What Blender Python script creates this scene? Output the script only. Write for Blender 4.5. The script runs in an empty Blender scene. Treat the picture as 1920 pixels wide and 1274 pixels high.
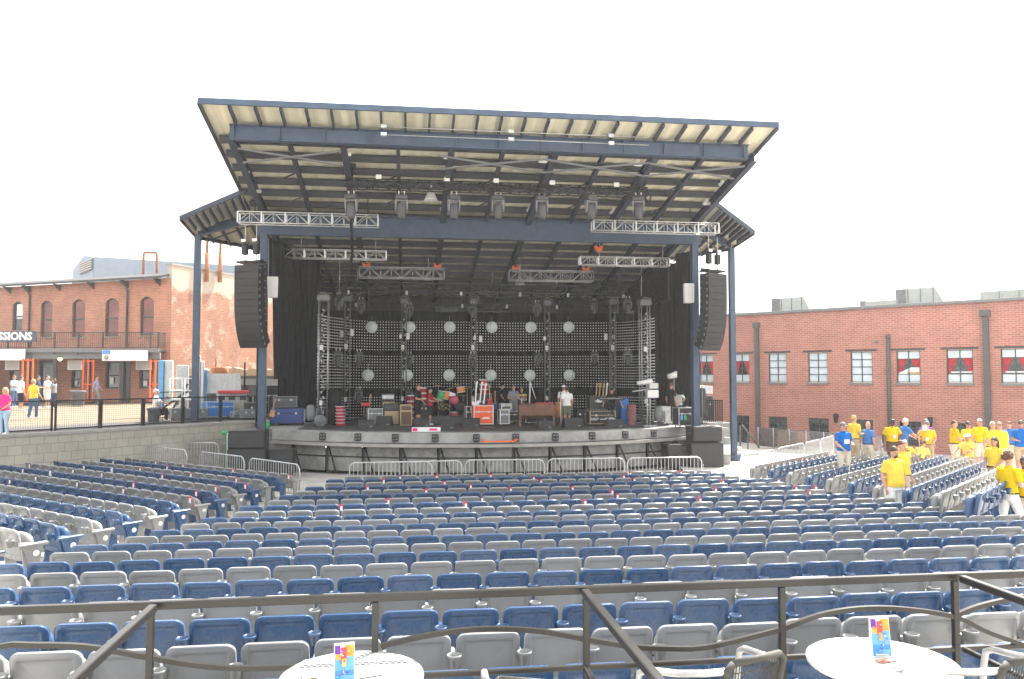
import bpy, math, random
from mathutils import Vector, Matrix, Euler
R = math.radians
random.seed(11)
SC = bpy.context.scene
C = SC.collection
D = bpy.data
# ------------------------------------------------------------------ camera geometry (photo pixels 1920 x 1274)
FPX = 1480.0; YAW = R(7.51); PIT = R(2.71); CAMH = 3.8
SY, CY = math.sin(YAW), math.cos(YAW)
def ray(px, py):
    x = (px-960)/FPX; y = (637-py)/FPX
    f = math.cos(PIT)-y*math.sin(PIT); u = math.sin(PIT)+y*math.cos(PIT)
    return Vector((x*CY+f*SY, -x*SY+f*CY, u))
CAM = Vector((0, 0, CAMH))
def atY(px, py, Y):
    a = ray(px, py); return CAM+a*(Y/a.y)
def atX(px, py, X):
    a = ray(px, py); return CAM+a*(X/a.x)
def atZ(px, py, Z):
    a = ray(px, py); return CAM+a*((Z-CAMH)/a.z)
def atD(px, py, d):
    a = ray(px, py); return CAM+a*(d/(a.x*SY+a.y*CY))
def proj(p):
    X, Y, Z = p[0], p[1], p[2]-CAMH
    x = X*CY-Y*SY; d = X*SY+Y*CY
    f = d*math.cos(PIT)+Z*math.sin(PIT); u = -d*math.sin(PIT)+Z*math.cos(PIT)
    if f < .1: return (-9999, -9999, f)
    return (960+FPX*x/f, 637-FPX*u/f, f)
def lerp(a, b, t): return a+(b-a)*t
def interp(x, tab):
    if x <= tab[0][0]: return tab[0][1]
    for (a, b), (c, d) in zip(tab, tab[1:]):
        if x <= c: return b+(d-b)*(x-a)/(c-a)
    return tab[-1][1]
ONES = 'zero first second third fourth fifth sixth seventh eighth ninth tenth eleventh twelfth thirteenth fourteenth fifteenth sixteenth seventeenth eighteenth nineteenth'.split()
def nth(n):
    if n < 20: return ONES[n]
    t = {2: 'twenty', 3: 'thirty', 4: 'forty'}[n//10]
    if n % 10 == 0: return {2: 'twentieth', 3: 'thirtieth', 4: 'fortieth'}[n//10]
    return t+'-'+ONES[n % 10]
# ------------------------------------------------------------------ mesh builder
class MB:
    def __init__(s):
        s.v = []; s.f = []; s.m = []; s.sm = []; s.x = None
    def add(s, vs, fs, mi=0, sm=False):
        o = len(s.v)
        if s.x is not None: vs = [s.x @ Vector(p) for p in vs]
        s.v += [tuple(p) for p in vs]
        s.f += [tuple(i+o for i in f) for f in fs]
        s.m += [mi]*len(fs); s.sm += [sm]*len(fs)
        return s
    def hexa(s, p, mi=0):
        return s.add(p, [(3, 2, 1, 0), (4, 5, 6, 7), (0, 1, 5, 4), (1, 2, 6, 5), (2, 3, 7, 6), (3, 0, 4, 7)], mi)
    def box(s, c, d, mi=0, rz=0, b=0):
        hx, hy, hz = d[0]/2, d[1]/2, d[2]/2
        ca, sa = math.cos(rz), math.sin(rz)
        T = lambda p: (c[0]+p[0]*ca-p[1]*sa, c[1]+p[0]*sa+p[1]*ca, c[2]+p[2])
        if not b:
            P = [(-hx, -hy, -hz), (hx, -hy, -hz), (hx, hy, -hz), (-hx, hy, -hz), (-hx, -hy, hz), (hx, -hy, hz), (hx, hy, hz), (-hx, hy, hz)]
            return s.hexa([T(p) for p in P], mi)
        b = min(b, hx*.9, hy*.9, hz*.9)
        rings = []
        for z, k in ((-hz, b), (-hz+b, 0), (hz-b, 0), (hz, b)):
            x, y = hx-k, hy-k; q = b*.6
            rings.append([T(p) for p in ((-x+q, -y, z), (x-q, -y, z), (x, -y+q, z), (x, y-q, z), (x-q, y, z), (-x+q, y, z), (-x, y-q, z), (-x, -y+q, z))])
        return s.loft(rings, mi, False)
    def loft(s, rings, mi=0, sm=True, closed=True, caps=True):
        n = len(rings[0]); vs = [p for r in rings for p in r]; fs = []
        for i in range(len(rings)-1):
            for j in range(n if closed else n-1):
                k = (j+1) % n
                fs.append((i*n+j, i*n+k, (i+1)*n+k, (i+1)*n+j))
        if caps and closed:
            fs.append(tuple(range(n-1, -1, -1))); o = (len(rings)-1)*n
            fs.append(tuple(o+j for j in range(n)))
        return s.add(vs, fs, mi, sm)
    def frame_of(s, t):
        t = Vector(t).normalized()
        u = Vector((0, 0, 1)) if abs(t.z) < .95 else Vector((1, 0, 0))
        a = t.cross(u).normalized(); return a, a.cross(t).normalized()
    def tube(s, p, q, r, r2=None, n=8, mi=0, sm=True, caps=True):
        p = Vector(p); q = Vector(q); r2 = r if r2 is None else r2
        a, b = s.frame_of(q-p)
        ang = [2*math.pi*i/n+math.pi/n for i in range(n)]
        return s.loft([[p+(a*math.cos(t)+b*math.sin(t))*r for t in ang], [q+(a*math.cos(t)+b*math.sin(t))*r2 for t in ang]], mi, sm and n > 4, True, caps)
    def path(s, pts, r, n=6, mi=0, caps=True):
        pts = [Vector(p) for p in pts]; rings = []
        a, b = s.frame_of(pts[1]-pts[0])
        for i, p in enumerate(pts):
            t = (pts[min(i+1, len(pts)-1)]-pts[max(i-1, 0)]).normalized()
            a = (a-t*a.dot(t)).normalized(); b = t.cross(a)
            rr = r[i] if isinstance(r, (list, tuple)) else r
            rings.append([p+(a*math.cos(2*math.pi*k/n)+b*math.sin(2*math.pi*k/n))*rr for k in range(n)])
        return s.loft(rings, mi, n > 4, True, caps)
    def bar(s, p, q, w, h, mi=0, up=(0, 0, 1)):
        p = Vector(p); q = Vector(q); t = (q-p).normalized(); up = Vector(up)
        if abs(t.dot(up)) > .98: up = Vector((0, 1, 0))
        a = t.cross(up).normalized()*w/2; b = a.cross(t).normalized()*h/2
        return s.hexa([p-a-b, p+a-b, q+a-b, q-a-b, p-a+b, p+a+b, q+a+b, q-a+b], mi)
    def prism(s, poly, vec, mi=0, sm=False):
        vec = Vector(vec); poly = [Vector(p) for p in poly]
        return s.loft([poly, [p+vec for p in poly]], mi, sm)
    def lathe(s, prof, c=(0, 0, 0), n=16, mi=0, ax='z', sm=True, caps=True):
        rings = []
        for r, z in prof:
            ring = []
            for k in range(n):
                t = 2*math.pi*k/n; x, y = r*math.cos(t), r*math.sin(t)
                ring.append((c[0]+x, c[1]+y, c[2]+z) if ax == 'z' else ((c[0]+x, c[1]-z, c[2]+y) if ax == 'y' else (c[0]+z, c[1]+x, c[2]+y)))
            rings.append(ring)
        return s.loft(rings, mi, sm, True, caps)
    def ball(s, c, r, n=10, m=6, mi=0):
        rx, ry, rz = r if isinstance(r, (tuple, list)) else (r, r, r)
        rings = []
        for i in range(1, m):
            t = math.pi*i/m
            rings.append([(c[0]+rx*math.sin(t)*math.cos(2*math.pi*k/n), c[1]+ry*math.sin(t)*math.sin(2*math.pi*k/n), c[2]-rz*math.cos(t)) for k in range(n)])
        o = (m-1)*n
        vs = [p for r_ in rings for p in r_]+[(c[0], c[1], c[2]-rz), (c[0], c[1], c[2]+rz)]; fs = []
        for i in range(m-2):
            for j in range(n):
                k = (j+1) % n; fs.append((i*n+j, i*n+k, (i+1)*n+k, (i+1)*n+j))
        for j in range(n):
            k = (j+1) % n; fs.append((o, k, j)); fs.append((o+1, (m-2)*n+j, (m-2)*n+k))
        return s.add(vs, fs, mi, True)
    def quad(s, a, b, c, d, mi=0): return s.add([a, b, c, d], [(0, 1, 2, 3)], mi)
    def absorb(s, me, mi=0):
        n = len(me.vertices); co = [0.0]*(3*n); me.vertices.foreach_get('co', co)
        s_x, s.x = s.x, None
        s.add([co[3*i:3*i+3] for i in range(n)], [tuple(p.vertices) for p in me.polygons], mi, True)
        s.x = s_x; return s
    def mesh(s, name, mats):
        me = D.meshes.new(name); me.from_pydata(s.v, [], s.f)
        for m in (mats if isinstance(mats, (list, tuple)) else [mats]): me.materials.append(m)
        me.polygons.foreach_set('material_index', s.m); me.polygons.foreach_set('use_smooth', s.sm)
        me.update(); return me
    def build(s, name, mats, parent=None, world=False, label=None, kind=None):
        if world and parent is not None:
            inv = wmat(parent).inverted(); s.v = [tuple(inv @ Vector(p)) for p in s.v]
        o = D.objects.new(name, s.mesh(name, mats)); C.objects.link(o)
        if parent is not None: o.parent = parent
        if label: o['label'] = label
        if kind: o['kind'] = kind
        return o
def wmat(o):
    M = Matrix.Identity(4)
    while o is not None:
        M = (Matrix.Translation(o.location) @ Matrix.Rotation(o.rotation_euler.z, 4, 'Z') @ Matrix.Diagonal((*o.scale, 1))) @ M; o = o.parent
    return M
def thing(name, label, cat, loc=(0, 0, 0), rz=0, group=None):
    o = D.objects.new(name, None); C.objects.link(o)
    o.location = loc; o.rotation_euler = (0, 0, rz); o.empty_display_size = .2
    o['label'] = label; o['category'] = cat
    if group: o['group'] = group
    return o
def kids(o): return [c for c in D.objects if c.parent == o]
def dup(tree, loc, rz=None, label=None, group=None):
    """tree = (root, [(part, [subparts])])"""
    root, ch = tree
    r = root.copy(); C.objects.link(r); r.location = loc
    if rz is not None: r.rotation_euler = (0, 0, rz)
    if label: r['label'] = label
    if group: r['group'] = group
    for c, subs in ch:
        k = c.copy(); C.objects.link(k); k.parent = r
        for q in subs:
            g = q.copy(); C.objects.link(g); g.parent = k
    return r
def tree_of(root): return (root, [(c, kids(c)) for c in kids(root)])
def struct(name, mb, m):
    o = mb.build(name, m); o['kind'] = 'structure'; return o
def text_mb(txt, size, depth=.01, M=None, mi=0, bold=0):
    cu = D.curves.new('lettering', 'FONT'); cu.body = txt; cu.size = size; cu.extrude = depth; cu.align_x = 'CENTER'; cu.align_y = 'CENTER'; cu.offset = bold; cu.resolution_u = 2
    o = D.objects.new('lettering', cu); C.objects.link(o)
    dg = bpy.context.evaluated_depsgraph_get()
    me = D.meshes.new_from_object(o.evaluated_get(dg))
    mb = MB(); mb.absorb(me, mi); mb.sm = [False]*len(mb.sm)
    if M is not None: mb.v = [tuple(M @ Vector(p)) for p in mb.v]
    D.objects.remove(o); D.curves.remove(cu); D.meshes.remove(me)
    return mb
def remesh(mb, vox, it=2):
    me = mb.mesh('tmp', [MAT['skin']]); o = D.objects.new('tmp', me); C.objects.link(o)
    r = o.modifiers.new('r', 'REMESH'); r.mode = 'VOXEL'; r.voxel_size = vox
    sm = o.modifiers.new('s', 'SMOOTH'); sm.iterations = it; sm.factor = .5
    dg = bpy.context.evaluated_depsgraph_get()
    out = D.meshes.new_from_object(o.evaluated_get(dg))
    D.objects.remove(o); D.meshes.remove(me)
    return out
# ------------------------------------------------------------------ materials
MAT = {}
def mat(name, col, rough=.5, metal=0, var=.12, scale=6, bump=0, bscale=60, spec=.5, emit=None, es=0, alpha=1, coat=0, trans=0, sheen=0, rv=1):
    m = D.materials.new(name); m.use_nodes = True; nt = m.node_tree; N = nt.nodes; L = nt.links
    b = N['Principled BSDF']
    b.inputs['Base Color'].default_value = (*col, 1); b.inputs['Roughness'].default_value = rough; b.inputs['Metallic'].default_value = metal
    b.inputs['Specular IOR Level'].default_value = spec
    if coat: b.inputs['Coat Weight'].default_value = coat
    if trans: b.inputs['Transmission Weight'].default_value = trans
    if alpha < 1: b.inputs['Alpha'].default_value = alpha
    if emit: b.inputs['Emission Color'].default_value = (*emit, 1); b.inputs['Emission Strength'].default_value = es
    tc = N.new('ShaderNodeTexCoord')
    if var:
        n = N.new('ShaderNodeTexNoise'); n.inputs['Scale'].default_value = scale; n.inputs['Detail'].default_value = 5; n.inputs['Roughness'].default_value = .65
        L.new(tc.outputs['Object'], n.inputs['Vector'])
        mx = N.new('ShaderNodeMix'); mx.data_type = 'RGBA'
        mx.inputs[6].default_value = (*[c*(1-var*1.6) for c in col], 1); mx.inputs[7].default_value = (*[min(1, c*(1+var*1.2)) for c in col], 1)
        mr = N.new('ShaderNodeMapRange'); mr.inputs[1].default_value = .3; mr.inputs[2].default_value = .7
        L.new(n.outputs['Fac'], mr.inputs[0]); L.new(mr.outputs[0], mx.inputs[0]); L.new(mx.outputs[2], b.inputs['Base Color'])
        m2 = N.new('ShaderNodeMapRange'); m2.inputs[1].default_value = .3; m2.inputs[2].default_value = .7
        m2.inputs[3].default_value = max(.02, rough-.08*rv); m2.inputs[4].default_value = min(1, rough+.12*rv)
        L.new(n.outputs['Fac'], m2.inputs[0]); L.new(m2.outputs[0], b.inputs['Roughness'])
    if bump:
        n2 = N.new('ShaderNodeTexNoise'); n2.inputs['Scale'].default_value = bscale; n2.inputs['Detail'].default_value = 4
        L.new(tc.outputs['Object'], n2.inputs['Vector'])
        bp = N.new('ShaderNodeBump'); bp.inputs['Strength'].default_value = bump; bp.inputs['Distance'].default_value = .01
        L.new(n2.outputs['Fac'], bp.inputs['Height']); L.new(bp.outputs[0], b.inputs['Normal'])
    MAT[name] = m; return m
def brick_mat(name, c1, c2, mortar, bw=.22, bh=.075, dirt=.3, paint=None, ms=.012):
    m = D.materials.new(name); m.use_nodes = True; nt = m.node_tree; N = nt.nodes; L = nt.links; b = N['Principled BSDF']
    b.inputs['Roughness'].default_value = .85; b.inputs['Specular IOR Level'].default_value = .25
    tc = N.new('ShaderNodeTexCoord'); sp = N.new('ShaderNodeSeparateXYZ'); L.new(tc.outputs['Object'], sp.inputs[0])
    ad = N.new('ShaderNodeMath'); ad.operation = 'ADD'; L.new(sp.outputs[0], ad.inputs[0]); L.new(sp.outputs[1], ad.inputs[1])
    cb = N.new('ShaderNodeCombineXYZ'); L.new(ad.outputs[0], cb.inputs[0]); L.new(sp.outputs[2], cb.inputs[1])
    br = N.new('ShaderNodeTexBrick'); L.new(cb.outputs[0], br.inputs['Vector'])
    br.inputs['Scale'].default_value = 1; br.inputs['Brick Width'].default_value = bw; br.inputs['Row Height'].default_value = bh; br.inputs['Mortar Size'].default_value = ms
    br.inputs['Color1'].default_value = (*c1, 1); br.inputs['Color2'].default_value = (*c2, 1); br.inputs['Mortar'].default_value = (*mortar, 1); br.inputs['Bias'].default_value = -.1
    n = N.new('ShaderNodeTexNoise'); n.inputs['Scale'].default_value = .55; n.inputs['Detail'].default_value = 8; n.inputs['Roughness'].default_value = .7
    L.new(tc.outputs['Object'], n.inputs['Vector'])
    mr = N.new('ShaderNodeMapRange'); mr.inputs[1].default_value = .3; mr.inputs[2].default_value = .75; mr.inputs[3].default_value = 1-dirt; mr.inputs[4].default_value = 1+dirt*.5
    L.new(n.outputs['Fac'], mr.inputs[0])
    mu = N.new('ShaderNodeMix'); mu.data_type = 'RGBA'; mu.blend_type = 'MULTIPLY'; mu.inputs[0].default_value = 1
    L.new(br.outputs['Color'], mu.inputs[6]); L.new(mr.outputs[0], mu.inputs[7])
    out = mu.outputs[2]
    if paint:
        # worn render / old paint: more of it high up, broken by noise
        col, zlo, zhi, amt = paint
        n3 = N.new('ShaderNodeTexNoise'); n3.inputs['Scale'].default_value = .9; n3.inputs['Detail'].default_value = 9; n3.inputs['Roughness'].default_value = .72
        L.new(tc.outputs['Object'], n3.inputs['Vector'])
        zr = N.new('ShaderNodeMapRange'); zr.inputs[1].default_value = zlo; zr.inputs[2].default_value = zhi; zr.inputs[3].default_value = amt; zr.inputs[4].default_value = .95
        L.new(sp.outputs[2], zr.inputs[0])
        a2 = N.new('ShaderNodeMath'); a2.operation = 'ADD'; L.new(n3.outputs['Fac'], a2.inputs[0]); L.new(zr.outputs[0], a2.inputs[1])
        st = N.new('ShaderNodeMapRange'); st.inputs[1].default_value = .95; st.inputs[2].default_value = 1.1; L.new(a2.outputs[0], st.inputs[0])
        mp = N.new('ShaderNodeMix'); mp.data_type = 'RGBA'; mp.inputs[7].default_value = (*col, 1)
        L.new(st.outputs[0], mp.inputs[0]); L.new(out, mp.inputs[6]); out = mp.outputs[2]
    L.new(out, b.inputs['Base Color'])
    bp = N.new('ShaderNodeBump'); bp.inputs['Strength'].default_value = .5; bp.inputs['Distance'].default_value = .01
    L.new(br.outputs['Fac'], bp.inputs['Height']); bp.invert = True; L.new(bp.outputs[0], b.inputs['Normal'])
    MAT[name] = m; return m
mat('skin', (.52, .28, .19), .55, var=.05, scale=9)
mat('skin_tan', (.40, .20, .13), .55, var=.05, scale=9)
mat('skin_dark', (.10, .045, .028), .5, var=.05, scale=9)
mat('eye', (.02, .015, .01), .2, var=0)
mat('lip', (.35, .12, .10), .5, var=0)
def fab(n, c, r=.85): return mat(n, c, r, var=.10, scale=7, bump=.5, bscale=14, spec=.2)
fab('yellow_cloth', (.76, .52, .018)); fab('blue_cloth', (.03, .16, .52)); fab('white_cloth', (.75, .75, .74)); fab('khaki_cloth', (.42, .33, .22)); fab('pale_khaki', (.58, .52, .42))
fab('black_cloth', (.018, .018, .02)); fab('red_cloth', (.38, .02, .04)); fab('pink_cloth', (.72, .03, .19)); fab('lightblue_cloth', (.33, .46, .58)); fab('denim', (.07, .13, .24)); fab('darkblue_cloth', (.03, .045, .10))
fab('grey_cloth', (.22, .23, .24)); fab('lilac_cloth', (.26, .26, .45)); fab('camo_cloth', (.17, .17, .12)); fab('brown_cloth', (.13, .09, .07)); fab('purple_cloth', (.16, .06, .35))
mat('shoe_white', (.7, .7, .7), .6, var=.1); mat('shoe_dark', (.03, .028, .025), .6, var=.1)
mat('hair_brown', (.06, .03, .015), .6, var=.3, scale=40, bump=.6, bscale=90); mat('hair_red', (.13, .05, .02), .6, var=.3, scale=40, bump=.6, bscale=90); mat('hair_blonde', (.55, .33, .11), .6, var=.25, scale=40, bump=.6, bscale=90); mat('hair_grey', (.55, .53, .5), .6, var=.2, scale=40, bump=.6, bscale=90); mat('hair_black', (.012, .011, .01), .5, var=.3, scale=40, bump=.6, bscale=90)
mat('seat_blue', (.032, .080, .180), .27, var=.035, scale=3, bump=.04, bscale=160, rv=.3); mat('seat_grey', (.235, .238, .236), .29, var=.025, scale=3, bump=.04, bscale=160, rv=.3)
mat('cast_grey', (.16, .165, .17), .45, metal=.3, var=.1)
mat('concrete', (.50, .48, .44), .85, var=.14, scale=2.2, bump=.25, bscale=25); mat('concrete_dark', (.30, .29, .27), .85, var=.16, scale=1.8, bump=.25, bscale=25)
mat('concrete_stage', (.31, .31, .30), .8, var=.2, scale=1.4, bump=.2, bscale=25)
mat('asphalt', (.085, .08, .078), .9, var=.2, scale=1.5, bump=.4, bscale=70)
mat('plaza_tan', (.19, .14, .09), .85, var=.14, scale=.7, bump=.3, bscale=50)
mat('steel_blue', (.042, .070, .118), .42, metal=.15, var=.18, scale=2.5); mat('steel_navy', (.026, .036, .058), .5, metal=.15, var=.18, scale=2.5)
mat('deck_cream', (.74, .68, .50), .5, var=.05, scale=3)
mat('alu', (.56, .56, .55), .38, metal=.75, var=.1, scale=6); mat('galv', (.50, .51, .52), .42, metal=.7, var=.18, scale=8)
mat('black_metal', (.016, .016, .018), .45, metal=.3, var=.15); mat('bronze_rail', (.042, .040, .037), .30, metal=.55, var=.04, scale=2, bump=.02, bscale=140, rv=.4); mat('purlin_grey', (.045, .046, .050), .5, metal=.1, var=.15, scale=3); mat('table_dot', (.16, .16, .17), .5, var=0)
mat('black_plastic', (.022, .022, .024), .5, var=.15); mat('dark_grey', (.06, .062, .065), .5, var=.15); mat('mid_grey', (.17, .175, .18), .5, var=.12); mat('bin_grey', (.115, .125, .14), .5, var=.12)
mat('speaker_black', (.012, .0125, .013), .6, var=.15, scale=12); mat('white_plastic', (.70, .69, .66), .45, var=.06)
mat('drape', (.019, .019, .020), .95, var=.25, scale=3, spec=.1)
mat('net_black', (.010, .010, .012), .8, var=0)
mat('bead', (.80, .80, .78), .3, var=0); mat('scrim', (.22, .22, .21), .9, var=.25, scale=2.5); mat('pipe_grey', (.085, .08, .078), .6, var=.15); mat('disc', (.80, .88, .88), .35, var=.12, scale=5)
mat('bulb', (.55, .55, .52), .2, var=0)
mat('glass_dark', (.02, .024, .026), .08, var=.2, scale=1.5, spec=.8); mat('glass_frost', (.62, .70, .76), .35, var=.12, scale=2); mat('glass_red', (.20, .055, .045), .15, var=.3, scale=.9)
mat('curtain_red', (.42, .015, .03), .8, var=.15)
mat('green_paint', (.03, .055, .05), .5, var=.15); mat('orange_paint', (.70, .115, .02), .45, var=.1); mat('case_orange', (.72, .095, .022), .45, var=.08)
mat('case_blue', (.02, .19, .58), .4, var=.1); mat('case_navy', (.025, .06, .22), .45, var=.1); mat('case_grey', (.17, .18, .20), .5, var=.12); mat('case_black', (.02, .02, .022), .5, var=.15)
mat('red_box', (.45, .02, .045), .45, var=.2); mat('pinkish', (.35, .16, .15), .6, var=.2); mat('tweed', (.42, .33, .2), .8, var=.15, scale=60); mat('grille_brown', (.12, .07, .04), .8, var=.2, scale=40)
mat('wood', (.16, .065, .035), .45, var=.3, scale=5); mat('wood_light', (.45, .26, .10), .4, var=.2, scale=8)
mat('green_drum', (.01, .33, .13), .25, var=.05); mat('orange_drum', (.60, .22, .045), .3, var=.1); mat('pink_drum', (.42, .05, .10), .3, var=.25, scale=15); mat('gold', (.6, .42, .14), .3, metal=.8, var=.1); mat('drum_white', (.7, .7, .68), .4, var=.05)
mat('sky_blue_paint', (.11, .33, .62), .45, var=.1); mat('pale_panel', (.55, .56, .54), .55, var=.08); mat('white_sheet', (.72, .72, .73), .5, var=.03); mat('red_paint', (.50, .03, .04), .5, var=.1); mat('navy_sign', (.06, .075, .11), .5, var=.08)
mat('white_paint', (.78, .78, .76), .5, var=.05); mat('hivis', (.35, .75, .05), .5, var=.05); mat('green_plastic', (.03, .38, .13), .45, var=.1); mat('rust', (.30, .12, .04), .8, var=.35, scale=5); mat('tan_wood', (.36, .25, .16), .8, var=.15)
mat('wicker', (.055, .053, .046), .7, var=.3, scale=60); mat('table_top', (.74, .74, .72), .22, metal=.25, var=.05, scale=9)
mat('metal_white', (.22, .29, .37), .5, var=.06, scale=1.5); mat('roof_dark', (.05, .048, .05), .6, var=.2); mat('hvac', (.42, .44, .41), .5, var=.1); mat('flyer_red', (.60, .025, .05), .5, var=0); mat('flyer_dark', (.12, .06, .12), .5, var=0); mat('flyer_white', (.75, .75, .75), .5, var=0)
mat('blue_print', (.05, .25, .62), .4, var=.2, scale=30); mat('print_orange', (.80, .28, .03), .4, var=.2, scale=30); mat('print_red', (.65, .05, .06), .4, var=.2, scale=30); mat('purple_case', (.12, .06, .25), .6, var=.1)
mat('lamp_lit', (.9, .8, .4), .4, var=0, emit=(1, .85, .4), es=3)
brick_mat('brick_left', (.54, .19, .105), (.38, .13, .08), (.48, .33, .25), bw=.34, bh=.12, ms=.02, dirt=.3)
brick_mat('brick_side', (.37, .155, .095), (.28, .115, .07), (.34, .23, .165), bw=.34, bh=.12, ms=.02, dirt=.3, paint=((.42, .36, .29), 9.9, 11.4, .42))
brick_mat('brick_right', (.47, .175, .130), (.36, .125, .095), (.47, .29, .235), bw=.30, bh=.105, dirt=.25, ms=.018)
brick_mat('block_wall', (.42, .40, .335), (.37, .355, .30), (.27, .26, .23), bw=.46, bh=.31, dirt=.25, ms=.012)

for nm in ('seat_blue', 'seat_grey', 'yellow_cloth', 'blue_cloth'):
    m = MAT[nm]; nt = m.node_tree; b_ = nt.nodes['Principled BSDF']; lk = b_.inputs['Base Color'].links[0]; src = lk.from_socket
    oi = nt.nodes.new('ShaderNodeObjectInfo'); mr_ = nt.nodes.new('ShaderNodeMapRange'); mr_.inputs[3].default_value = .82; mr_.inputs[4].default_value = 1.16
    hs = nt.nodes.new('ShaderNodeHueSaturation'); nt.links.new(oi.outputs['Random'], mr_.inputs[0]); nt.links.new(mr_.outputs[0], hs.inputs['Value'])
    ms = nt.nodes.new('ShaderNodeMapRange'); ms.inputs[3].default_value = 1.08; ms.inputs[4].default_value = .84; nt.links.new(oi.outputs['Random'], ms.inputs[0]); nt.links.new(ms.outputs[0], hs.inputs['Saturation'])
    nt.links.new(src, hs.inputs['Color']); nt.links.new(hs.outputs[0], b_.inputs['Base Color'])
def grime(nm, amt=.45, scale=1.1, col=(.12, .11, .10)):
    # stains and wear of their own shape on large surfaces
    m = MAT[nm]; nt = m.node_tree; b_ = nt.nodes['Principled BSDF']; src = b_.inputs['Base Color'].links[0].from_socket
    tc = nt.nodes.new('ShaderNodeTexCoord'); n1 = nt.nodes.new('ShaderNodeTexNoise'); n1.inputs['Scale'].default_value = scale; n1.inputs['Detail'].default_value = 10; n1.inputs['Roughness'].default_value = .75; n1.inputs['Distortion'].default_value = .6
    nt.links.new(tc.outputs['Object'], n1.inputs['Vector']); mr_ = nt.nodes.new('ShaderNodeMapRange'); mr_.inputs[1].default_value = .52; mr_.inputs[2].default_value = .78; mr_.inputs[4].default_value = amt; nt.links.new(n1.outputs['Fac'], mr_.inputs[0])
    mx = nt.nodes.new('ShaderNodeMix'); mx.data_type = 'RGBA'; mx.inputs[7].default_value = (*col, 1); nt.links.new(mr_.outputs[0], mx.inputs[0]); nt.links.new(src, mx.inputs[6]); nt.links.new(mx.outputs[2], b_.inputs['Base Color'])
grime('concrete_stage', .6, 1.6); grime('concrete', .35, .8, (.26, .24, .21)); grime('brick_right', .38, .28, (.16, .09, .075)); grime('brick_left', .35, .35, (.16, .09, .07)); grime('block_wall', .45, .6, (.17, .16, .12)); grime('steel_blue', .25, 1.5, (.05, .06, .07)); grime('scrim', .4, 1.2, (.07, .07, .068)); grime('plaza_tan', .4, .35, (.10, .08, .06))
SKYW, SKYS, EXPO, HAZE = 9.0, .10, 1.75, .0007
# ------------------------------------------------------------------ people
def ringset(mb, rows, mi=0, n=14):
    """rows: (x, y, z, rx, ry) horizontal ellipses"""
    mb.loft([[(x+rx*math.cos(2*math.pi*k/n), y+ry*math.sin(2*math.pi*k/n), z) for k in range(n)] for x, y, z, rx, ry in rows], mi)
ARMS = {  # elbow, wrist for the right-hand (+x) side, relative to the body
    'down': ((.245, -.03, 1.13), (.255, .06, .88)), 'swing': ((.25, .05, 1.14), (.235, .22, .95)), 'back': ((.25, -.12, 1.15), (.25, -.14, .90)),
    'folded': ((.265, .05, 1.17), (.02, .215, 1.19)), 'hip': ((.37, -.07, 1.19), (.205, .06, 1.03)), 'face': ((.29, .17, 1.24), (.125, .17, 1.56)),
    'hold': ((.25, .0, 1.14), (.15, .27, 1.13)), 'low': ((.245, .04, 1.14), (.14, .22, .98)), 'reach': ((.25, .20, 1.24), (.22, .44, 1.15)), 'wide': ((.34, .10, 1.22), (.42, .30, 1.05)),
}
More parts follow.
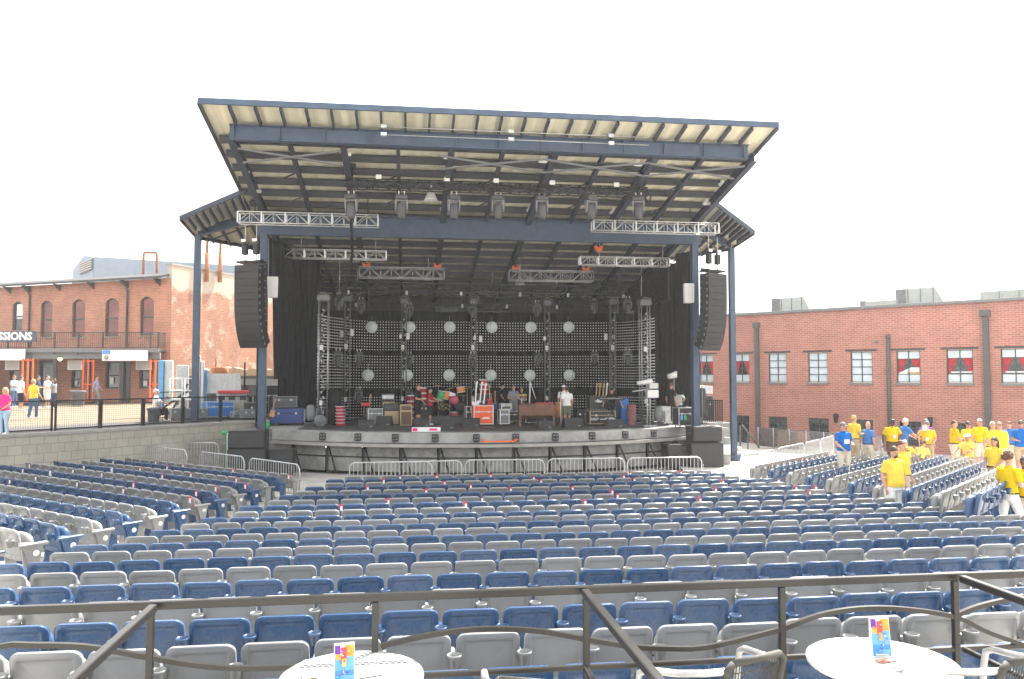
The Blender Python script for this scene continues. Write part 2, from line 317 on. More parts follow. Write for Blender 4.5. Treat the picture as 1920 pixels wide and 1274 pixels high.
def person(label, loc, face, arms=('down', 'down'), shirt='yellow_cloth', legs='khaki_cloth', short=False, hair='hair_brown', style='short', skin='skin', cap=None,
           h=1.75, fat=1.0, lean=0, stride=0, sit=False, badge=False, paper=False, shades=False, back_text=None, shoe='shoe_white', vox=.019, female=False, group=None, nod=0, tuck=True, front_patch=None, beard=False):
    t = thing('person', label, 'person', loc, face, group)
    s = h/1.75; t.scale = (s, s, s)
    dz = -.44 if sit else 0.0
    U = Matrix.Translation((0, 0, .93+dz)) @ Matrix.Rotation(-lean, 4, 'X') @ Matrix.Translation((0, 0, -.93))
    HN = U @ Matrix.Translation((0, 0, 1.53)) @ Matrix.Rotation(-nod, 4, 'X') @ Matrix.Translation((0, 0, -1.53))
    sw = .185 if not female else .165
    fx = fat; fy = 1+(fat-1)*1.7
    b = MB()
    b.x = U
    torso = [(0, 0, .84, .15*fx, .115*fy), (0, 0, .95, .165*fx, .125*fy), (0, .015*(fy-1)*6, 1.06, .148*fx, .118*fy), (0, .01, 1.22, .165*fx, .122*(1+(fy-1)*.6)), (0, 0, 1.35, .17*(1+(fx-1)*.5), .112), (0, -.005, 1.435, .135, .085), (0, -.005, 1.475, .07, .065), (0, .0, 1.51, .056, .058), (0, .012, 1.58, .054, .056)]
    ringset(b, torso)
    if female: b.ball((-.075, .10, 1.27), (.075, .06, .07)); b.ball((.075, .10, 1.27), (.075, .06, .07))
    b.x = HN
    b.ball((0, .005, 1.665), (.076, .098, .112), 16, 10); b.ball((0, .05, 1.60), (.056, .058, .062), 12, 8)
    b.tube((0, .098, 1.672), (0, .126, 1.634), .009, .018, 8)
    for sx in (-1, 1): b.ball((sx*.077, -.005, 1.65), (.012, .024, .034), 8, 6)
    b.x = None
    hands = []; sleeve = []
    for sx, pose in ((-1, arms[0]), (1, arms[1])):
        e, w = ARMS[pose]
        S = U @ Vector((sx*sw, 0, 1.415)); E = U @ Vector((sx*(e[0]+(fx-1)*.12), e[1], e[2])); W = U @ Vector((sx*w[0], w[1], w[2]))
        if pose == 'folded': W = U @ Vector((-sx*.06, w[1]+(.02 if sx > 0 else -.01)+(fy-1)*.13, w[2]+(.02*sx)))
        b.path([S, S.lerp(E, .35), E, E.lerp(W, .3), W], [.058, .053, .043, .045, .029], 10)
        hands.append((E, W, sx)); sleeve.append((S, E))
    feet = []; legp = []
    for sx in (-1, 1):
        hp = Vector((sx*.09*fx, 0, .90+dz))
        st = stride*sx
        if sit: kn = Vector((sx*.13, .42, .49)); an = Vector((sx*.13, .40, .09))
        else:
            kn = Vector((sx*.10*fx, .03+st*.55+(abs(stride)*.12), .49)); an = Vector((sx*.105*fx, -.01+st-abs(stride)*.1*(1 if st < 0 else 0), .09+(.05 if st < -.1 else 0)))
        b.path([hp+Vector((0, 0, .02)), hp.lerp(kn, .45), kn, kn.lerp(an, .3), an], [.090*fx, .078*fx, .054, .054, .036], 12)
        b.path([an, an+Vector((0, .03, -.045)), an+Vector((0, .13, -.06))], [.036, .036, .028], 8)
        feet.append(an); legp.append((hp, kn, an))
    me = remesh(b, vox)
    body = MB(); body.absorb(me, 0); D.meshes.remove(me)
    for E, W, sx in hands:      # palm, four fingers, thumb
        d = (W-E).normalized(); side = d.cross(Vector((0, 0, 1)) if abs(d.z) < .9 else Vector((0, 1, 0))).normalized(); up = side.cross(d)
        if abs(d.z) >= .9: side, up = Vector((0, 1, 0)), Vector((-sx, 0, 0))
        P = W+d*.085
        body.loft([[W+d*k+side*(wd*math.cos(a))+up*(.015*math.sin(a)) for a in [2*math.pi*i/8 for i in range(8)]] for k, wd in ((-.02, .024), (.03, .034), (.085, .040))], 0)
        for i, (o, ln) in enumerate(((-.029, .062), (-.010, .072), (.010, .068), (.028, .052))):
            q = P+side*o
            body.path([q-d*.012, q+d*ln*.5+up*.004, q+d*ln*.85-up*.016, q+d*ln-up*.034], [.0095, .009, .008, .006], 6)
        q = W+d*.035+side*.03
        body.path([q, q+side*.028+d*.028-up*.006, q+side*.030+d*.062-up*.016], [.012, .0105, .008], 6)
    body.x = HN
    for sx in (-1, 1): body.ball((sx*.031, .094, 1.672), (.013, .008, .0085), 8, 5, 1)
    body.ball((0, .106, 1.598), (.024, .006, .0075), 8, 5, 2)
    body.x = None
    body.build('body', [MAT[skin], MAT['eye'], MAT['lip']], t)
    # shirt
    g = MB(); g.x = U
    top = [(x, y, z, rx+.017, ry+.018) for x, y, z, rx, ry in torso if 1.0 < z < 1.46]
    lo = .90 if not tuck else .955
    ringset(g, [(0, .0, lo, .172*fx+.016, .128*fy+.018), (0, .012*(fy-1)*6, 1.0, .168*fx+.016, .13*fy+.018)]+top+[(0, -.004, 1.462, .085, .078), (0, -.004, 1.485, .072, .072)])
    if female: g.ball((-.075, .105, 1.27), (.08, .067, .075)); g.ball((.075, .105, 1.27), (.08, .067, .075))
    g.x = None
    for S, E in sleeve:
        q = S.lerp(E, .74); i = S+(U.to_3x3() @ Vector((-S.x*.35, 0, .0)))
        g.path([i, S+Vector((0, 0, .004)), S.lerp(E, .35), q], [.07, .078, .073, .068], 12)
    me = remesh(g, vox, 3); sh = MB(); sh.absorb(me); D.meshes.remove(me)
    sh.x = U
    sh.lathe([(.074, 1.47), (.078, 1.50), (.068, 1.515), (.062, 1.49)], (0, -.002, 0), 14)
    sp = sh.build('shirt', MAT[shirt], t)
    if badge:
        q = MB(); q.x = U; q.box((0.0, .165+(fy-1)*.1, 1.16), (.09, .012, .12), b=.004); q.build('badge', MAT['white_sheet'], t)
    if front_patch:
        q = MB(); q.x = U; q.box((0.0, .158+(fy-1)*.12, 1.2), (.17, .012, .13), b=.004); q.build('vest_badge', MAT[front_patch], t)
    if back_text:
        M = U @ Matrix.Translation((0, -.158, 1.30)) @ Matrix.Rotation(R(90), 4, 'X')
        q = text_mb(back_text[0], .095, .012, M); q2 = text_mb(back_text[1], .095, .012, U @ Matrix.Translation((0, -.158, 1.20)) @ Matrix.Rotation(R(90), 4, 'X'))
        q.add(q2.v, q2.f); q.build('back_lettering', MAT['black_cloth'], t)
    # trousers or shorts
    g = MB(); g.x = U
    ringset(g, [(0, 0, .83, .155*fx+.012, .118*fy+.012), (0, 0, .92, .166*fx+.012, .124*fy+.012), (0, .004, .985, .160*fx+.012, .122*fy+.012)])
    g.x = None
    for hp, kn, an in legp:
        if short: e = kn+(hp-kn)*-.02+Vector((0, 0, -.02)); g.path([hp, hp.lerp(e, .5), e], [.103*fx, .098*fx, .094], 12)
        else: g.path([hp, hp.lerp(kn, .5), kn, kn.lerp(an, .5), an+Vector((0, 0, -.03))], [.103*fx, .092*fx, .074, .068, .064], 12)
    me = remesh(g, vox, 3); pm = MB(); pm.absorb(me); D.meshes.remove(me)
    pm.build('shorts' if short else 'trousers', MAT[legs], t)
    if tuck:
        q = MB(); q.x = U; n = 18
        q.lathe([(1, .955), (1.0, .99), (.97, .99), (.97, .955)], (0, 0, 0), n)
        q.v = []; rr = []
        for z, k in ((.958, 1.0), (.990, 1.0), (.990, .95), (.958, .95)):
            for i in range(n): q.v.append(tuple(U @ Vector(((.168*fx+.018)*k*math.cos(2*math.pi*i/n), .004+(.126*fy+.02)*k*math.sin(2*math.pi*i/n), z))))
        q.build('belt', MAT['black_cloth'], t)
    for an in feet:
        q = MB(); c = an
        q.loft([[(c.x+wx*math.cos(a), c.y+yy, c.z-.09+zz+hz*math.sin(a)) for a in [2*math.pi*i/10 for i in range(10)]] for yy, wx, zz, hz in ((-.075, .018, .045, .03), (-.06, .036, .05, .048), (0, .044, .055, .052), (.08, .047, .042, .04), (.15, .044, .034, .032), (.19, .022, .028, .02))])
        q.build('shoe', MAT[shoe], t)
    # hair
    q = MB(); q.x = HN
    if style != 'bald':
        def skull(zc, cut, rx, ry, rz, yo=-.012):
            rings = []
            for i in range(8):
                th = (math.pi*.5+cut)*(1-i/8.0)+.02
                rings.append([(rx*math.sin(th)*math.cos(a), yo+ry*math.sin(th)*math.sin(a)*(1 if math.sin(a) < 0 else max(.55, 1-.05*i*0)), zc+rz*math.cos(th)-(.045*max(0, -math.sin(a)) if i < 4 else 0)+(.035*max(0, math.sin(a)) if i < 3 else 0)) for a in [2*math.pi*k/16 for k in range(16)]])
            q.loft(rings)
        if style == 'receding': skull(1.675, -.1, .081, .098, .108, -.026)
        else: skull(1.68, .12, .084, .104, .112)
        if style == 'long':
            ringset(q, [(0, -.05, 1.70, .085, .07), (0, -.06, 1.60, .092, .06), (0, -.065, 1.50, .10, .05), (0, -.07, 1.42, .075, .03)], 0, 12)
        if style == 'curly':
            rnd = random.Random(5)
            for i in range(46):
                a = rnd.uniform(0, 6.28); th = rnd.uniform(.0, 1.75)
                if math.sin(a) > .35 and th > 1.15: continue
                q.ball((.088*math.sin(th)*math.cos(a), -.012+.108*math.sin(th)*math.sin(a), 1.675+.115*math.cos(th)), rnd.uniform(.026, .038), 7, 5)
        q.build('hair', MAT[hair], t)
    if beard:
        q = MB(); q.x = HN
        q.ball((0, .062, 1.575), (.05, .052, .038), 10, 6); q.ball((0, .103, 1.615), (.033, .014, .009), 8, 5)
        q.build('beard', MAT[hair], t)
    if cap:
        q = MB(); q.x = HN
        q.loft([[(rx*math.cos(a), -.005+ry*math.sin(a), z) for a in [2*math.pi*k/16 for k in range(16)]] for z, rx, ry in ((1.69, .087, .108), (1.73, .085, .105), (1.77, .066, .082), (1.79, .03, .036))])
        q.loft([[(.075*math.cos(a), .06+(.12)*math.sin(a), z+.012*math.sin(a)*-1) for a in [math.pi*k/9 for k in range(10)]] for z in (1.692, 1.702)])
        q.build('cap', MAT[cap], t)
    if shades:
        q = MB(); q.x = HN
        for sx in (-1, 1): q.box((sx*.033, .104, 1.673), (.05, .012, .032), b=.005)
        q.box((0, .106, 1.682), (.03, .008, .008))
        for sx in (-1, 1): q.bar((sx*.06, .10, 1.680), (sx*.081, .0, 1.676), .006, .008)
        q.build('sunglasses', MAT['eye'], t)
    if paper:
        E, W, sx = hands[1]
        p = thing('paper_sheet', 'white paper held by the '+paper, 'paper', wmat(t) @ (W+(W-E).normalized()*.10), face+.3)
        q = MB(); q.box((0, .012, -.09), (.15, .012, .2)); q.build('sheet', MAT['white_sheet'], p)
    return t
def facing(deg):
    """0: towards the stage, 90: towards +X, 180: back at the camera"""
    return -R(deg)
def by_head(px, y_top, d, h, lean=0):
    """ground point of someone whose crown shows at (px, y_top) at depth d"""
    p = atD(px, y_top, d); return (p.x, p.y, p.z-h)
CR = 'stewards gathered beside the angled seats'
def crowd(label, px, yt, d, h, face, **k):
    p = by_head(px, yt, d, h*1.012)
    return person(label, p, facing(face), h=h, group=CR, **k)
crowd('man in bright blue polo and grey cap holding a black strap by the seats', 1580.6, 793, 25, 1.78, 178, arms=('hold', 'low'), shirt='blue_cloth', legs='pale_khaki', cap='mid_grey', fat=1.15, front_patch='white_sheet', tuck=False, vox=.02)
crowd('tall thin balding man in yellow polo turned sideways behind the blue-shirted pair', 1601, 779, 29, 1.85, 75, arms=('hold', 'hold'), legs='khaki_cloth', style='receding', hair='hair_blonde', vox=.022)
crowd('bald heavy man in blue polo looking toward the yellow crowd', 1627, 791, 29, 1.76, 75, arms=('down', 'down'), shirt='blue_cloth', legs='pale_khaki', style='bald', fat=1.2, vox=.022)
crowd('man in yellow polo with white badge looking down at his hands', 1671.6, 786, 29, 1.80, 185, arms=('hip', 'back'), legs='brown_cloth', skin='skin_dark', hair='hair_black', badge=True, nod=.5, fat=1.12, vox=.022)
crowd('man in blue polo bending to hand over papers among the yellow shirts', 1693, 785, 29.5, 1.83, 95, arms=('reach', 'reach'), shirt='blue_cloth', legs='khaki_cloth', hair='hair_grey', lean=.12, vox=.022, tuck=False)
crowd('person in purple top and grey cap hidden behind the steward raising his hand', 1736, 787, 30, 1.76, 200, shirt='purple_cloth', legs='khaki_cloth', cap='mid_grey', vox=.024)
crowd('steward in yellow polo with white badge raising one hand to his face', 1738, 791, 28.5, 1.75, 215, arms=('low', 'face'), legs='khaki_cloth', hair='hair_grey', badge=True, shades=True, cap='mid_grey', fat=1.12, paper='steward with raised hand', vox=.021)
crowd('bending steward with dark lettering across the back of his yellow shirt', 1698, 817, 27, 1.72, 30, arms=('reach', 'wide'), lean=.75, legs='khaki_cloth', style='receding', hair='hair_grey', back_text=('EVENT', 'STAFF'), vox=.021)
crowd('steward in yellow stooping low just beyond the lettered shirt', 1722, 822, 28, 1.6, 60, arms=('reach', 'reach'), lean=.6, legs='khaki_cloth', hair='hair_brown', vox=.022)
crowd('big-bellied steward in yellow polo standing in profile with beige trousers', 1789, 789, 29, 1.80, 105, arms=('hold', 'low'), legs='pale_khaki', style='receding', hair='hair_brown', fat=1.28, vox=.021)
crowd('dark-haired man in yellow half hidden behind the steward in beige shorts', 1815, 791, 29.6, 1.74, 190, hair='hair_black', skin='skin_tan', shades=True, vox=.022)
crowd('grey-haired steward in yellow polo, beige shorts and sunglasses facing the seats', 1837, 786, 28.5, 1.80, 190, arms=('down', 'down'), legs='pale_khaki', short=True, hair='hair_grey', shades=True, fat=1.2, vox=.021)
crowd('seated steward in yellow wearing a white cap', 1816, 812.5, 27, 1.78-.44, 250, arms=('reach', 'reach'), legs='khaki_cloth', cap='white_cloth', sit=True, skin='skin_tan', vox=.021) if False else None
p_ = by_head(1814, 812.5, 27, 1.36); person('seated steward in yellow wearing a white cap', p_, facing(250), arms=('reach', 'reach'), cap='white_cloth', sit=True, skin='skin_tan', vox=.021, group=CR)
crowd('bald broad steward in yellow with sunglasses, taller than those around him', 1873, 791, 25, 1.78, 185, arms=('down', 'hip'), legs='pale_khaki', style='bald', shades=True, fat=1.3, vox=.02)
crowd('yellow-shirted man whose head shows behind the bald broad steward', 1861, 791, 26.2, 1.80, 200, style='receding', hair='hair_grey', fat=1.1, vox=.022)
crowd('brown-haired man in blue polo and pale trousers behind the bald steward', 1892, 791, 28, 1.72, 250, shirt='blue_cloth', legs='pale_khaki', hair='hair_red', vox=.022)
crowd('man in royal blue polo and tan shorts cut by the photo edge', 1914, 789, 27, 1.78, 215, arms=('hold', 'hold'), shirt='blue_cloth', legs='khaki_cloth', short=True, skin='skin_tan', hair='hair_black', shades=True, fat=1.15, vox=.022, tuck=False)
crowd('person with long dark hair in yellow polo standing with hands clasped', 1864, 820.5, 21.4, 1.72, 255, arms=('low', 'low'), legs='khaki_cloth', hair='hair_black', style='long', skin='skin_tan', vox=.018, paper='long-haired steward')
crowd('bearded man in yellow polo and white shorts standing in the aisle', 1675, 838, 18, 1.80, 176, arms=('down', 'down'), legs='white_cloth', short=True, hair='hair_brown', fat=1.2, vox=.015, beard=True, tuck=False, nod=.15)
crowd('steward in yellow with brown hair directly behind the bearded man', 1690, 827, 19.3, 1.78, 160, arms=('down', 'hip'), legs='pale_khaki', hair='hair_red', fat=1.1, vox=.017)
crowd('curly-haired steward in yellow polo and white trousers walking along the aisle', 1890, 849, 15.8, 1.73, 80, arms=('swing', 'hold'), legs='white_cloth', hair='hair_red', style='curly', stride=.22, vox=.014)
crowd('dark-skinned steward in yellow with phone on belt at the photo edge', 1921, 856, 16.4, 1.80, 235, arms=('low', 'hold'), legs='pale_khaki', skin='skin_dark', hair='hair_black', vox=.016)
# plaza on the far side of the block wall
PZ = 1.98
def plaza(label, px, yf, h, face, **k):
    p = atZ(px, yf, PZ); return person(label, p, facing(face), h=h, group='visitors on the plaza by the brick building', vox=k.pop('vox', .024), **k)
plaza('blonde woman in hot pink top and pale blue shorts at the fence', 7, 815, 1.46, 200, arms=('low', 'hip'), shirt='pink_cloth', legs='lightblue_cloth', hair='hair_blonde', style='long', female=True, fat=1.25, vox=.019, tuck=False)
plaza('man in light blue shirt and jeans with arms folded', 25, 764, 1.9, 110, arms=('folded', 'folded'), shirt='lightblue_cloth', legs='denim', hair='hair_red', tuck=False)
plaza('dark-haired man in white shirt and black shorts seen from behind', 38, 771, 1.86, 40, shirt='white_cloth', legs='black_cloth', short=True, tuck=False)
plaza('man in yellow shirt and jeans walking toward the brick building', 61, 785, 1.70, 30, arms=('down', 'swing'), shirt='yellow_cloth', legs='denim', style='receding', hair='hair_blonde', stride=.1, fat=1.1, vox=.02, tuck=False)
plaza('young man in navy shirt standing beyond the yellow-shirted man', 70, 766, 1.86, 80, arms=('hold', 'hold'), shirt='darkblue_cloth', legs='darkblue_cloth', hair='hair_black', tuck=False)
plaza('heavy man in white shirt and long white shorts in a talking pair', 88, 765, 1.86, 100, arms=('hold', 'hold'), shirt='white_cloth', legs='white_cloth', short=True, style='receding', fat=1.25, tuck=False)
plaza('woman in grey top and dark trousers in a talking pair', 100, 767, 1.72, 280, arms=('folded', 'folded'), shirt='grey_cloth', legs='darkblue_cloth', hair='hair_brown', style='long', female=True, tuck=False)
plaza('person in lilac shirt and grey trousers walking past the orange tower', 180, 757, 1.86, 85, arms=('swing', 'back'), shirt='lilac_cloth', legs='grey_cloth', stride=.2, tuck=False)
p_ = atD(293, 729, 33); person('white-haired man in white shirt seated behind the grey bin', (p_.x, p_.y, p_.z-1.36), facing(70), arms=('reach', 'low'), shirt='white_cloth', legs='black_cloth', hair='hair_grey', sit=True, vox=.021, group='visitors on the plaza by the brick building')
# crew on stage
DZ = 1.6
def crew(label, px, yt, d, h, face, **k):
    p = atD(px, yt, d); return person(label, (p.x, p.y, DZ), facing(face), h=(p.z-DZ)/1.012, group='stage crew among the instruments', vox=.021, tuck=False, **k)
crew('crew man in black T-shirt and black shorts beside the tan amplifier', 784, 721, 36, 1.85, 110, arms=('low', 'hold'), shirt='black_cloth', legs='black_cloth', short=True, hair='hair_red')
crew('crew member in red polo and black cap reaching toward the drums', 806, 727, 36.2, 1.7, 95, arms=('reach', 'hold'), shirt='red_cloth', legs='black_cloth', cap='black_cloth', short=True)
crew('crew man in grey T-shirt standing behind the brown organ', 963, 722, 38, 1.8, 165, arms=('hold', 'hold'), shirt='grey_cloth', legs='grey_cloth', hair='hair_red', fat=1.2)
crew('crew member bent over the gold trumpet stand by the organ', 978, 727, 38.6, 1.75, 200, arms=('hold', 'reach'), shirt='brown_cloth', legs='brown_cloth', hair='hair_red')
crew('crew member in dark clothes standing in shadow behind the red cases', 941, 720, 40.5, 1.8, 90, arms=('down', 'hip'), shirt='black_cloth', legs='black_cloth', hair='hair_black')
crew('crew man in white T-shirt with red print and camouflage shorts, back turned', 1063, 726, 36, 1.8, -5, arms=('down', 'down'), shirt='white_cloth', legs='camo_cloth', short=True, hair='hair_brown', fat=1.1)
crew('crew man in white T-shirt and pale cap behind the camouflage shorts', 1057, 723, 36.7, 1.83, 20, arms=('down', 'hold'), shirt='white_cloth', legs='khaki_cloth', short=True, cap='white_cloth')
crew('crew member in black leaning over the folding keyboard stand', 1147, 728, 35.8, 1.75, 190, arms=('wide', 'wide'), shirt='black_cloth', legs='black_cloth', short=True, cap='black_cloth', lean=.1)
crew('tall crew man in long black T-shirt and shorts near the drape', 1258, 719, 36.6, 1.9, 60, arms=('down', 'down'), shirt='black_cloth', legs='black_cloth', short=True, hair='hair_red')
crew('crew man in white T-shirt talking beside the tall man in black', 1273, 727, 37.6, 1.8, 250, arms=('hip', 'down'), shirt='white_cloth', legs='denim', short=True, hair='hair_red')
# ------------------------------------------------------------------ seats
def rrect(w, h, rt, rb, n):
    pts = []
    for cx, cz, r, a0 in ((w/2-rb, rb, rb, -90), (w/2-rt, h-rt, rt, 0), (-w/2+rt, h-rt, rt, 90), (-w/2+rb, rb, rb, 180)):
        for i in range(n+1):
            a = R(a0+90*i/n); pts.append((cx+r*math.cos(a), cz+r*math.sin(a)))
    return pts
def shell(mb, w, h, rt, rb, n, loops, T, mi):
    """loops of (inset, offset); T(x, z, off) -> point. First and last loops are closed with a fan"""
    rings = []
    for ins, off in loops:
        e = lambda r: max(r-ins, .006)
        rings.append([T(x, z+ins, off) for x, z in rrect(max(w-2*ins, .02), max(h-2*ins, .02), e(rt), e(rb), n)])
    k = len(rings[0])
    vs = [p for r in rings for p in r]; fs = []
    for i in range(len(rings)-1):
        for j in range(k): fs.append((i*k+j, i*k+(j+1) % k, (i+1)*k+(j+1) % k, (i+1)*k+j))
    for i, ring in ((0, rings[0]), (len(rings)-1, rings[-1])):
        c = len(vs); m = [sum(p[q] for p in ring)/k for q in range(3)]; m[1] = T(0, h*.5, loops[i][1])[1]
        vs.append(tuple(m)); o = i*k
        for j in range(k):
            fs.append((c, o+(j+1) % k, o+j) if i == 0 else (c, o+j, o+(j+1) % k))
    mb.add(vs, fs, mi, True)
def seat_back(mb, mi, n, fine):
    def T(x, z, off):
        y = -.13-.20*z*(1+.25*z)+.055*(x/.24)**2-off; return (x, y, z+.40)
    L = [(.19, .012), (.10, .012), (.066, .013), (.061, .015), (.055, .030), (.050, .033), (.030, .034), (.007, .034), (.001, .029), (0, .026), (0, -.004), (.004, -.009), (.05, -.006), (.14, -.004)] if fine else [(.06, .024), (.05, .034), (.012, .038), (0, .01), (.014, -.01)]
    shell(mb, .482, .45, .075, .045, n, L, T, mi)
def seat_pan_(mb, mi, n, fine):
    def T(x, z, off):
        y = .0-.10*z+.02*math.sin(z*6)-off*1.0; return (x, y, z+.39)
    L = [(.10, .05), (.03, .052), (0, .02), (0, -.03), (.04, -.075), (.12, -.085)] if fine else [(.02, .05), (0, -.02), (.06, -.08)]
    shell(mb, .42, .375, .12, .05, n, L, T, mi)
def seat_arm(mb, mi, fine):
    mb.loft([[(.26+x, y, .60+z+.03*(y < -.1)) for x, z in ((-.026, 0), (.026, 0), (.026, .022), (.016, .034), (-.016, .034), (-.026, .022))] for y in (-.20, -.12, .05, .17)]+[[(.26+x, .195, .60+z) for x, z in ((-.014, .004), (.014, .004), (.014, .02), (.008, .026), (-.008, .026), (-.014, .02))]], mi, fine)
def seat_cup(mb, mi, n):
    c = (.26, -.285, 0)
    mb.lathe([(.034, .625), (.050, .705), (.057, .708), (.057, .726), (.047, .726), (.043, .70), (.031, .64), (.004, .64)], c, n, mi)
    mb.box((.26, -.215, .66), (.035, .05, .08), mi)
def seat_leg(mb, mi):
    mb.prism([(.245, -.16, .03), (.245, .08, .03), (.245, .04, .30), (.245, .06, .60), (.245, -.14, .60), (.245, -.10, .30)], (.03, 0, 0), mi)
    mb.box((.26, -.04, .015), (.07, .32, .03), mi)
LOWC = {}
def proto_seat(col):
    t = thing('stadium_seat', 'x', 'seat', (0, 0, 0), 0, 'stadium seats'); m = MAT['seat_'+col]
    b = MB(); seat_back(b, 0, 6, True); b.build('backrest', m, t)
    b = MB(); seat_pan_(b, 0, 5, True); b.build('seat_pan', m, t)
    b = MB(); seat_arm(b, 0, True); b.build('armrest', m, t)
    b = MB(); seat_cup(b, 0, 14); b.build('cup_holder', m, t)
    b = MB(); seat_leg(b, 0); b.build('leg', m, t)
    return tree_of(t)
def low_seat():
    b = MB(); seat_back(b, 0, 2, False); seat_pan_(b, 0, 2, False); seat_arm(b, 0, False)
    b.lathe([(.035, .625), (.055, .71), (.055, .726), (.04, .70), (.01, .64)], (.26, -.285, 0), 7, 0); seat_leg(b, 0); return b
ROWZ = [1.93, 1.88, 1.82, 1.76, 1.70, 1.64, 1.575, 1.505, 1.435, 1.37, 1.305, 1.245, 1.195, 1.16, 1.135, 1.115, 1.095, 1.07, 1.05, 1.03, 1.01, .99]
ROWY = [5.35+.85*k for k in range(22)]
def xl(Y): return -1.95-.244*(23.2-Y)
def xr(Y): return 9.35+.2*(23.2-Y)
SEATS = []   # (pos, rot, col, row label, where, row key)
for k in range(22):
    y, z = ROWY[k], ROWZ[k]-.85
    n = int((xr(y)-xl(y))/.52); off = (.26 if k % 2 else 0)+.11*math.sin(k*2.1)
    x = xl(y)+.26+off*.6
    while x < xr(y)-.2:
        SEATS.append((Vector((x, y, z)), 0.0, 'blue' if k % 2 == 0 else 'grey', ('row nearest the black railing' if k == 0 else nth(k+1)+' row beyond the railing'), 'mid', k)); x += .52
LEND = [(-3.32, 24.59, .90), (-3.55, 23.61, .95), (-3.77, 22.61, .99), (-3.98, 21.58, 1.04), (-4.17, 20.59, 1.08), (-4.37, 19.53, 1.12), (-4.55, 18.52, 1.17), (-4.71, 17.47, 1.22), (-4.86, 16.41, 1.28), (-5.02, 15.4, 1.35), (-5.1, 14.24, 1.44), (-5.18, 13.14, 1.55), (-5.2, 11.95, 1.69), (-5.24, 10.85, 1.80)]
REND = [(11.21, 24.97, .90), (11.38, 23.95, .95), (11.42, 22.8, .98), (11.40, 21.6, 1.03), (11.36, 20.4, 1.10), (11.3, 19.2, 1.16), (11.05, 17.7, 1.27), (10.89, 16.3, 1.40), (10.3, 14.5, 1.56), (9.9, 13.0, 1.75)]
LA, RA = R(139), R(41)   # direction along the row, away from the aisle
WALL_A, WALL_B = Vector((-12.99, 27.42, 0)), Vector((-6.0, 35.75, 0))
WD = (WALL_B-WALL_A).normalized(); WN = Vector((WD.y, -WD.x, 0))     # towards the seats
def side_rows(ends, ang, rot, nm, nmax, sgn):
    dv = Vector((math.cos(ang), math.sin(ang), 0))
    for i, e in enumerate(ends):
        for j in range(nmax[i] if isinstance(nmax, list) else nmax):
            p = Vector((e[0], e[1], e[2]-.85))+dv*(.26+.52*j)
            if nm == 'left' and (p-WALL_A).dot(WN) < .55: break
            SEATS.append((p, rot, 'grey' if i % 2 == 0 else 'blue', nth(i+1)+(' row' if True else ''), nm, i))
side_rows(LEND, LA, LA-math.pi, 'left', 34, -1)
side_rows(REND, RA, RA, 'right', [13, 14, 15, 16, 17, 17, 17, 16, 13, 9], 1)
vis = []
for s in SEATS:
    q = proj(s[0]+Vector((0, 0, .85)))
    if -70 < q[0] < 1990 and q[1] < 1340 and q[2] > 1: vis.append((q[2], q, s))
vis.sort(key=lambda a: a[0])
near, far = vis[:300], vis[300:]
rows = {}
for d, q, s in near: rows.setdefault((s[4], s[5]), []).append((q[0], s))
PROTO = {c: proto_seat(c) for c in ('blue', 'grey')}
used = {'blue': False, 'grey': False}
PLACED = []
for key, lst in rows.items():
    lst.sort(key=lambda a: a[0])
    if key[0] == 'left': lst = lst[::-1]     # count from the aisle
    for i, (x, s) in enumerate(lst):
        col = s[2]
        if key[0] == 'mid': lab = f'{col} stadium seat, {nth(i+1)} from the photo\'s left edge, {s[3]}'
        else: lab = f'{col} stadium seat, {nth(i+1)} from the aisle in the {s[3]} of the angled {key[0]} block'
        tr = PROTO[col]
        if not used[col]:
            used[col] = True; tr[0].location = s[0]; tr[0].rotation_euler.z = s[1]; tr[0]['label'] = lab; ob = tr[0]
        else: ob = dup(tr, s[0], s[1], lab)
        w = random.Random(i*7+key[1]).uniform(-.012, .012); ob.rotation_euler.z = s[1]+w; ob.rotation_euler.x = w*.9+random.Random(i*31+key[1]*7).uniform(-.012, .012)
        PLACED.append((proj(s[0]+Vector((.26, -.2, .8))), s, f'{nth(i+1)} seat in the {s[3]}' if key[0] == 'mid' else f'{nth(i+1)} seat of the angled {key[0]} block, {s[3]}'))
b = MB(); LO = low_seat(); cols = [MAT['seat_blue'], MAT['seat_grey']]
for d, q, s in far:
    ca, sa = math.cos(s[1]), math.sin(s[1]); o = len(b.v)
    b.v += [(s[0].x+x*ca-y*sa, s[0].y+x*sa+y*ca, s[0].z+z) for x, y, z in LO.v]
    b.f += [tuple(i+o for i in f) for f in LO.f]; b.m += [0 if s[2] == 'blue' else 1]*len(LO.f); b.sm += LO.sm
fs_ = b.build('distant_stadium_seating', cols); fs_['kind'] = 'stuff'; fs_['label'] = 'far rows of blue and grey stadium seats running on toward the stage'; fs_['category'] = 'seating'
# white number discs on the end standards of the angled left rows
for i, e in enumerate(LEND[3:13]):
    rot = LA-math.pi; p = Vector((e[0], e[1], e[2]-.85)); ca, sa = math.cos(rot), math.sin(rot)
    t = thing('aisle_end_panel', f'{"blue" if i % 2 == 0 else "grey"} end panel with white number disc closing the {nth(i+4)} row of the angled left block', 'end panel', p, rot, 'end panels along the aisle')
    m = MB(); m.prism([(.03, -.06, .02), (.03, .08, .02), (.03, .07, .32), (.03, .13, .60), (.03, -.14, .60), (.03, -.05, .32)], (.03, 0, 0)); m.box((.045, -.01, .625), (.07, .40, .045), b=.012); m.build('panel', cols[0 if i % 2 == 0 else 1], t)
    m = MB(); m.lathe([(.045, 0), (.045, .006)], (.062, .03, .50), 14, 0, 'x'); m.build('number_disc', MAT['white_plastic'], t)
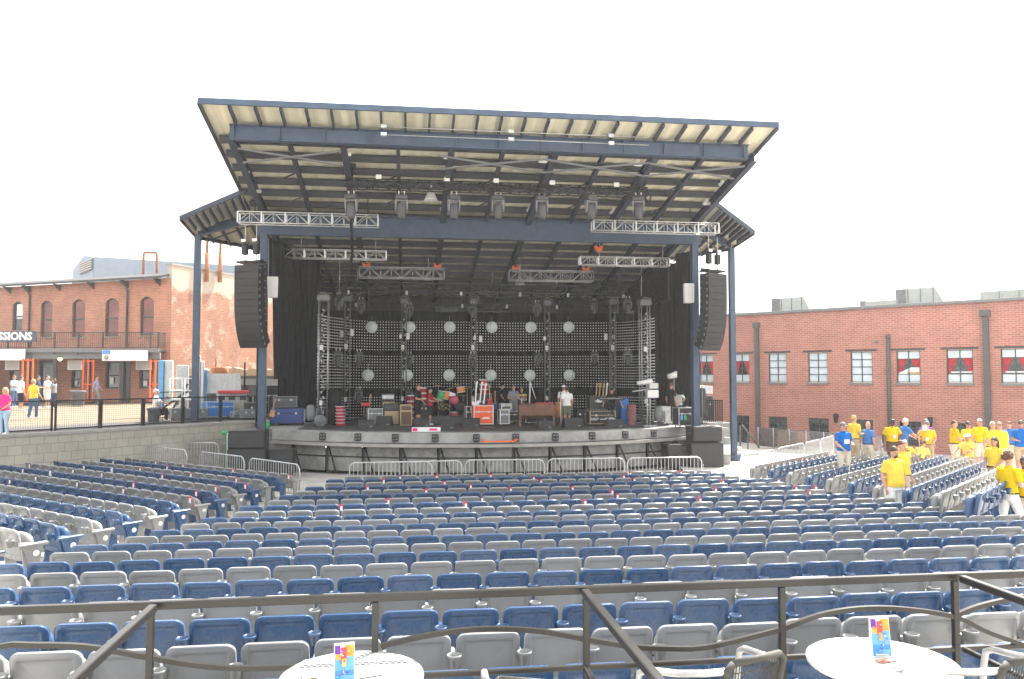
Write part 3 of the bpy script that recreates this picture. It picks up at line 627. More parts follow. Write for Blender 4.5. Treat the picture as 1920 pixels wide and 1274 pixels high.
# flyers wedged between seat backs
FL = [(1040, 85, 7), (1300, 118, 7), (1575, 145, 7), (1055, 140, 7), (1345, 170, 7), (905, 160, 7), (1340, 200, 7), (1185, 215, 7), (730, 235, 7), (1070, 240, 7), (1045, 275, 7), (750, 205, 7), (435, 195, 7), (195, 155, 7), (57, 175, 7), (280, 125, 7), (170, 65, 7), (145, 105, 7), (415, 115, 7), (490, 95, 7), (655, 120, 7), (585, 145, 7), (630, 50, 7), (775, 105, 7), (865, 65, 7), (950, 100, 7),
      (335, 145, 8), (480, 160, 8), (805, 140, 8), (1060, 150, 8), (225, 183, 8), (548, 200, 8), (1100, 190, 8), (1525, 145, 8), (1615, 128, 8), (1705, 155, 8), (1870, 150, 8), (1630, 180, 8), (1295, 208, 8), (1510, 230, 8), (1500, 250, 8), (935, 240, 8), (455, 245, 8), (265, 275, 8), (775, 268, 8), (1370, 285, 8), (60, 310, 8), (715, 300, 8), (125, 228, 8), (730, 220, 8),
      (170, 180, 9), (190, 215, 9), (95, 270, 9), (490, 180, 9), (620, 200, 9), (755, 215, 9), (680, 250, 9), (465, 95, 9), (625, 60, 9), (790, 18, 9), (840, 75, 9)]
taken = set()
allv = [(proj(s[0]+Vector((.26*math.cos(s[1])+.2*math.sin(s[1]), .26*math.sin(s[1])-.2*math.cos(s[1]), .80))), s) for d, q, s in vis]
for n_, (cx, cy, z) in enumerate(FL):
    px = cx/2.936+{7: 0, 8: 640, 9: 1280}[z]; py = 840+cy/2.936
    best = min(range(len(allv)), key=lambda i: (allv[i][0][0]-px)**2+4*(allv[i][0][1]-py)**2+(1e9 if i in taken else 0)); taken.add(best)
    s = allv[best][1]; ca, sa = math.cos(s[1]), math.sin(s[1])
    kind = 'red' if (z != 7 or cx > 700) and n_ % 9 != 8 else ('white' if n_ % 5 == 0 else 'dark')
    blk = {'mid': s[3], 'left': s[3]+', angled left block', 'right': s[3]+', angled right block'}[s[4]]
    near_p = f'{nth(1+sum(1 for i in taken if allv[i][1][4:] == s[4:]))} flyer placed' if False else ''
    same = [i for i in taken if allv[i][1][4:] == s[4:]]
    t = thing('paper_flyer', f'{kind} and white flyer on a {s[2]} seat, {blk}', 'flyer', s[0], s[1], 'flyers wedged between the seats')
    t['_x'] = px; t['_r'] = str(s[4:])
    m = MB(); m.hexa([(.235, -.27, .66), (.305, -.27, .66), (.30, -.245, .66), (.24, -.245, .66), (.238, -.305, .855), (.300, -.298, .86), (.296, -.284, .86), (.242, -.292, .855)]); m.box((.285, -.308, .76), (.045, .012, .11), 1, .2)
    m.build('leaflet', [MAT['flyer_'+kind], MAT['flyer_white']], t)
grp = {}
for o in D.objects:
    if '_r' in o: grp.setdefault((o['_r'], o['label']), []).append((o['_x'], o))
for k_, l_ in grp.items():
    l_.sort(key=lambda a: a[0])
    for i, (x, o) in enumerate(l_):
        if len(l_) > 1: o['label'] = nth(i+1)+' '+o['label']
        del o['_x']; del o['_r']
# ------------------------------------------------------------------ ground of the bowl
b = MB(); b.box((20, 100, -.35), (1400, 1400, .5)); struct('ground', b, MAT['concrete'])
b = MB()
for k in range(22):
    y0 = ROWY[k]-.42; z = ROWZ[k]-.85
    if k == 0: y0 -= .25
    y1 = ROWY[k]+.43
    a, c = xl(ROWY[k])-.1, xr(ROWY[k])+.1
    b.hexa([(a, y0, -.2), (c, y0, -.2), (c, y1, -.2), (a, y1, -.2), (a, y0, z), (c, y0, z), (c, y1, z), (a, y1, z)])
for ends, ang, L in ((LEND, LA, 18), (REND, RA, 9.5)):
    dv = Vector((math.cos(ang), math.sin(ang), 0)); nv = Vector((math.cos(ang-math.pi/2), math.sin(ang-math.pi/2), 0))
    if ang == RA: nv = -nv
    # nv points towards the stage side of each row
    nv = nv if nv.y > 0 else -nv
    for i, e in enumerate(ends):
        p = Vector((e[0], e[1], 0)); z = e[2]-.85; q0 = p-dv*.1-nv*.42; q1 = p+dv*L-nv*.42; q2 = q1+nv*.86; q3 = q0+nv*.86
        b.hexa([(v.x, v.y, -.2) for v in (q0, q1, q2, q3)]+[(v.x, v.y, z) for v in (q0, q1, q2, q3)])
struct('seating_terrace', b, MAT['concrete'])
# sloping aisles either side of the middle block
b = MB()
for sgn, fa, ends in ((-1, xl, LEND), (1, xr, REND)):
    pr = None
    for k in range(-1, 23):
        y = 5.35+.85*k; z = interp(y, list(zip(ROWY, ROWZ)))-.85-.05; xi = fa(y)
        xo = xi+sgn*9
        row = ((xi-sgn*.15, y, z), (xo, y, z))
        if pr: b.hexa([(pr[0][0], pr[0][1], -.3), (pr[1][0], pr[1][1], -.3), (row[1][0], row[1][1], -.3), (row[0][0], row[0][1], -.3), pr[0], pr[1], row[1], row[0]])
        pr = row
struct('aisle_path', b, MAT['concrete'])
# ------------------------------------------------------------------ stage platform
ACX, ACY, ARr = 3.5, 45.9, 14.9
def arc(x, r=ARr): return ACY-math.sqrt(max(.01, r*r-(x-ACX)**2))
stage = thing('concert_stage', 'curved concrete concert stage with pale front band above a dark panelled skirt', 'stage', (3.3, 36, 0))
xs = [-5.6+18.2*i/40 for i in range(41)]
b = MB()
b.prism([(x, arc(x)+.02, 1.2) for x in xs]+[(12.6, 45, 1.2), (-5.6, 45, 1.2)], (0, 0, .4)); b.build('deck', MAT['concrete_stage'], stage, True)
for xa, xb in ((-8.0, -5.6), (12.6, 15.0)):
    b = MB(); b.box(((xa+xb)/2, 40, .9), (xb-xa, 10.5, 1.4)); b.build('side_deck', MAT['concrete_stage'], stage, True)
b = MB()
for a, c in zip(xs, xs[1:]):
    b.hexa([(a, arc(a)-.25, 1.05), (c, arc(c)-.25, 1.05), (c, arc(c)+.3, 1.05), (a, arc(a)+.3, 1.05), (a, arc(a)-.25, 1.17), (c, arc(c)-.25, 1.17), (c, arc(c)+.3, 1.17), (a, arc(a)+.3, 1.17)])
b.build('front_ledge', MAT['concrete_dark'], stage, True)
sx_ = [-6.2+19.2*i/13 for i in range(14)]
sk = lambda x: arc(min(max(x, -5.4), 12.4))+.1
for a, c in zip(sx_, sx_[1:]):
    b = MB(); m_ = .03
    b.hexa([(a+m_, sk(a), .05), (c-m_, sk(c), .05), (c-m_, sk(c)+.05, .05), (a+m_, sk(a)+.05, .05), (a+m_, sk(a), 1.05), (c-m_, sk(c), 1.05), (c-m_, sk(c)+.05, 1.05), (a+m_, sk(a)+.05, 1.05)])
    p = b.build('skirt_panel', MAT['scrim'], stage, True)
    f = MB(); f.bar((a+.05, sk(a)-.05, .0), (a+.05, sk(a)-.05, 1.04), .07, .07); f.bar((a+.05, sk(a)-.03, .62), (c, sk(c)-.03, .62), .03, .05); f.bar((a+.1, sk(a)-.06, 1.0), (a+.45, sk(a)-.55, .02), .05, .05)
    f.build('brace_frame', MAT['black_metal'], p, True)
for px in (605, 671, 741, 816, 893, 967, 1041, 1110, 1172, 1225):
    y = 826-.00011*(px-930)**2
    q = atY(px, y, 31.5); x = q.x
    for _ in range(4): q = atY(px, y, arc(x)); x = q.x
    b = MB(); b.box((x, arc(x)-.03, 1.41), (.26, .1, .30), b=.02); ob = b.build('outlet_box', MAT['black_plastic'], stage, True)
    b = MB()
    for dx in (-.06, .06):
        for dz in (-.07, .07): b.lathe([(.035, 0), (.035, .02)], (x+dx, arc(x)-.085, 1.41+dz), 8, 0, 'y')
    b.build('socket_key', MAT['mid_grey'], ob, True)
# ------------------------------------------------------------------ canopy
can = thing('stage_canopy', 'navy steel canopy over the stage with cream corrugated roof and side wings', 'canopy', (3.2, 32.5, 0))
RF, RB, RZ, RS = 24.9, 44.5, 12.27, .2
def rz(y): return RZ-RS*(y-RF)
X0, X1 = -6.38, 12.3
b = MB(); n = 124; rows_ = []
for y in (RF, RB):
    r = []
    for i in range(n+1):
        x = lerp(X0, X1, i/n); ph = i % 4; r.append((x, y, rz(y)+(.0 if ph in (0, 1) else .045)))
    rows_.append(r)
vs = rows_[0]+rows_[1]; k = n+1
b.add(vs, [(i, i+1, k+i+1, k+i) for i in range(n)])
b.add([(x, y, z+.02) for x, y, z in vs], [(i, i+1, k+i+1, k+i) for i in range(n)])
b.build('roof_deck', MAT['deck_cream'], can, True)
b = MB(); b.bar((X0-.05, RF-.04, rz(RF)-.02), (X1+.05, RF-.04, rz(RF)+.02), .08, .18); b.build('front_fascia', MAT['steel_blue'], can, True)
for x in (X0-.04, X1+.04):
    b = MB(); b.bar((x, RF, rz(RF)-.03), (x, RB, rz(RB)-.03), .08, .22); b.build('edge_fascia', MAT['steel_navy'], can, True)
for i in range(23):
    x = lerp(X0+.85, X1-.85, i/22); b = MB(); b.bar((x, RF+.02, rz(RF)-.10), (x, 26.0, rz(26.0)-.10), .07, .17); b.build('joist', MAT['steel_navy'], can, True)
def ibeam(mb, p, q, w, h, t=.03):
    p = Vector(p); q = Vector(q); d = (q-p).normalized(); a = d.cross(Vector((0, 0, 1))).normalized(); u = a.cross(d)
    mb.bar(p+u*(h/2-t/2), q+u*(h/2-t/2), w, t); mb.bar(p-u*(h/2-t/2), q-u*(h/2-t/2), w, t); mb.bar(p, q, .04, h-2*t-.002)
b = MB(); ibeam(b, (-5.75, 26.1, 11.68), (11.8, 26.1, 11.68), .28, .50)
for i in range(13): b.bar((lerp(-5.6, 11.6, i/12), 25.99, 11.46), (lerp(-5.6, 11.6, i/12), 25.99, 11.90), .03, .10)
b.build('front_beam', MAT['steel_blue'], can, True)
y = 27.0
while y < 44.2:
    b = MB(); ibeam(b, (X0+.1, y, rz(y)-.14), (X1-.1, y, rz(y)-.14), .16, .24, .02); b.build('purlin', MAT['purlin_grey'], can, True); y += 1.02
for i in range(11):
    x = lerp(-5.72, 12.1, i/10); heavy = i % 2 == 0; h = .34 if heavy else .22
    b = MB(); ibeam(b, (x, 26.26, rz(26.26)-.27-h/2), (x, 44.2, rz(44.2)-.27-h/2), .22 if heavy else .13, h); r_ = b.build('rafter', MAT['steel_navy'], can, True)
for (a, c) in ((-5.6, -2.3), (1.0, 4.7), (4.7, 8.4), (8.4, 11.9)):
    for s_ in (0, 1):
        b = MB(); ya, yb = (26.6, 27.6) if s_ else (27.6, 26.6); b.bar((a, ya, rz(ya)-.62), (c, yb, rz(yb)-.60), .10, .05); b.build('cross_brace', MAT['mid_grey'], can, True)
for x in (-4.6, -1.0, 2.6, 6.2, 9.8):
    for y in (29.0, 31.0):
        b = MB(); b.bar((x, y, rz(y)-.55), (x+.75, y+.1, rz(y)-.15), .05, .05); b.build('knee_brace', MAT['steel_navy'], can, True)
CXL, CXR = -5.73, 12.18
b = MB(); ibeam(b, (CXL-.3, 32.5, 9.93), (CXR+.3, 32.5, 9.93), .36, .86, .04); b.build('proscenium_beam', MAT['steel_blue'], can, True)
for x in (CXL, CXR):
    b = MB(); b.box((x, 32.30, 4.75), (.28, .035, 9.5)); b.box((x, 32.56, 4.75), (.28, .035, 9.5)); b.box((x, 32.43, 4.75), (.03, .224, 9.5))
    b.box((x, 32.42, .02), (.6, .6, .05)); c_ = b.build('column', MAT['steel_blue'], can, True)
    f = MB(); f.path([(x+.2, 32.2, 9.3), (x+.22, 32.2, 8.2), (x+.18, 32.2, 6.0), (x+.2, 32.2, 1.8)], .02, 5); f.build('cable', MAT['mid_grey'], c_, True)
for sgn, cx_, ox in ((-1, CXL, -8.68), (1, CXR, 14.52)):
    b = MB(); b.bar((ox, 34, 0), (ox, 34, 9.66), .24, .24); b.lathe([(.3, 0), (.3, .35)], (ox, 34, 0), 14); b.build('outer_post', MAT['steel_blue'], can, True)
    b = MB(); ibeam(b, (cx_+sgn*.2, 32.5, 10.25), (ox, 34, 9.80), .16, .36); b.build('wing_beam', MAT['steel_blue'], can, True)
    tip = Vector((ox+sgn*.15, 31.9, 9.97)); inn = Vector((cx_+sgn*.45, 31.0, 10.95)); r1 = Vector((cx_+sgn*.7, 38.0, 9.75)); r2 = Vector((ox+sgn*.25, 34.6, 9.75))
    nseg = 36
    b = MB()
    A = [tip.lerp(inn, i/nseg) for i in range(nseg+1)]; B = [r2.lerp(r1, i/nseg) for i in range(nseg+1)]
    for q_ in (A, B):
        for i in range(nseg+1): q_[i] = q_[i]+Vector((0, 0, .03 if i % 4 > 1 else 0))
    b.add(A+B, [(i, i+1, nseg+2+i, nseg+1+i) for i in range(nseg)]); b.add([p+Vector((0, 0, .02)) for p in A+B], [(i, i+1, nseg+2+i, nseg+1+i) for i in range(nseg)])
    b.build('wing_deck', MAT['deck_cream'], can, True)
    b = MB(); b.bar(tip, inn, .06, .18); b.bar(tip, r2, .06, .2); b.bar(r2, r1, .06, .26); b.build('wing_fascia', MAT['steel_navy'], can, True)
    for i in range(1, 9):
        t = i/9; p = tip.lerp(inn, t)-Vector((0, 0, .11)); q = r2.lerp(r1, t)-Vector((0, 0, .11)); m_ = p.lerp(q, min(1, (1.5)/(q-p).length))
        b = MB(); b.bar(p, q if i % 2 == 0 else m_, .06, .17); b.build('wing_joist', MAT['steel_navy'], can, True)
    b = MB(); b.bar((cx_+sgn*.4, 33.0, 10.05), r2-Vector((sgn*.5, .0, .2)), .05, .05); b.bar(r1-Vector((0, .6, .25)), (ox-sgn*.4, 34.2, 9.55), .05, .05); b.build('wing_brace', MAT['steel_navy'], can, True)
for x in (X0+.25, X1-.25):
    b = MB(); b.prism([(x, 35.5, 7.4), (x, 44.2, 7.4), (x, 44.2, rz(44.2)-.12), (x, 35.5, rz(35.5)-.12)], (.06, 0, 0)); b.build('side_cladding', MAT['black_metal'], can, True)
# conduit with junction boxes under the front overhang
p0, p1 = atY(720, 222, 25.5), atY(1216, 243, 25.5)
for dz in (0, -.26):
    b = MB(); b.tube((p0.x, 25.5, 11.88+dz), (p1.x, 25.5, 11.88+dz), .013, n=6); b.build('conduit', MAT['galv'], can, True)
for x in (p0.x, atY(1145, 240, 25.5).x, atY(958, 230, 25.5).x):
    for dz in (0, -.26):
        b = MB(); b.box((x, 25.45, 11.88+dz), (.2, .1, .13), b=.015); b.build('junction_box', MAT['galv'], can, True)
for px, py, Y in ((460, 321, 29), (482, 359, 30.5), (650, 289, 26.9), (840, 295, 26.9), (1018, 302, 26.9), (1196, 308, 26.9), (1354, 347, 29), (1325, 382, 30.3), (832, 392, 32.0), (994, 395, 32.0), (1150, 399, 32.0)):
    q = atY(px, py, Y); b = MB(); b.box(q, (.30, .14, .13), b=.02); b.box((q.x, q.y, q.z+.12), (.14, .1, .1)); b.build('beam_clamp', MAT['white_plastic'], can, True)
# ------------------------------------------------------------------ trusses
def truss(name, label, p, q, h, m, n, depth=.3, r=.026, group=None, th=.014):
    p = Vector(p); q = Vector(q); t = thing(name, label, 'truss', ((p+q)/2)[:], 0, group)
    d = (q-p); a = Vector((-d.y, d.x, 0)).normalized()*depth/2; u = Vector((0, 0, h/2)); 
    for s1 in (-1, 1):
        for s2 in (-1, 1):
            b = MB(); b.tube(p+a*s1+u*s2, q+a*s1+u*s2, r, n=6); b.build('chord', MAT[m], t, True)
    b = MB()
    for s1 in (-1, 1):
        for i in range(n):
            A = p.lerp(q, i/n)+a*s1; B = p.lerp(q, (i+1)/n)+a*s1
            b.tube(A-u, A+u, th, n=5); b.tube(A-u if i % 2 == 0 else A+u, B+u if i % 2 == 0 else B-u, th, n=5)
        b.tube(q+a*s1-u, q+a*s1+u, th, n=5)
    for i in range(0, n+1):
        A = p.lerp(q, i/n)
        for s2 in (-1, 1): b.tube(A-a+u*s2, A+a+u*s2, th, n=5)
    b.build('lattice', MAT[m], t, True)
    return t
def end_frames(t, p, q, h, m, depth, k=6):
    p = Vector(p); q = Vector(q); d = q-p; a = Vector((-d.y, d.x, 0)).normalized()*depth/2
    for i in range(k+1):
        A = p.lerp(q, i/k); b = MB()
        for s in (-1, 1): b.bar(A+a*s-Vector((0, 0, h/2)), A+a*s+Vector((0, 0, h/2)), .055, .05)
        b.build('frame_post', MAT[m], t, True)
def hangers(t, pts, m='alu', r=.012):
    for p, q in pts:
        b = MB(); b.tube(p, q, r, n=5); b.build('hanging_chain', MAT[m], t, True)
G1 = 'aluminium trusses under the canopy'
p, q = (-6.5, 31.3, 9.93), (-1.2, 31.3, 9.93); t = truss('lighting_truss', 'silver box truss across the beam above the speaker column beside the brick wall', p, q, .42, 'alu', 12, .42, group=G1); end_frames(t, p, q, .42, 'alu', .42); hangers(t, [((-5.9, 31.3, 10.1), (-5.9, 31.3, 10.9)), ((-1.6, 31.3, 10.1), (-1.6, 31.3, 10.9))], 'black_metal', .02)
p, q = (7.45, 31.3, 9.96), (12.75, 31.3, 9.96); t = truss('lighting_truss', 'silver box truss across the beam on the side of the steward crowd', p, q, .42, 'alu', 12, .42, group=G1); end_frames(t, p, q, .42, 'alu', .42); hangers(t, [((8.5, 31.3, 10.1), (8.5, 31.3, 10.9)), ((11.6, 31.3, 10.1), (11.6, 31.3, 10.9))], 'black_metal', .02)
p, q = (-5.2, 34, 8.98), (-.95, 34, 8.98); t = truss('lighting_truss', 'silver truss just inside the stage opening near the first black drape', p, q, .36, 'alu', 10, .36, group=G1); end_frames(t, p, q, .36, 'alu', .36, 5); hangers(t, [((-2.9, 34, 8.8), (-2.9, 34, 7.3)), ((-4.5, 34, 9.1), (-4.5, 34, 9.9)), ((-1.4, 34, 9.1), (-1.4, 34, 9.9))])
p, q = (7.5, 34, 8.92), (11.55, 34, 8.92); t = truss('lighting_truss', 'silver truss just inside the stage opening with an orange clamp above it', p, q, .36, 'alu', 10, .36, group=G1); end_frames(t, p, q, .36, 'alu', .36, 5); hangers(t, [((10.3, 34, 8.8), (10.3, 34, 7.4)), ((8.4, 34, 9.1), (8.4, 34, 9.9)), ((11.3, 34, 9.1), (11.3, 34, 9.9))])
b = MB(); b.box((8.35, 34, 9.45), (.3, .2, .16), b=.02); b.box((8.22, 34, 9.55), (.12, .22, .1)); b.box((8.48, 34, 9.55), (.12, .22, .1)); b.build('orange_clamp', MAT['orange_paint'], t, True)
for p, q, lb in (((-2.2, 36, 8.5), (1.62, 36, 8.5), 'dull silver truss deeper in the stage with two orange clamps, nearer the brick wall'), ((4.6, 36, 8.48), (8.55, 36, 8.48), 'dull silver truss deeper in the stage with two orange clamps, nearer the stewards')):
    t = truss('lighting_truss', lb, p, q, .46, 'galv', 8, .46, .022, G1)
    for i in (.08, .92):
        c = Vector(p).lerp(Vector(q), i); b = MB(); b.box((c.x, 36, c.z+.33), (.34, .2, .1), b=.02); b.box((c.x-.12, 36, c.z+.41), (.1, .16, .08)); b.box((c.x+.12, 36, c.z+.41), (.1, .16, .08)); b.build('orange_clamp', MAT['orange_paint'], t, True)
        hangers(t, [((c.x, 36, c.z+.4), (c.x, 36, c.z+1.2))], 'black_metal', .015)
# dark lighting truss out front
p, q = (-2.2, 28.5, 10.72), (8.85, 28.5, 10.72); FT = truss('lighting_truss', 'long dark lighting truss hung under the roof carrying seven moving lamps', p, q, .32, 'black_metal', 30, .32, .028, G1, .016)
hangers(FT, [((x, 28.5, 10.9), (x, 28.5, 11.5)) for x in (-2.1, 1.5, 5.1, 8.7)], 'black_metal', .025)
for x in (-2.1, 1.5, 5.1, 8.7):
    b = MB(); b.box((x, 28.5, 11.12), (.22, .22, .36), b=.03); b.lathe([(.1, -.2), (.12, 0), (.1, .2)], (x, 28.5, 11.35), 10, 0, 'x'); b.build('hoist_motor', MAT['black_metal'], FT, True)
for px in (710, 838, 930, 1035, 1155):
    q = atY(px, 335, 28.4); b = MB(); b.box((q.x, 28.35, 10.95), (.2, .1, .16), b=.01); b.build('tag_plate', MAT['white_plastic'], FT, True)
b = MB(); b.path([(8.7, 28.4, 10.9), (9.0, 28.4, 10.6), (8.95, 28.4, 10.2), (8.75, 28.4, 10.55)], .04, 6); b.path([(-2.0, 28.4, 10.6), (-2.1, 29.2, 9.6), (-2.2, 31.5, 8.6), (-2.6, 33.0, 7.4), (-3.0, 34.2, 7.0)], .06, 7); b.build('cable', MAT['black_metal'], FT, True)
b = MB(); b.path([(lerp(-2.2, 8.8, i/60), 28.5+.05*math.sin(i*1.7), 10.72+.1*math.sin(i*.9)+.06*math.sin(i*2.3)) for i in range(61)], .03, 5); b.build('cable_run', MAT['dark_grey'], FT, True)
# ------------------------------------------------------------------ moving heads and lamps
def moving_head():
    t = thing('moving_head_lamp', 'x', 'stage lamp', (0, 0, 0), 0, 'moving head lamps')
    b = MB(); b.box((0, 0, -.16), (.42, .32, .17), b=.03); b.build('base', MAT['dark_grey'], t)
    b = MB()
    for s in (-1, 1): b.tube((s*.1, 0, -.08), (s*.1, 0, .06), .022, n=6); b.box((s*.1, 0, .03), (.05, .06, .1), b=.01)
    b.build('clamp', MAT['alu'], t)
    b = MB()
    b.box((0, 0, -.275), (.40, .14, .06), b=.02)
    for s in (-1, 1): b.loft([[(s*x, y, z) for x, y in ((.16, -.08), (.235, -.08), (.235, .08), (.16, .08))] for z in (-.25,)]+[[(s*x, y, -.62) for x, y in ((.19, -.06), (.225, -.06), (.225, .06), (.19, .06))]]+[[(s*x, y, -.70) for x, y in ((.185, -.03), (.205, -.03), (.205, .03), (.185, .03))]], 0, False)
    b.build('yoke', MAT['mid_grey'], t)
    b = MB(); b.lathe([(.05, -.36), (.13, -.37), (.165, -.44), (.17, -.60), (.15, -.80), (.12, -.92), (.10, -.93)], (0, 0, 0), 16); h = b.build('lamp_head', MAT['dark_grey'], t)
    b = MB(); b.lathe([(.095, -.945), (.095, -.932)], (0, 0, 0), 14); b.build('lens', MAT['glass_dark'], h)
    return tree_of(t)
MHp = moving_head(); first_mh = [True]
def mh(px, ytop, Y, label, tilt=0, rot=0, s=1):
    q = atY(px, ytop, Y)
    if first_mh[0]: first_mh[0] = False; o = MHp[0]; o.location = q; o['label'] = label
    else: o = dup(MHp, q, None, label)
    o.rotation_euler = (0, 0, rot); o.scale = (s, s, s); return o
for i, px in enumerate((659, 753, 851, 934, 1016, 1108, 1197)):
    mh(px, 362+i*.6, 28.5, f'{nth(i+1)} moving lamp from the brick-wall end hanging under the long dark truss', rot=(i % 3-1)*.35)
IN = [(636, 551, 38.2, 'moving lamp high beside the bulb-lit tower near the first drape', .98), (677, 560, 40, 'moving lamp high above the bead net, next to the first tower', .95), (768, 570, 41, 'moving lamp above the second upper white disc', .9), (886, 568, 40.4, 'moving lamp high on the middle dark tower', .95), (1007, 566, 40.6, 'moving lamp above the fifth upper white disc', .95), (1114, 562, 40, 'moving lamp high above the sixth upper white disc', .9), (1177, 558, 38.4, 'moving lamp high beside the far drape tower', .98),
      (634, 656, 38.2, 'moving lamp at mid height beside the bulb-lit tower near the first drape', .98), (673, 658, 40, 'moving lamp between the two bead nets above the first lower disc', .95), (768, 662, 41, 'moving lamp directly above the second lower white disc', .9), (886, 662, 40.4, 'moving lamp at mid height on the middle dark tower', .95), (1008, 660, 40.6, 'moving lamp above the fifth lower white disc', .95), (1115, 658, 40, 'moving lamp between the nets beyond the sixth lower disc', .9), (1177, 656, 38.4, 'moving lamp at mid height beside the far drape tower', .98), (672, 728, 40, 'moving lamp low down behind the red crates', .95), (768, 728, 41, 'moving lamp low down behind the man in black', .9)]
for i, (px, py, Y, lb, s) in enumerate(IN): mh(px, py, Y, lb, rot=.5*((i % 3)-1), s=s*.9)
q = atY(808, 350, 29.2); t = thing('dome_lamp', 'clear ribbed dome work lamp among the moving lamps on the long truss', 'lamp', q)
b = MB(); b.tube((0, 0, .15), (0, 0, -.1), .05); b.lathe([(.06, -.08), (.1, -.14), (.24, -.50), (.26, -.52), (.24, -.53), (.05, -.2)], (0, 0, 0), 18); b.build('shade', MAT['white_plastic'], t)
for px, py, lb in ((803, 505, 'clear dome work lamp hung behind the deeper truss near the brick wall'), (975, 515, 'clear dome work lamp hung behind the deeper truss near the stewards')):
    t = thing('dome_lamp', lb, 'lamp', atY(px, py, 37.5)); b = MB(); b.tube((0, 0, .9), (0, 0, -.1), .02); b.lathe([(.06, -.08), (.24, -.50), (.26, -.52), (.05, -.2)], (0, 0, 0), 14); b.build('shade', MAT['galv'], t)
# ------------------------------------------------------------------ LED bead curtain (U-shaped net), round lamps, towers
led = thing('bead_curtain', 'dark U-shaped curtain net studded with rows of small white beads', 'light curtain', (4, 41.5, DZ))
def ucurve(s):
    # s in metres along the net; sides come forward
    pts = [(-4.15, 37.4), (-3.75, 39.2), (-2.9, 40.7), (-1.6, 41.4), (.5, 41.6), (7.5, 41.6), (9.6, 41.4), (10.9, 40.7), (11.65, 39.2), (12.0, 37.4)]
    out = []
    for (a, b_) in zip(pts, pts[1:]):
        L = math.hypot(b_[0]-a[0], b_[1]-a[1])
        if s <= L: return (lerp(a[0], b_[0], s/L), lerp(a[1], b_[1], s/L))
        s -= L
    return None
for lo, hi, lb in ((5.22, 6.68, 'upper'), (3.28, 4.88, 'lower'), (1.75, 2.9, 'ground')):
    m = MB(); w = MB(); z = lo; rows_n = int((hi-lo)/.145); 
    for r_ in range(rows_n+1):
        z = lo+r_*.145; s = 0.0; prev = None; i = 0
        while True:
            p = ucurve(s)
            if p is None: break
            if lb == 'ground' and 1.0 < p[0] < 8.2: s += .145; prev = None; continue
            zz = z+.02*math.sin(s*.9)
            m.box((p[0], p[1], zz), (.042, .042, .042))
            if i % 4 == 0:
                if prev and p[1] < 40.9: w.bar(prev, (p[0], p[1], zz), .007, .007)
                prev = (p[0], p[1], zz)
            s += .145; i += 1
    s = 0
    while ucurve(s):
        p = ucurve(s)
        if not (lb == 'ground' and 1.0 < p[0] < 8.2): w.bar((p[0], p[1]+.01, lo-.05), (p[0], p[1]+.01, hi+.05), .008, .008)
        s += 2.2
    n_ = w.build('net', MAT['dark_grey'], led, True); m.build('bead', MAT['bead'], n_, True, kind='stuff')
def disc_lamp(px, py, Y, label):
    q = atY(px, py, Y); t = thing('round_lamp', label, 'round lamp', q, 0, 'round white lamps behind the bead net')
    b = MB(); b.lathe([(.02, -.04), (.22, -.035), (.29, 0), (.31, .06), (.28, .14)], (0, 0, 0), 24, 0, 'y'); b.build('face', MAT['disc'], t)
    b = MB()
    for o in (-.12, .0, .12):
        k_ = math.sqrt(.3**2-o*o); b.bar((o, -.075, -k_), (o, -.075, k_), .014, .01); b.bar((-k_, -.07, o), (k_, -.07, o), .008, .01)
    b.box((0, .16, .1), (.1, .08, .5)); b.build('guard_frame', MAT['black_metal'], t)
    b = MB(); b.tube((0, .1, .3), (0, .1, .62), .012, n=5); b.build('hanger', MAT['alu'], t)
    return t
for i, px in enumerate((697, 768, 843, 922, 995, 1066)): disc_lamp(px, 614, 42.0, f'{nth(i+1)} white round lamp of the upper row, counted from the first drape')
for i, px in enumerate((690, 763, 842, 920, 993, 1067)): disc_lamp(px, 704, 42.0, f'{nth(i+1)} white round lamp of the lower row, counted from the first drape')
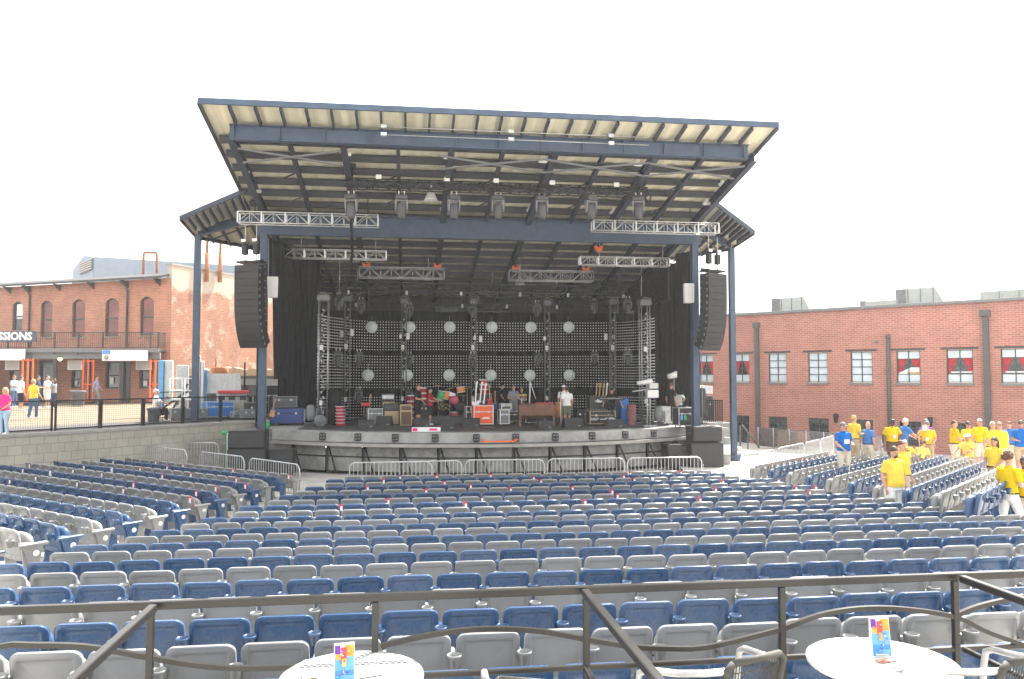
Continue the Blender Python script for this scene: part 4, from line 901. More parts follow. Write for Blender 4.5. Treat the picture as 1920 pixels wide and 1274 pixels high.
def tower(px, Y, z1, label, n=18, w=.34, group='lamp towers at the stage sides and back'):
    q = atY(px, 700, Y); t = thing('truss_tower', label, 'truss tower', (q.x, Y, DZ), 0, group)
    for sx in (-1, 1):
        for sy in (-1, 1):
            b = MB(); b.tube((sx*w/2, sy*w/2, 0), (sx*w/2, sy*w/2, z1-DZ), .026, n=6); b.build('upright', MAT['galv' if w > .4 else 'mid_grey'], t)
    b = MB(); k = int((z1-DZ)/.45)
    for i in range(k):
        za, zb = i*.45, (i+1)*.45
        for sy in (-1, 1): b.tube((-w/2 if i % 2 else w/2, sy*w/2, za), (w/2 if i % 2 else -w/2, sy*w/2, zb), .014, n=5)
        for sx in (-1, 1): b.tube((sx*w/2, -w/2 if i % 2 else w/2, za), (sx*w/2, w/2 if i % 2 else -w/2, zb), .014, n=5)
    b.build('lattice', MAT['mid_grey'], t)
    b = MB(); b.path([(0, -w/2-.05, .2), (0, -w/2-.05, z1-DZ-.2)], .012, 4); c = b.build('lamp_cable', MAT['black_plastic'], t)
    for i in range(n):
        b = MB(); b.ball((.05*math.sin(i*2.1), -w/2-.08, .35+(z1-DZ-.8)*i/(n-1)), .048, 8, 5); b.build('bulb', MAT['bulb'], c)
    b = MB(); b.box((-.06, -w/2-.1, (z1-DZ)*.62), (.16, .1, .24), b=.015); b.build('dimmer_box', MAT['white_plastic'], t)
    b = MB(); b.box((-.06, -w/2-.1, (z1-DZ)*.18), (.13, .1, .22), b=.015); b.build('dimmer_box', MAT['white_plastic'], t)
    b = MB(); b.box((0, 0, .03), (w+.25, w+.25, .05)); b.build('foot_plate', MAT['black_metal'], t)
    b = MB(); b.box((0, 0, z1-DZ+.12), (w+.15, w+.15, .3), b=.04); b.path([(-.3, -.2, z1-DZ+.1), (-.1, -.35, z1-DZ+.35), (.2, -.3, z1-DZ+.3), (.3, -.2, z1-DZ)], .035, 6); b.build('head_block', MAT['mid_grey'], t)
    return t
tower(606, 37.0, 7.3, 'bulb-strung truss tower standing against the drape near the brick wall', 22, .42)
tower(1209, 37.2, 7.3, 'bulb-strung truss tower standing against the drape near the stewards', 22, .42)
tower(651, 40.2, 7.6, 'slimmer bulb-strung tower just behind the red crates', 14, .26); tower(757, 41.2, 7.6, 'thin bulb-strung tower behind the second pair of white discs', 14, .24); tower(888, 40.9, 7.6, 'thin bulb-strung tower at the middle of the bead curtain', 14, .24); tower(1026, 41.2, 7.6, 'thin bulb-strung tower between the fifth and sixth white discs', 14, .24); tower(1149, 40.2, 7.6, 'slimmer bulb-strung tower near the far end of the bead curtain', 14, .26)
for i, (px, py) in enumerate(((660, 624), (751, 631), (765, 631), (890, 634), (901, 636), (1021, 635), (1136, 632), (1150, 632), (641, 627))):
    q = atY(px, py, 40.3 if i != 0 else 39.5); t = thing('cable_splitter', f'{nth(i+1)} small white splitter box on the bead net, counted along the upper net', 'box', q, 0, 'white splitter boxes on the net')
    b = MB(); b.box((0, 0, 0), (.12 if i % 2 else .16, .08, .22 if i % 2 else .34), b=.02); b.box((0, -.045, 0), (.08, .01, .12)); b.build('casing', MAT['white_plastic'], t)
# upstage lighting truss with clutter and screen frame
for Y, z, lb in ((42.4, 7.9, 'dim upstage truss hung above the upper bead net'), (39.5, 8.25, 'dim mid-stage truss in shadow under the roof')):
    t = truss('lighting_truss', lb, (-3.2, Y, z), (11.4, Y, z), .4, 'dark_grey', 26, .3, .03, G1, .018)
    hangers(t, [((x, Y, z+.2), (x, Y, z+.9)) for x in (-2.5, 1.2, 4.2, 7.5, 10.8)], 'galv', .015)
    rnd = random.Random(int(Y)); 
    for i in range(16):
        x = lerp(-2.8, 11, i/15)+rnd.uniform(-.2, .2); b = MB(); b.box((x, Y-.1, z-.3), (.12, .12, .2), b=.02); b.box((x, Y-.2, z-.22), (.09, .02, .05)); b.build('fixture', MAT['dark_grey' if i % 3 else 'galv'], t, True)
# ------------------------------------------------------------------ drapes
def drape(name, label, x0, y0, x1, y1, z0, z1, folds, amp=.10, taper=None):
    t = thing(name, label, 'drape', ((x0+x1)/2, (y0+y1)/2, z0)); b = MB(); n = folds*8; d = Vector((x1-x0, y1-y0, 0)); L = d.length; d.normalize(); nv = Vector((-d.y, d.x, 0))
    rings = []; rnd = random.Random(folds)
    ph = [rnd.uniform(-.6, .6) for _ in range(n+1)]
    for zi in range(9):
        z = lerp(z0, z1, zi/8); k = taper(zi/8) if taper else (0, 1)
        rings.append([Vector((x0, y0, z))+d*L*lerp(k[0], k[1], i/n)+nv*amp*(math.sin(i/n*folds*6.28+ph[i]*.6)+.35*math.sin(i/n*folds*15+zi*.5))*(1.0-.3*zi/8) for i in range(n+1)])
    b.loft(rings, 0, True, False, False); b.loft([[p+nv*.02 for p in r] for r in rings], 0, True, False, False); b.build('cloth', MAT['drape'], t, True); return t
drape('stage_drape', 'tall black pleated drape closing the stage beside the blue cases', -5.85, 37.0, -4.05, 37.7, DZ+.02, 9.4, 8)
drape('stage_drape', 'tall black pleated drape closing the stage near the tall crew man', 12.0, 37.7, 13.75, 36.9, DZ+.02, 9.4, 8)
drape('stage_drape', 'black drape gathered round the column and tied low beside the speaker column', -5.5, 33.2, -4.95, 34.2, 3.7, 9.4, 5, .12, lambda t: (.0+.3*(1-t)**2, 1.0-.25*(1-t)**3))
drape('stage_drape', 'black drape drawn back diagonally behind the far column', 12.05, 34.4, 12.75, 33.4, 3.0, 9.4, 5, .12, lambda t: (.0, .55+.45*t))
drape('back_drape', 'wide black backdrop drape behind the bead curtain', -4.9, 43.6, 12.9, 43.6, DZ+.02, 7.4, 26, .09)
drape('side_drape', 'black drape running back along the stage side behind the first bulb-lit tower', -4.3, 37.8, -4.9, 43.4, DZ+.02, 8.3, 9)
drape('side_drape', 'black drape running back along the stage side behind the far bulb-lit tower', 12.15, 38.0, 12.75, 43.4, DZ+.02, 8.3, 9)
t = thing('back_wall', 'brick and dark panel wall glimpsed above the backdrop drape', 'wall', (4, 44.6, 0)); b = MB(); b.box((0, 0, 4.2), (19.5, .3, 8.4)); b.build('masonry', MAT['roof_dark'], t)
b = MB(); b.box((-.4, -.25, 7.1), (4.2, .12, 1.2)); b.build('window', MAT['glass_dark'], t)
# ------------------------------------------------------------------ line arrays
def line_array(label, top, toe, n=12):
    t = thing('line_array', label, 'speaker array', top, toe, 'hanging speaker arrays')
    b = MB(); b.box((0, .05, .12), (1.0, .5, .07)); b.bar((-.35, -.1, .12), (-.35, .3, .2), .06, .12); b.bar((.35, -.1, .12), (.35, .3, .2), .06, .12); b.build('bumper_frame', MAT['black_metal'], t)
    M = Matrix.Identity(4); a = 0.0
    for i in range(n):
        b = MB(); b.x = M
        b.loft([[(x, y, z) for x, y in ((-.53, -.24), (.53, -.24), (.47, .30), (-.47, .30))] for z in (-.267, -.002)], 0, False)
        c = b.build('cabinet', MAT['speaker_black'], t)
        g = MB(); g.x = M; g.box((0, -.246, -.134), (1.05, .012, .25), b=.004); g.build('grille', MAT['speaker_black'], c)
        g = MB(); g.x = M
        for s in (-1, 1):
            g.box((s*.535, -.16, -.134), (.02, .06, .1)); g.box((s*.515, .2, -.05), (.03, .05, .035))
        g.build('rigging_bracket', MAT['mid_grey'], c)
        st = (.0, .004, .008, .015, .025, .035, .05, .065, .08, .09, .10, .11)[i]
        M = M @ Matrix.Translation((0, -.24, -.268)) @ Matrix.Rotation(st, 4, 'X') @ Matrix.Translation((0, .24, 0))
    for x in (-.25, .25):
        b = MB(); b.tube((x, 0, .15), (x, 0, 1.0), .018, n=5); b.box((x, 0, .62), (.2, .2, .42), b=.03); b.build('hoist', MAT['black_metal'], t)
        b = MB(); b.box((x, -.11, .95), (.2, .05, .12), b=.02); b.tube((x, 0, .9), (x, 0, 1.55), .012, n=5); b.build('hoist_tag', MAT['white_plastic'], t)
    b = MB(); b.path([(.45, .32, .1), (.5, .36, -1.5), (.42, .5, -3.1)], .04, 6); b.build('cable', MAT['black_plastic'], t)
    return t
line_array('tall curved black speaker array hanging beside the sunlit brick wall', (-5.98, 31.0, 8.05), R(-24))
line_array('tall curved black speaker array hanging beside the far outer post', (12.45, 31.0, 8.03), R(24))
for sgn, x, lb in ((1, CXL+.42, 'white weatherproof loudspeaker on the column beside the nearer-wall array'), (-1, CXR-.42, 'white weatherproof loudspeaker on the column beside the far array')):
    t = thing('wall_speaker', lb, 'speaker', (x, 32.1, 7.35), 0); b = MB(); b.loft([[(xx*k, yy, z) for xx, yy in ((-.21, -.18), (.21, -.18), (.15, .16), (-.15, .16))] for z, k in ((-.42, .93), (-.38, 1), (.34, 1.05), (.40, .98))], 0, False); b.build('cabinet', MAT['white_plastic'], t)
    b = MB(); b.bar((-sgn*.1, .1, -.25), (-sgn*.42, .3, -.25), .05, .04); b.bar((-sgn*.1, .1, .2), (-sgn*.42, .3, .2), .05, .04); b.build('bracket', MAT['galv'], t)
def sub(label, c, d, rzv=0):
    t = thing('subwoofer', label, 'subwoofer', (c[0], c[1], c[2]-d[2]/2), rzv, 'black subwoofers flanking the stage'); b = MB(); b.box((0, 0, d[2]/2), d, b=.025); b.build('cabinet', MAT['speaker_black'], t)
    b = MB(); b.box((0, -d[1]/2-.008, d[2]/2), (d[0]-.1, .02, d[2]-.1), b=.01); b.build('grille', MAT['black_plastic'], t)
    b = MB()
    for s in (-1, 1): b.box((s*(d[0]/2+.004), -.05, d[2]*.55), (.012, .22, .1))
    b.build('handle', MAT['dark_grey'], t); return t
L0 = atD(521, 852, 31.2); L1 = atD(521, 809, 31.2)
sub('black subwoofer on top of the stack at the stage corner by the blue cases', (-6.05, 31.6, 1.42), (1.35, .9, .68)); sub('lower black subwoofer of the stack at the corner by the blue cases', (-6.05, 31.55, .54), (1.38, .95, 1.06)); sub('narrow black subwoofer beside the lower cabinet, against the skirt', (-4.85, 31.9, .50), (.95, .8, .98))
sub('black subwoofer on top of the stack at the corner by the ramp', (12.35, 32.0, 1.42), (1.25, .9, .62)); sub('lower black subwoofer of the stack at the corner by the ramp', (12.3, 31.95, .54), (1.4, .95, 1.06)); sub('narrow black subwoofer between the ramp-side stack and the skirt', (11.15, 32.3, .50), (.85, .8, .98))
t = thing('orange_bracket', 'bright orange flat bracket hooked on the stage ledge below the organ', 'bracket', atY(937, 828, 30.7)); b = MB(); b.bar((-.6, 0, 0), (.6, 0, 0), .09, .05); b.bar((-.6, 0, 0), (-.68, .1, .07), .09, .05); b.bar((.6, 0, 0), (.68, .1, .07), .09, .05); b.build('rail', MAT['orange_paint'], t)
# ------------------------------------------------------------------ band gear on the deck
def pxbox(px0, px1, py0, py1, d, zbase=None):
    """centre-base point, width and height of something seen between those pixels at depth d"""
    a = atD((px0+px1)/2, py1, d); top = atD((px0+px1)/2, py0, d); w = (px1-px0)/FPX*d
    zb = a.z if zbase is None else zbase
    return Vector((a.x, a.y, zb)), w, max(.05, top.z-zb)
def flight_case(label, px0, px1, py0, py1, d, depth=.6, col='case_black', edge='alu', rzv=.06, zb=DZ, name='flight_case', group='flight cases around the stage', text=None, casters=True, lines=(), tx_off=.08):
    c, w, h = pxbox(px0, px1, py0, py1, d, zb); t = thing(name, label, 'case', c, rzv, group); f = .09 if casters else 0
    b = MB(); b.box((0, 0, f+(h-f)/2), (w-.02, depth, h-f), b=.012); b.build('body', MAT[col], t)
    b = MB(); x, y = w/2, depth/2+.005
    for sx in (-1, 1):
        for sy in (-1, 1): b.box((sx*(x-.015), sy*(y-.01), f+(h-f)/2), (.04, .03, h-f+.01))
        for z in (f+.015, h-.015): b.box((sx*(x-.012), 0, z), (.04, depth, .035))
    for sy in (-1, 1):
        for z in (f+.015, h-.015, f+(h-f)*.66): b.box((0, sy*(y-.004), z), (w, .022, .03))
    b.build('edging', MAT[edge], t)
    for sx in (-1, 1): b = MB(); b.box((sx*w*.25, -y-.004, f+(h-f)*.66), (.09, .02, .09), b=.006); b.build('latch', MAT['galv'], t)
    if casters:
        for sx in (-1, 1):
            for sy in (-1, 1): b = MB(); b.lathe([(.042, -.02), (.042, .02)], (sx*(x-.1), sy*(y-.1), .045), 10, 0, 'x'); b.build('caster', MAT['black_plastic'], t)
    if text:
        for i, (tx, sz, zz) in enumerate(text):
            q = text_mb(tx, sz, .006, Matrix.Translation((w*tx_off, -y-.012, f+(h-f)*zz)) @ Matrix.Rotation(R(90), 4, 'X')); q.build('lettering', MAT['white_paint'], t)
    for o_, hh, wd, zz in lines:
        b = MB(); b.box((w*o_, -y-.012, f+(h-f)*zz), (w*wd, .01, .03)); b.build('lettering', MAT['white_paint'], t)
    return t
def amp(label, px0, px1, py0, py1, d, col, grille, trim, zb=DZ, cab=True):
    c, w, h = pxbox(px0, px1, py0, py1, d, zb); t = thing('guitar_amplifier', label, 'amplifier', c, .05, 'amplifiers on the stage'); b = MB(); b.box((0, 0, h/2), (w, .4, h), b=.025); b.build('cabinet', MAT[col], t)
    if cab:
        b = MB(); b.box((0, -.202, h*.36), (w-.1, .02, h*.60), b=.01); b.build('grille', MAT[grille], t)
        b = MB(); b.box((0, -.202, h*.84), (w-.1, .02, h*.2), b=.01); b.build('control_panel', MAT[trim], t)
    else:
        b = MB(); b.box((0, -.202, h*.5), (w-.06, .02, h*.6), b=.01); b.build('control_panel', MAT[trim], t)
    b = MB(); b.path([(-.1, 0, h), (-.08, 0, h+.035), (.08, 0, h+.035), (.1, 0, h)], .012, 5); b.build('handle', MAT['black_plastic'], t); return t
def wedge(label, px0, px1, py0, py1, d, rzv=0):
    c, w, h = pxbox(px0, px1, py0, py1, d, DZ); t = thing('monitor_wedge', label, 'monitor speaker', c, rzv, 'floor monitors along the stage edge')
    b = MB(); k = max(h, .36); pr = [(-.28, 0), (.30, 0), (.34, .12), (.02, k), (-.24, k), (-.28, k*.8)]
    b.loft([[(x, y, z) for y, z in pr] for x in (-w/2, w/2)], 0, False); b.build('cabinet', MAT['black_plastic'], t)
    b = MB(); n = Vector((0, .75, .66)); b.hexa([(sx*(w/2-.03), y, z) for sx, y, z in ((-1, .345, .13), (1, .345, .13), (1, .04, k-.01), (-1, .04, k-.01))]+[(sx*(w/2-.03), y+.012, z+.012) for sx, y, z in ((-1, .345, .13), (1, .345, .13), (1, .04, k-.01), (-1, .04, k-.01))]); b.build('grille', MAT['dark_grey'], t)
    b = MB(); b.box((w*.3, -.29, .08), (.12, .02, .05)); b.build('socket_plate', MAT['mid_grey'], t); return t
for a, lb, r_ in (((672, 700, 794, 808, 34.2), 'low black monitor wedge at the deck edge before the red towel', .1), ((707, 735, 780, 796, 35.6), 'dark monitor wedge tilted before the grey amplifiers', -.15), ((776, 805, 784, 801, 35.0), 'monitor wedge in front of the two crew men', 0), ((824, 851, 792, 810, 33.4), 'squat black monitor wedge at the deck edge before the drums', .05), ((868, 900, 784, 801, 35.2), 'monitor wedge in front of the orange case', -.1), ((1007, 1034, 792, 809, 33.6), 'black monitor wedge at the deck edge before the organ', .05), ((1055, 1090, 784, 803, 34.6), 'monitor wedge at the feet of the camouflage shorts', .1), ((1136, 1167, 789, 805, 34.4), 'monitor wedge below the folding keyboard stand', -.05)): wedge(lb, *a, r_)
flight_case('big blue trunk under the grey box by the nearer drape', 509, 571, 765, 797, 36.2, .8, 'case_navy', 'steel_navy', name='storage_case')
flight_case('grey padded box with white label sitting on the blue trunk', 514, 557, 743, 764, 36.2, .6, 'dark_grey', 'mid_grey', zb=2.42, casters=False, name='padded_box')
flight_case('grey open rack holding guitar necks behind the blue trunk', 529, 568, 729, 770, 37.3, .5, 'mid_grey', 'alu')
flight_case('purple case leaning by the bulb-strung tower', 595, 606, 755, 780, 36.6, .3, 'purple_case', 'mid_grey', casters=False)
def floor_head(label, px0, px1, py0, py1, d, rzv=0):
    c, w, h = pxbox(px0, px1, py0, py1, d, DZ); t = thing('floor_lamp_head', label, 'stage lamp', c, rzv); s = h
    b = MB(); b.box((0, 0, .09*s), (w, w*.9, .18*s), b=.03); b.build('base', MAT['dark_grey'], t)
    b = MB()
    for q in (-1, 1): b.loft([[(q*w*k, y*w, z*s) for k, y in ((.40, -.2), (.5, -.2), (.5, .2), (.40, .2))] for z in (.18, .6)]+[[(q*w*k, y*w, .78*s) for k, y in ((.41, -.1), (.48, -.1), (.48, .1), (.41, .1))]], 0, False)
    b.build('yoke', MAT['mid_grey'], t)
    b = MB(); b.lathe([(w*.2, .24*s), (w*.34, .30*s), (w*.37, .5*s), (w*.33, .8*s), (w*.24, .97*s), (w*.1, s)], (0, 0, 0), 14); b.build('lamp_head', MAT['mid_grey'], t); return t
floor_head('grey moving lamp standing upright on the deck by the blue trunk', 570, 594, 759, 801, 35.6, .2)
floor_head('grey moving lamp standing upright on the deck near the tall crew man', 1224, 1247, 763, 802, 35.6, -.2)
t = thing('drum_fan', 'round grey blower fan beside the purple case', 'fan', atZ(600, 801, DZ), .3); b = MB(); b.lathe([(.22, -.12), (.26, -.1), (.27, .08), (.24, .12), (.09, .11), (.07, .14), (.02, .14)], (0, 0, .27), 20, 0, 'y'); b.build('housing', MAT['mid_grey'], t); b = MB()
for k in range(8): b.bar((.07*math.cos(k*.785), -.125, .27+.07*math.sin(k*.785)), (.22*math.cos(k*.785), -.125, .27+.22*math.sin(k*.785)), .012, .01)
b.build('grille', MAT['dark_grey'], t)
c, w, h = pxbox(607, 641, 730, 801, 36.4, DZ); t = thing('covered_rack', 'tall rack hidden under a hanging black cloth beside the red crates', 'covered rack', c); b = MB(); n = 28
b.loft([[((w*.5*k)*(1+.07*math.sin(5*a+z))*math.cos(a), (.38*k)*(1+.07*math.sin(7*a))*math.sin(a), z*h) for a in [6.283*i/n for i in range(n)]] for z, k in ((0, 1.05), (.3, .95), (.6, .88), (.85, .8), (.96, .66), (1.0, .3))]); b.build('cloth_cover', MAT['drape'], t)
def crates(label, px0, px1, py0, py1, d, col, n, zb=DZ):
    c, w, h = pxbox(px0, px1, py0, py1, d, zb); k = h/n
    for i in range(n):
        which = {0: 'lowest', n-1: 'topmost'}.get(i, nth(i+1)+' from the deck')
        t = thing('drum_crate', f'{which} of {label}', 'crate', (c.x+.01*math.sin(i*2), c.y, zb+i*k), .12*math.sin(i*1.7), 'red ribbed crates')
        b = MB(); b.lathe([(w*.38, 0), (w*.44, k*.1), (w*.40, k*.5), (w*.44, k*.8), (w*.47, k*.86), (w*.47, k*.96), (w*.40, k*.985), (w*.1, k*.985)], (0, 0, 0), 14); b.build('shell', MAT[col], t)
        b = MB(); b.path([(w*.45*math.cos(a), w*.45*math.sin(a), k*.9) for a in [6.283*j/16 for j in range(17)]], k*.11, 5); b.build('rim', MAT['bead' if col == 'red_box' else 'pinkish'], t)
crates('the red crate stack before the covered rack', 628, 648, 762, 801, 35.8, 'red_box', 6); crates('the faded crate stack beyond the keyboard player', 1174, 1194, 759, 797, 36.4, 'pinkish', 6)
crates('the red crate stack behind the man in black', 763, 776, 741, 782, 37.6, 'red_box', 5); crates('the short red stack between the two crew men', 787, 800, 727, 752, 37.8, 'red_box', 3, 2.9 if False else DZ+.95); crates('the red stack up behind the guitars', 898, 916, 712, 738, 39.0, 'red_box', 3, 2.98)
t = flight_case('dark riser case carrying the red stack up behind the guitars', 894, 920, 738, 790, 39.0, .6, 'case_black', 'mid_grey', casters=False); flight_case('dark box carrying the short red stack between the crew men', 785, 802, 752, 790, 37.8, .5, 'case_black', 'dark_grey', casters=False)
t = thing('towel_stand', 'short stand with a bright red folded towel on top', 'stand', atZ(685, 797, DZ)); b = MB(); b.tube((-.06, 0, 0), (-.06, 0, .85), .02); b.tube((.08, 0, 0), (.08, 0, .85), .02); b.box((0, 0, .02), (.4, .3, .03)); b.build('frame', MAT['mid_grey'], t); b = MB(); b.box((0, 0, .93), (.4, .25, .16), b=.05); b.build('towel', MAT['red_paint'], t)
flight_case('silver-framed equipment rack beside the dark amplifier', 690, 717, 766, 794, 36.4, .5, 'mid_grey', 'alu')
amp('blue-grey amplifier head on top of the dark cabinet', 716, 739, 739, 751, 37.2, 'mid_grey', 'dark_grey', 'galv', zb=2.72, cab=False); amp('dark amplifier cabinet under the blue-grey head', 716, 741, 751, 764, 37.2, 'black_plastic', 'dark_grey', 'tweed', zb=2.38, cab=False)
amp('dark amplifier with beige lower grille', 719, 749, 757, 793, 36.2, 'black_plastic', 'tweed', 'dark_grey'); amp('cream-edged amplifier with brown grille beside the man in black', 750, 772, 759, 795, 35.8, 'tweed', 'grille_brown', 'grille_brown')
t = thing('floor_banner', 'low white and pink banner board lying at the deck edge', 'banner', atZ(799, 810, DZ), .04); b = MB(); b.box((0, 0, .09), (1.15, .12, .18), b=.01); b.build('board', MAT['white_sheet'], t); b = MB(); b.box((-.45, -.064, .09), (.2, .012, .12)); b.box((.28, -.064, .09), (.32, .012, .08)); b.build('pink_mark', MAT['pink_cloth'], t)
# drum kit
dk = thing('drum_kit', 'drum kit with green and orange drums, pink snare and cymbals on a low riser', 'drum kit', atZ(845, 793, DZ)); dk.location = (dk.location[0], 37.6, DZ)
def dz_(px, py, Y=37.6): q = atY(px, py, Y); return q
def drum(px, py, r, L, col, tilt=0, axis='z', Y=37.6, head='drum_white'):
    q = dz_(px, py, Y); M = Matrix.Translation(q) @ Matrix.Rotation(tilt, 4, 'Y')
    b = MB(); b.x = M; b.lathe([(r*.98, -L/2), (r, -L/2+.01), (r, L/2-.01), (r*.98, L/2)], (0, 0, 0), 18, 0, axis); s = b.build('drum_shell', MAT[col], dk, True)
    for e in (-1, 1):
        b = MB(); b.x = M; b.lathe([(r*1.0, e*(L/2)-.012), (r*1.05, e*L/2-.012), (r*1.05, e*L/2+.012), (r*.5, e*L/2+.014), (r*.05, e*L/2+.014)], (0, 0, 0), 18, 0, axis)
        b.build('drum_head', MAT[head], s, True)
drum(827, 742, .17, .42, 'green_drum', .2); drum(838, 742, .19, .36, 'orange_drum', .25); drum(864, 731, .2, .24, 'orange_drum', -.1); drum(852, 751, .2, .3, 'pink_drum', .1, 'y', 37.2, 'pink_drum'); drum(847, 740, .2, .16, 'drum_white', .3)
drum(830, 765, .26, .4, 'case_black', 0, 'y', 37.6, 'case_black'); drum(862, 763, .26, .4, 'case_black', 0, 'y', 37.6, 'case_black'); drum(852, 777, .22, .2, 'pink_drum', 0)
for px, py, tl in ((822, 724, .2), (843, 729, -.2), (858, 722, .15), (876, 728, -.25), (868, 742, .1)):
    q = dz_(px, py); M = Matrix.Translation(q) @ Matrix.Rotation(tl, 4, 'Y'); b = MB(); b.x = M; b.lathe([(.03, .03), (.08, .02), (.24, -.01), (.24, -.014), (.02, .0)], (0, 0, 0), 18); s = b.build('cymbal', MAT['gold'], dk, True)
    b = MB(); b.tube((q.x, q.y, DZ), q, .012, n=5); b.tube((q.x-.2, q.y, DZ+.03), (q.x, q.y, DZ+.4), .01, n=4); b.tube((q.x+.2, q.y, DZ+.03), (q.x, q.y, DZ+.4), .01, n=4); b.build('cymbal_stand', MAT['alu'], dk, True)
b = MB(); b.box((dz_(846, 780).x, 37.6, DZ+.2), (2.0, 1.3, .34), b=.01); b.build('riser', MAT['dark_grey'], dk, True)
b = MB()
for k in range(14): b.ball((dz_(822+k*1.6, 766).x, 37.18+.02*(k % 2), dz_(822, 763+5*math.sin(k*2.4)).z), .035, 7, 5)
b.build('gold_emblem', MAT['gold'], dk, True)
def guitar(label, px, y0, y1, d, bc, lean=.12, nc='white_plastic'):
    base, w, h = pxbox(px-5, px+5, y0, y1, d); t = thing('guitar', label, 'guitar', base, 0, 'guitars and basses on stands'); k = h/1.15
    M = Matrix.Rotation(lean, 4, 'Y') @ Matrix.Diagonal((k, k, k, 1))
    b = MB(); b.x = M; o = [(.0, .02), (.12, .0), (.17, .10), (.15, .2), (.11, .26), (.14, .34), (.16, .46), (.10, .44), (.05, .38), (-.05, .38), (-.10, .42), (-.15, .40), (-.12, .30), (-.11, .24), (-.16, .16), (-.16, .06), (-.1, 0)]
    b.prism([(x, -.03, z) for x, z in o], (0, .06, 0)); b.build('body', MAT[bc], t)
    b = MB(); b.x = M; b.bar((0, -.04, .34), (0, -.04, 1.0), .05, .03); b.build('neck', MAT[nc], t)
    b = MB(); b.x = M; b.prism([(-.03, -.05, 1.0), (.03, -.05, 1.0), (.06, -.05, 1.12), (.02, -.05, 1.16), (-.03, -.05, 1.13)], (0, .03, 0)); b.build('headstock', MAT[nc], t); return t
guitar('white bass guitar standing before the orange case', 890, 716, 773, 35.9, 'white_plastic', .06); guitar('pale blue guitar standing beside the white bass', 898, 716, 772, 36.2, 'sky_blue_paint', .1); guitar('dark guitar at the end of the trio before the orange case', 905, 718, 775, 36.2, 'black_plastic', .1)
guitar('red guitar on a stand just beyond the orange case', 919, 722, 762, 37.2, 'red_paint', -.05, 'wood_light'); guitar('blue guitar on a stand near the shadowed crew member', 928, 733, 768, 37.6, 'case_navy', .0, 'wood_light'); guitar('wooden guitar upright above the red towel', 692, 739, 785, 36.8, 'wood', .05, 'wood_light')
for i, (px, c_) in enumerate(((1115, 'wood_light'), (1121, 'wood_light'), (1128, 'tweed'), (1134, 'black_plastic'))): guitar(f'{nth(i+1)} of four guitars in the rack behind the dark trunk', px, 718, 765, 38.2, c_, .1, 'wood_light' if i < 3 else 'white_plastic')
for i, (px, c_) in enumerate(((527, 'wood_light'), (536, 'drum_white'), (543, 'wood_light'))): guitar(f'{nth(i+1)} guitar neck standing in the grey open rack', px, 722, 752, 37.1, 'tweed', .05, c_)
guitar('yellow-bodied guitar leaning at the stage side by the column', 509, 747, 782, 34.6, 'wood_light', .2, 'wood_light')
flight_case('bright orange flight case with white lettering at stage centre', 886, 923, 760, 795, 35.6, .7, 'case_orange', 'alu', lines=[(.10,.10,.42,.30),(.12,.24,.30,.36)])
flight_case('dark open-front case left of the orange case under the guitars', 872, 886, 762, 788, 36.6, .6, 'case_black', 'alu'); flight_case('white and grey rack case stacked low by the organ', 935, 953, 768, 798, 35.8, .6, 'case_grey', 'white_plastic'); flight_case('small white topped case resting on the rack by the organ', 938, 957, 757, 768, 36.2, .5, 'dark_grey', 'white_plastic', zb=2.45 if False else 2.32, casters=False)
flight_case('low dark case with silver edges behind the organ legs', 930, 974, 771, 793, 38, .6, 'case_black', 'alu'); flight_case('low black case with silver edges under the organ', 983, 1020, 775, 794, 36.8, .5, 'case_black', 'alu')
# organ
c, w, h = pxbox(972, 1040, 759, 796, 35.4, DZ); t = thing('electric_organ', 'brown wooden electric organ with red slip on top at stage centre', 'organ', c, -.05); b = MB(); b.box((0, 0, h*.74), (w, .65, h*.5), b=.02); b.box((0, -.1, h*1.02), (w*.9, .4, .06), b=.01); b.build('cabinet', MAT['wood'], t)
for sx in (-1, 1): b = MB(); b.box((sx*(w/2-.06), 0, h*.25), (.1, .5, h*.5), b=.01); b.build('leg', MAT['wood'], t)
b = MB(); b.box((0, .1, h*.45), (w-.3, .05, h*.25)); b.build('back_panel', MAT['grille_brown'], t); b = MB(); b.box((.35, .0, h*1.02+.05), (w*.5, .3, .04), b=.01); b.build('red_mat', MAT['red_paint'], t)
t = thing('trumpet_stand', 'gold instrument resting on a white folding stand behind the organ', 'stand', atD(978, 752, 37)); b = MB()
for a, c_ in (((-.25, 0, .28), (.0, 0, 0)), ((.25, 0, .28), (0, 0, 0)), ((0, .05, .3), (0, 0, 0)), ((0, 0, 0), (0, 0, -1.0))): b.tube(a, c_, .018, n=5)
b.build('frame', MAT['white_plastic'], t); b = MB(); b.tube((-.22, -.03, .24), (.2, -.03, .24), .03, .1, 12); b.build('horn', MAT['gold'], t)
t = thing('light_stand', 'tall white folding light stand rising behind the organ', 'stand', atD(994, 765, 37)); zt_ = atD(994, 716, 37).z-t.location[2]; b = MB(); b.tube((0, 0, zt_), (-.03, 0, 0), .03, n=6); b.tube((0, 0, zt_), (.28, .1, .4), .02, n=6); b.tube((0, 0, zt_), (0, .3, .3), .02, n=6); b.tube((-.03, 0, 0), (-.03, 0, DZ-t.location[2]), .03, n=6); b.box((0, 0, .02), (.4, .3, .04)); b.build('tripod', MAT['white_plastic'], t)
drum_t = thing('conga_drum', 'yellow hand drum behind the organ end', 'drum', atZ(1038, 790, DZ)); drum_t.location = (drum_t.location[0], 37.4, DZ); b = MB(); b.lathe([(.14, 0), (.2, .35), (.19, .7)], (0, 0, .25), 16); b.build('shell', MAT['orange_drum'], drum_t); b = MB(); b.lathe([(.2, .95), (.2, .975), (.05, .98)], (0, 0, 0), 16); b.build('head', MAT['drum_white'], drum_t); b = MB()
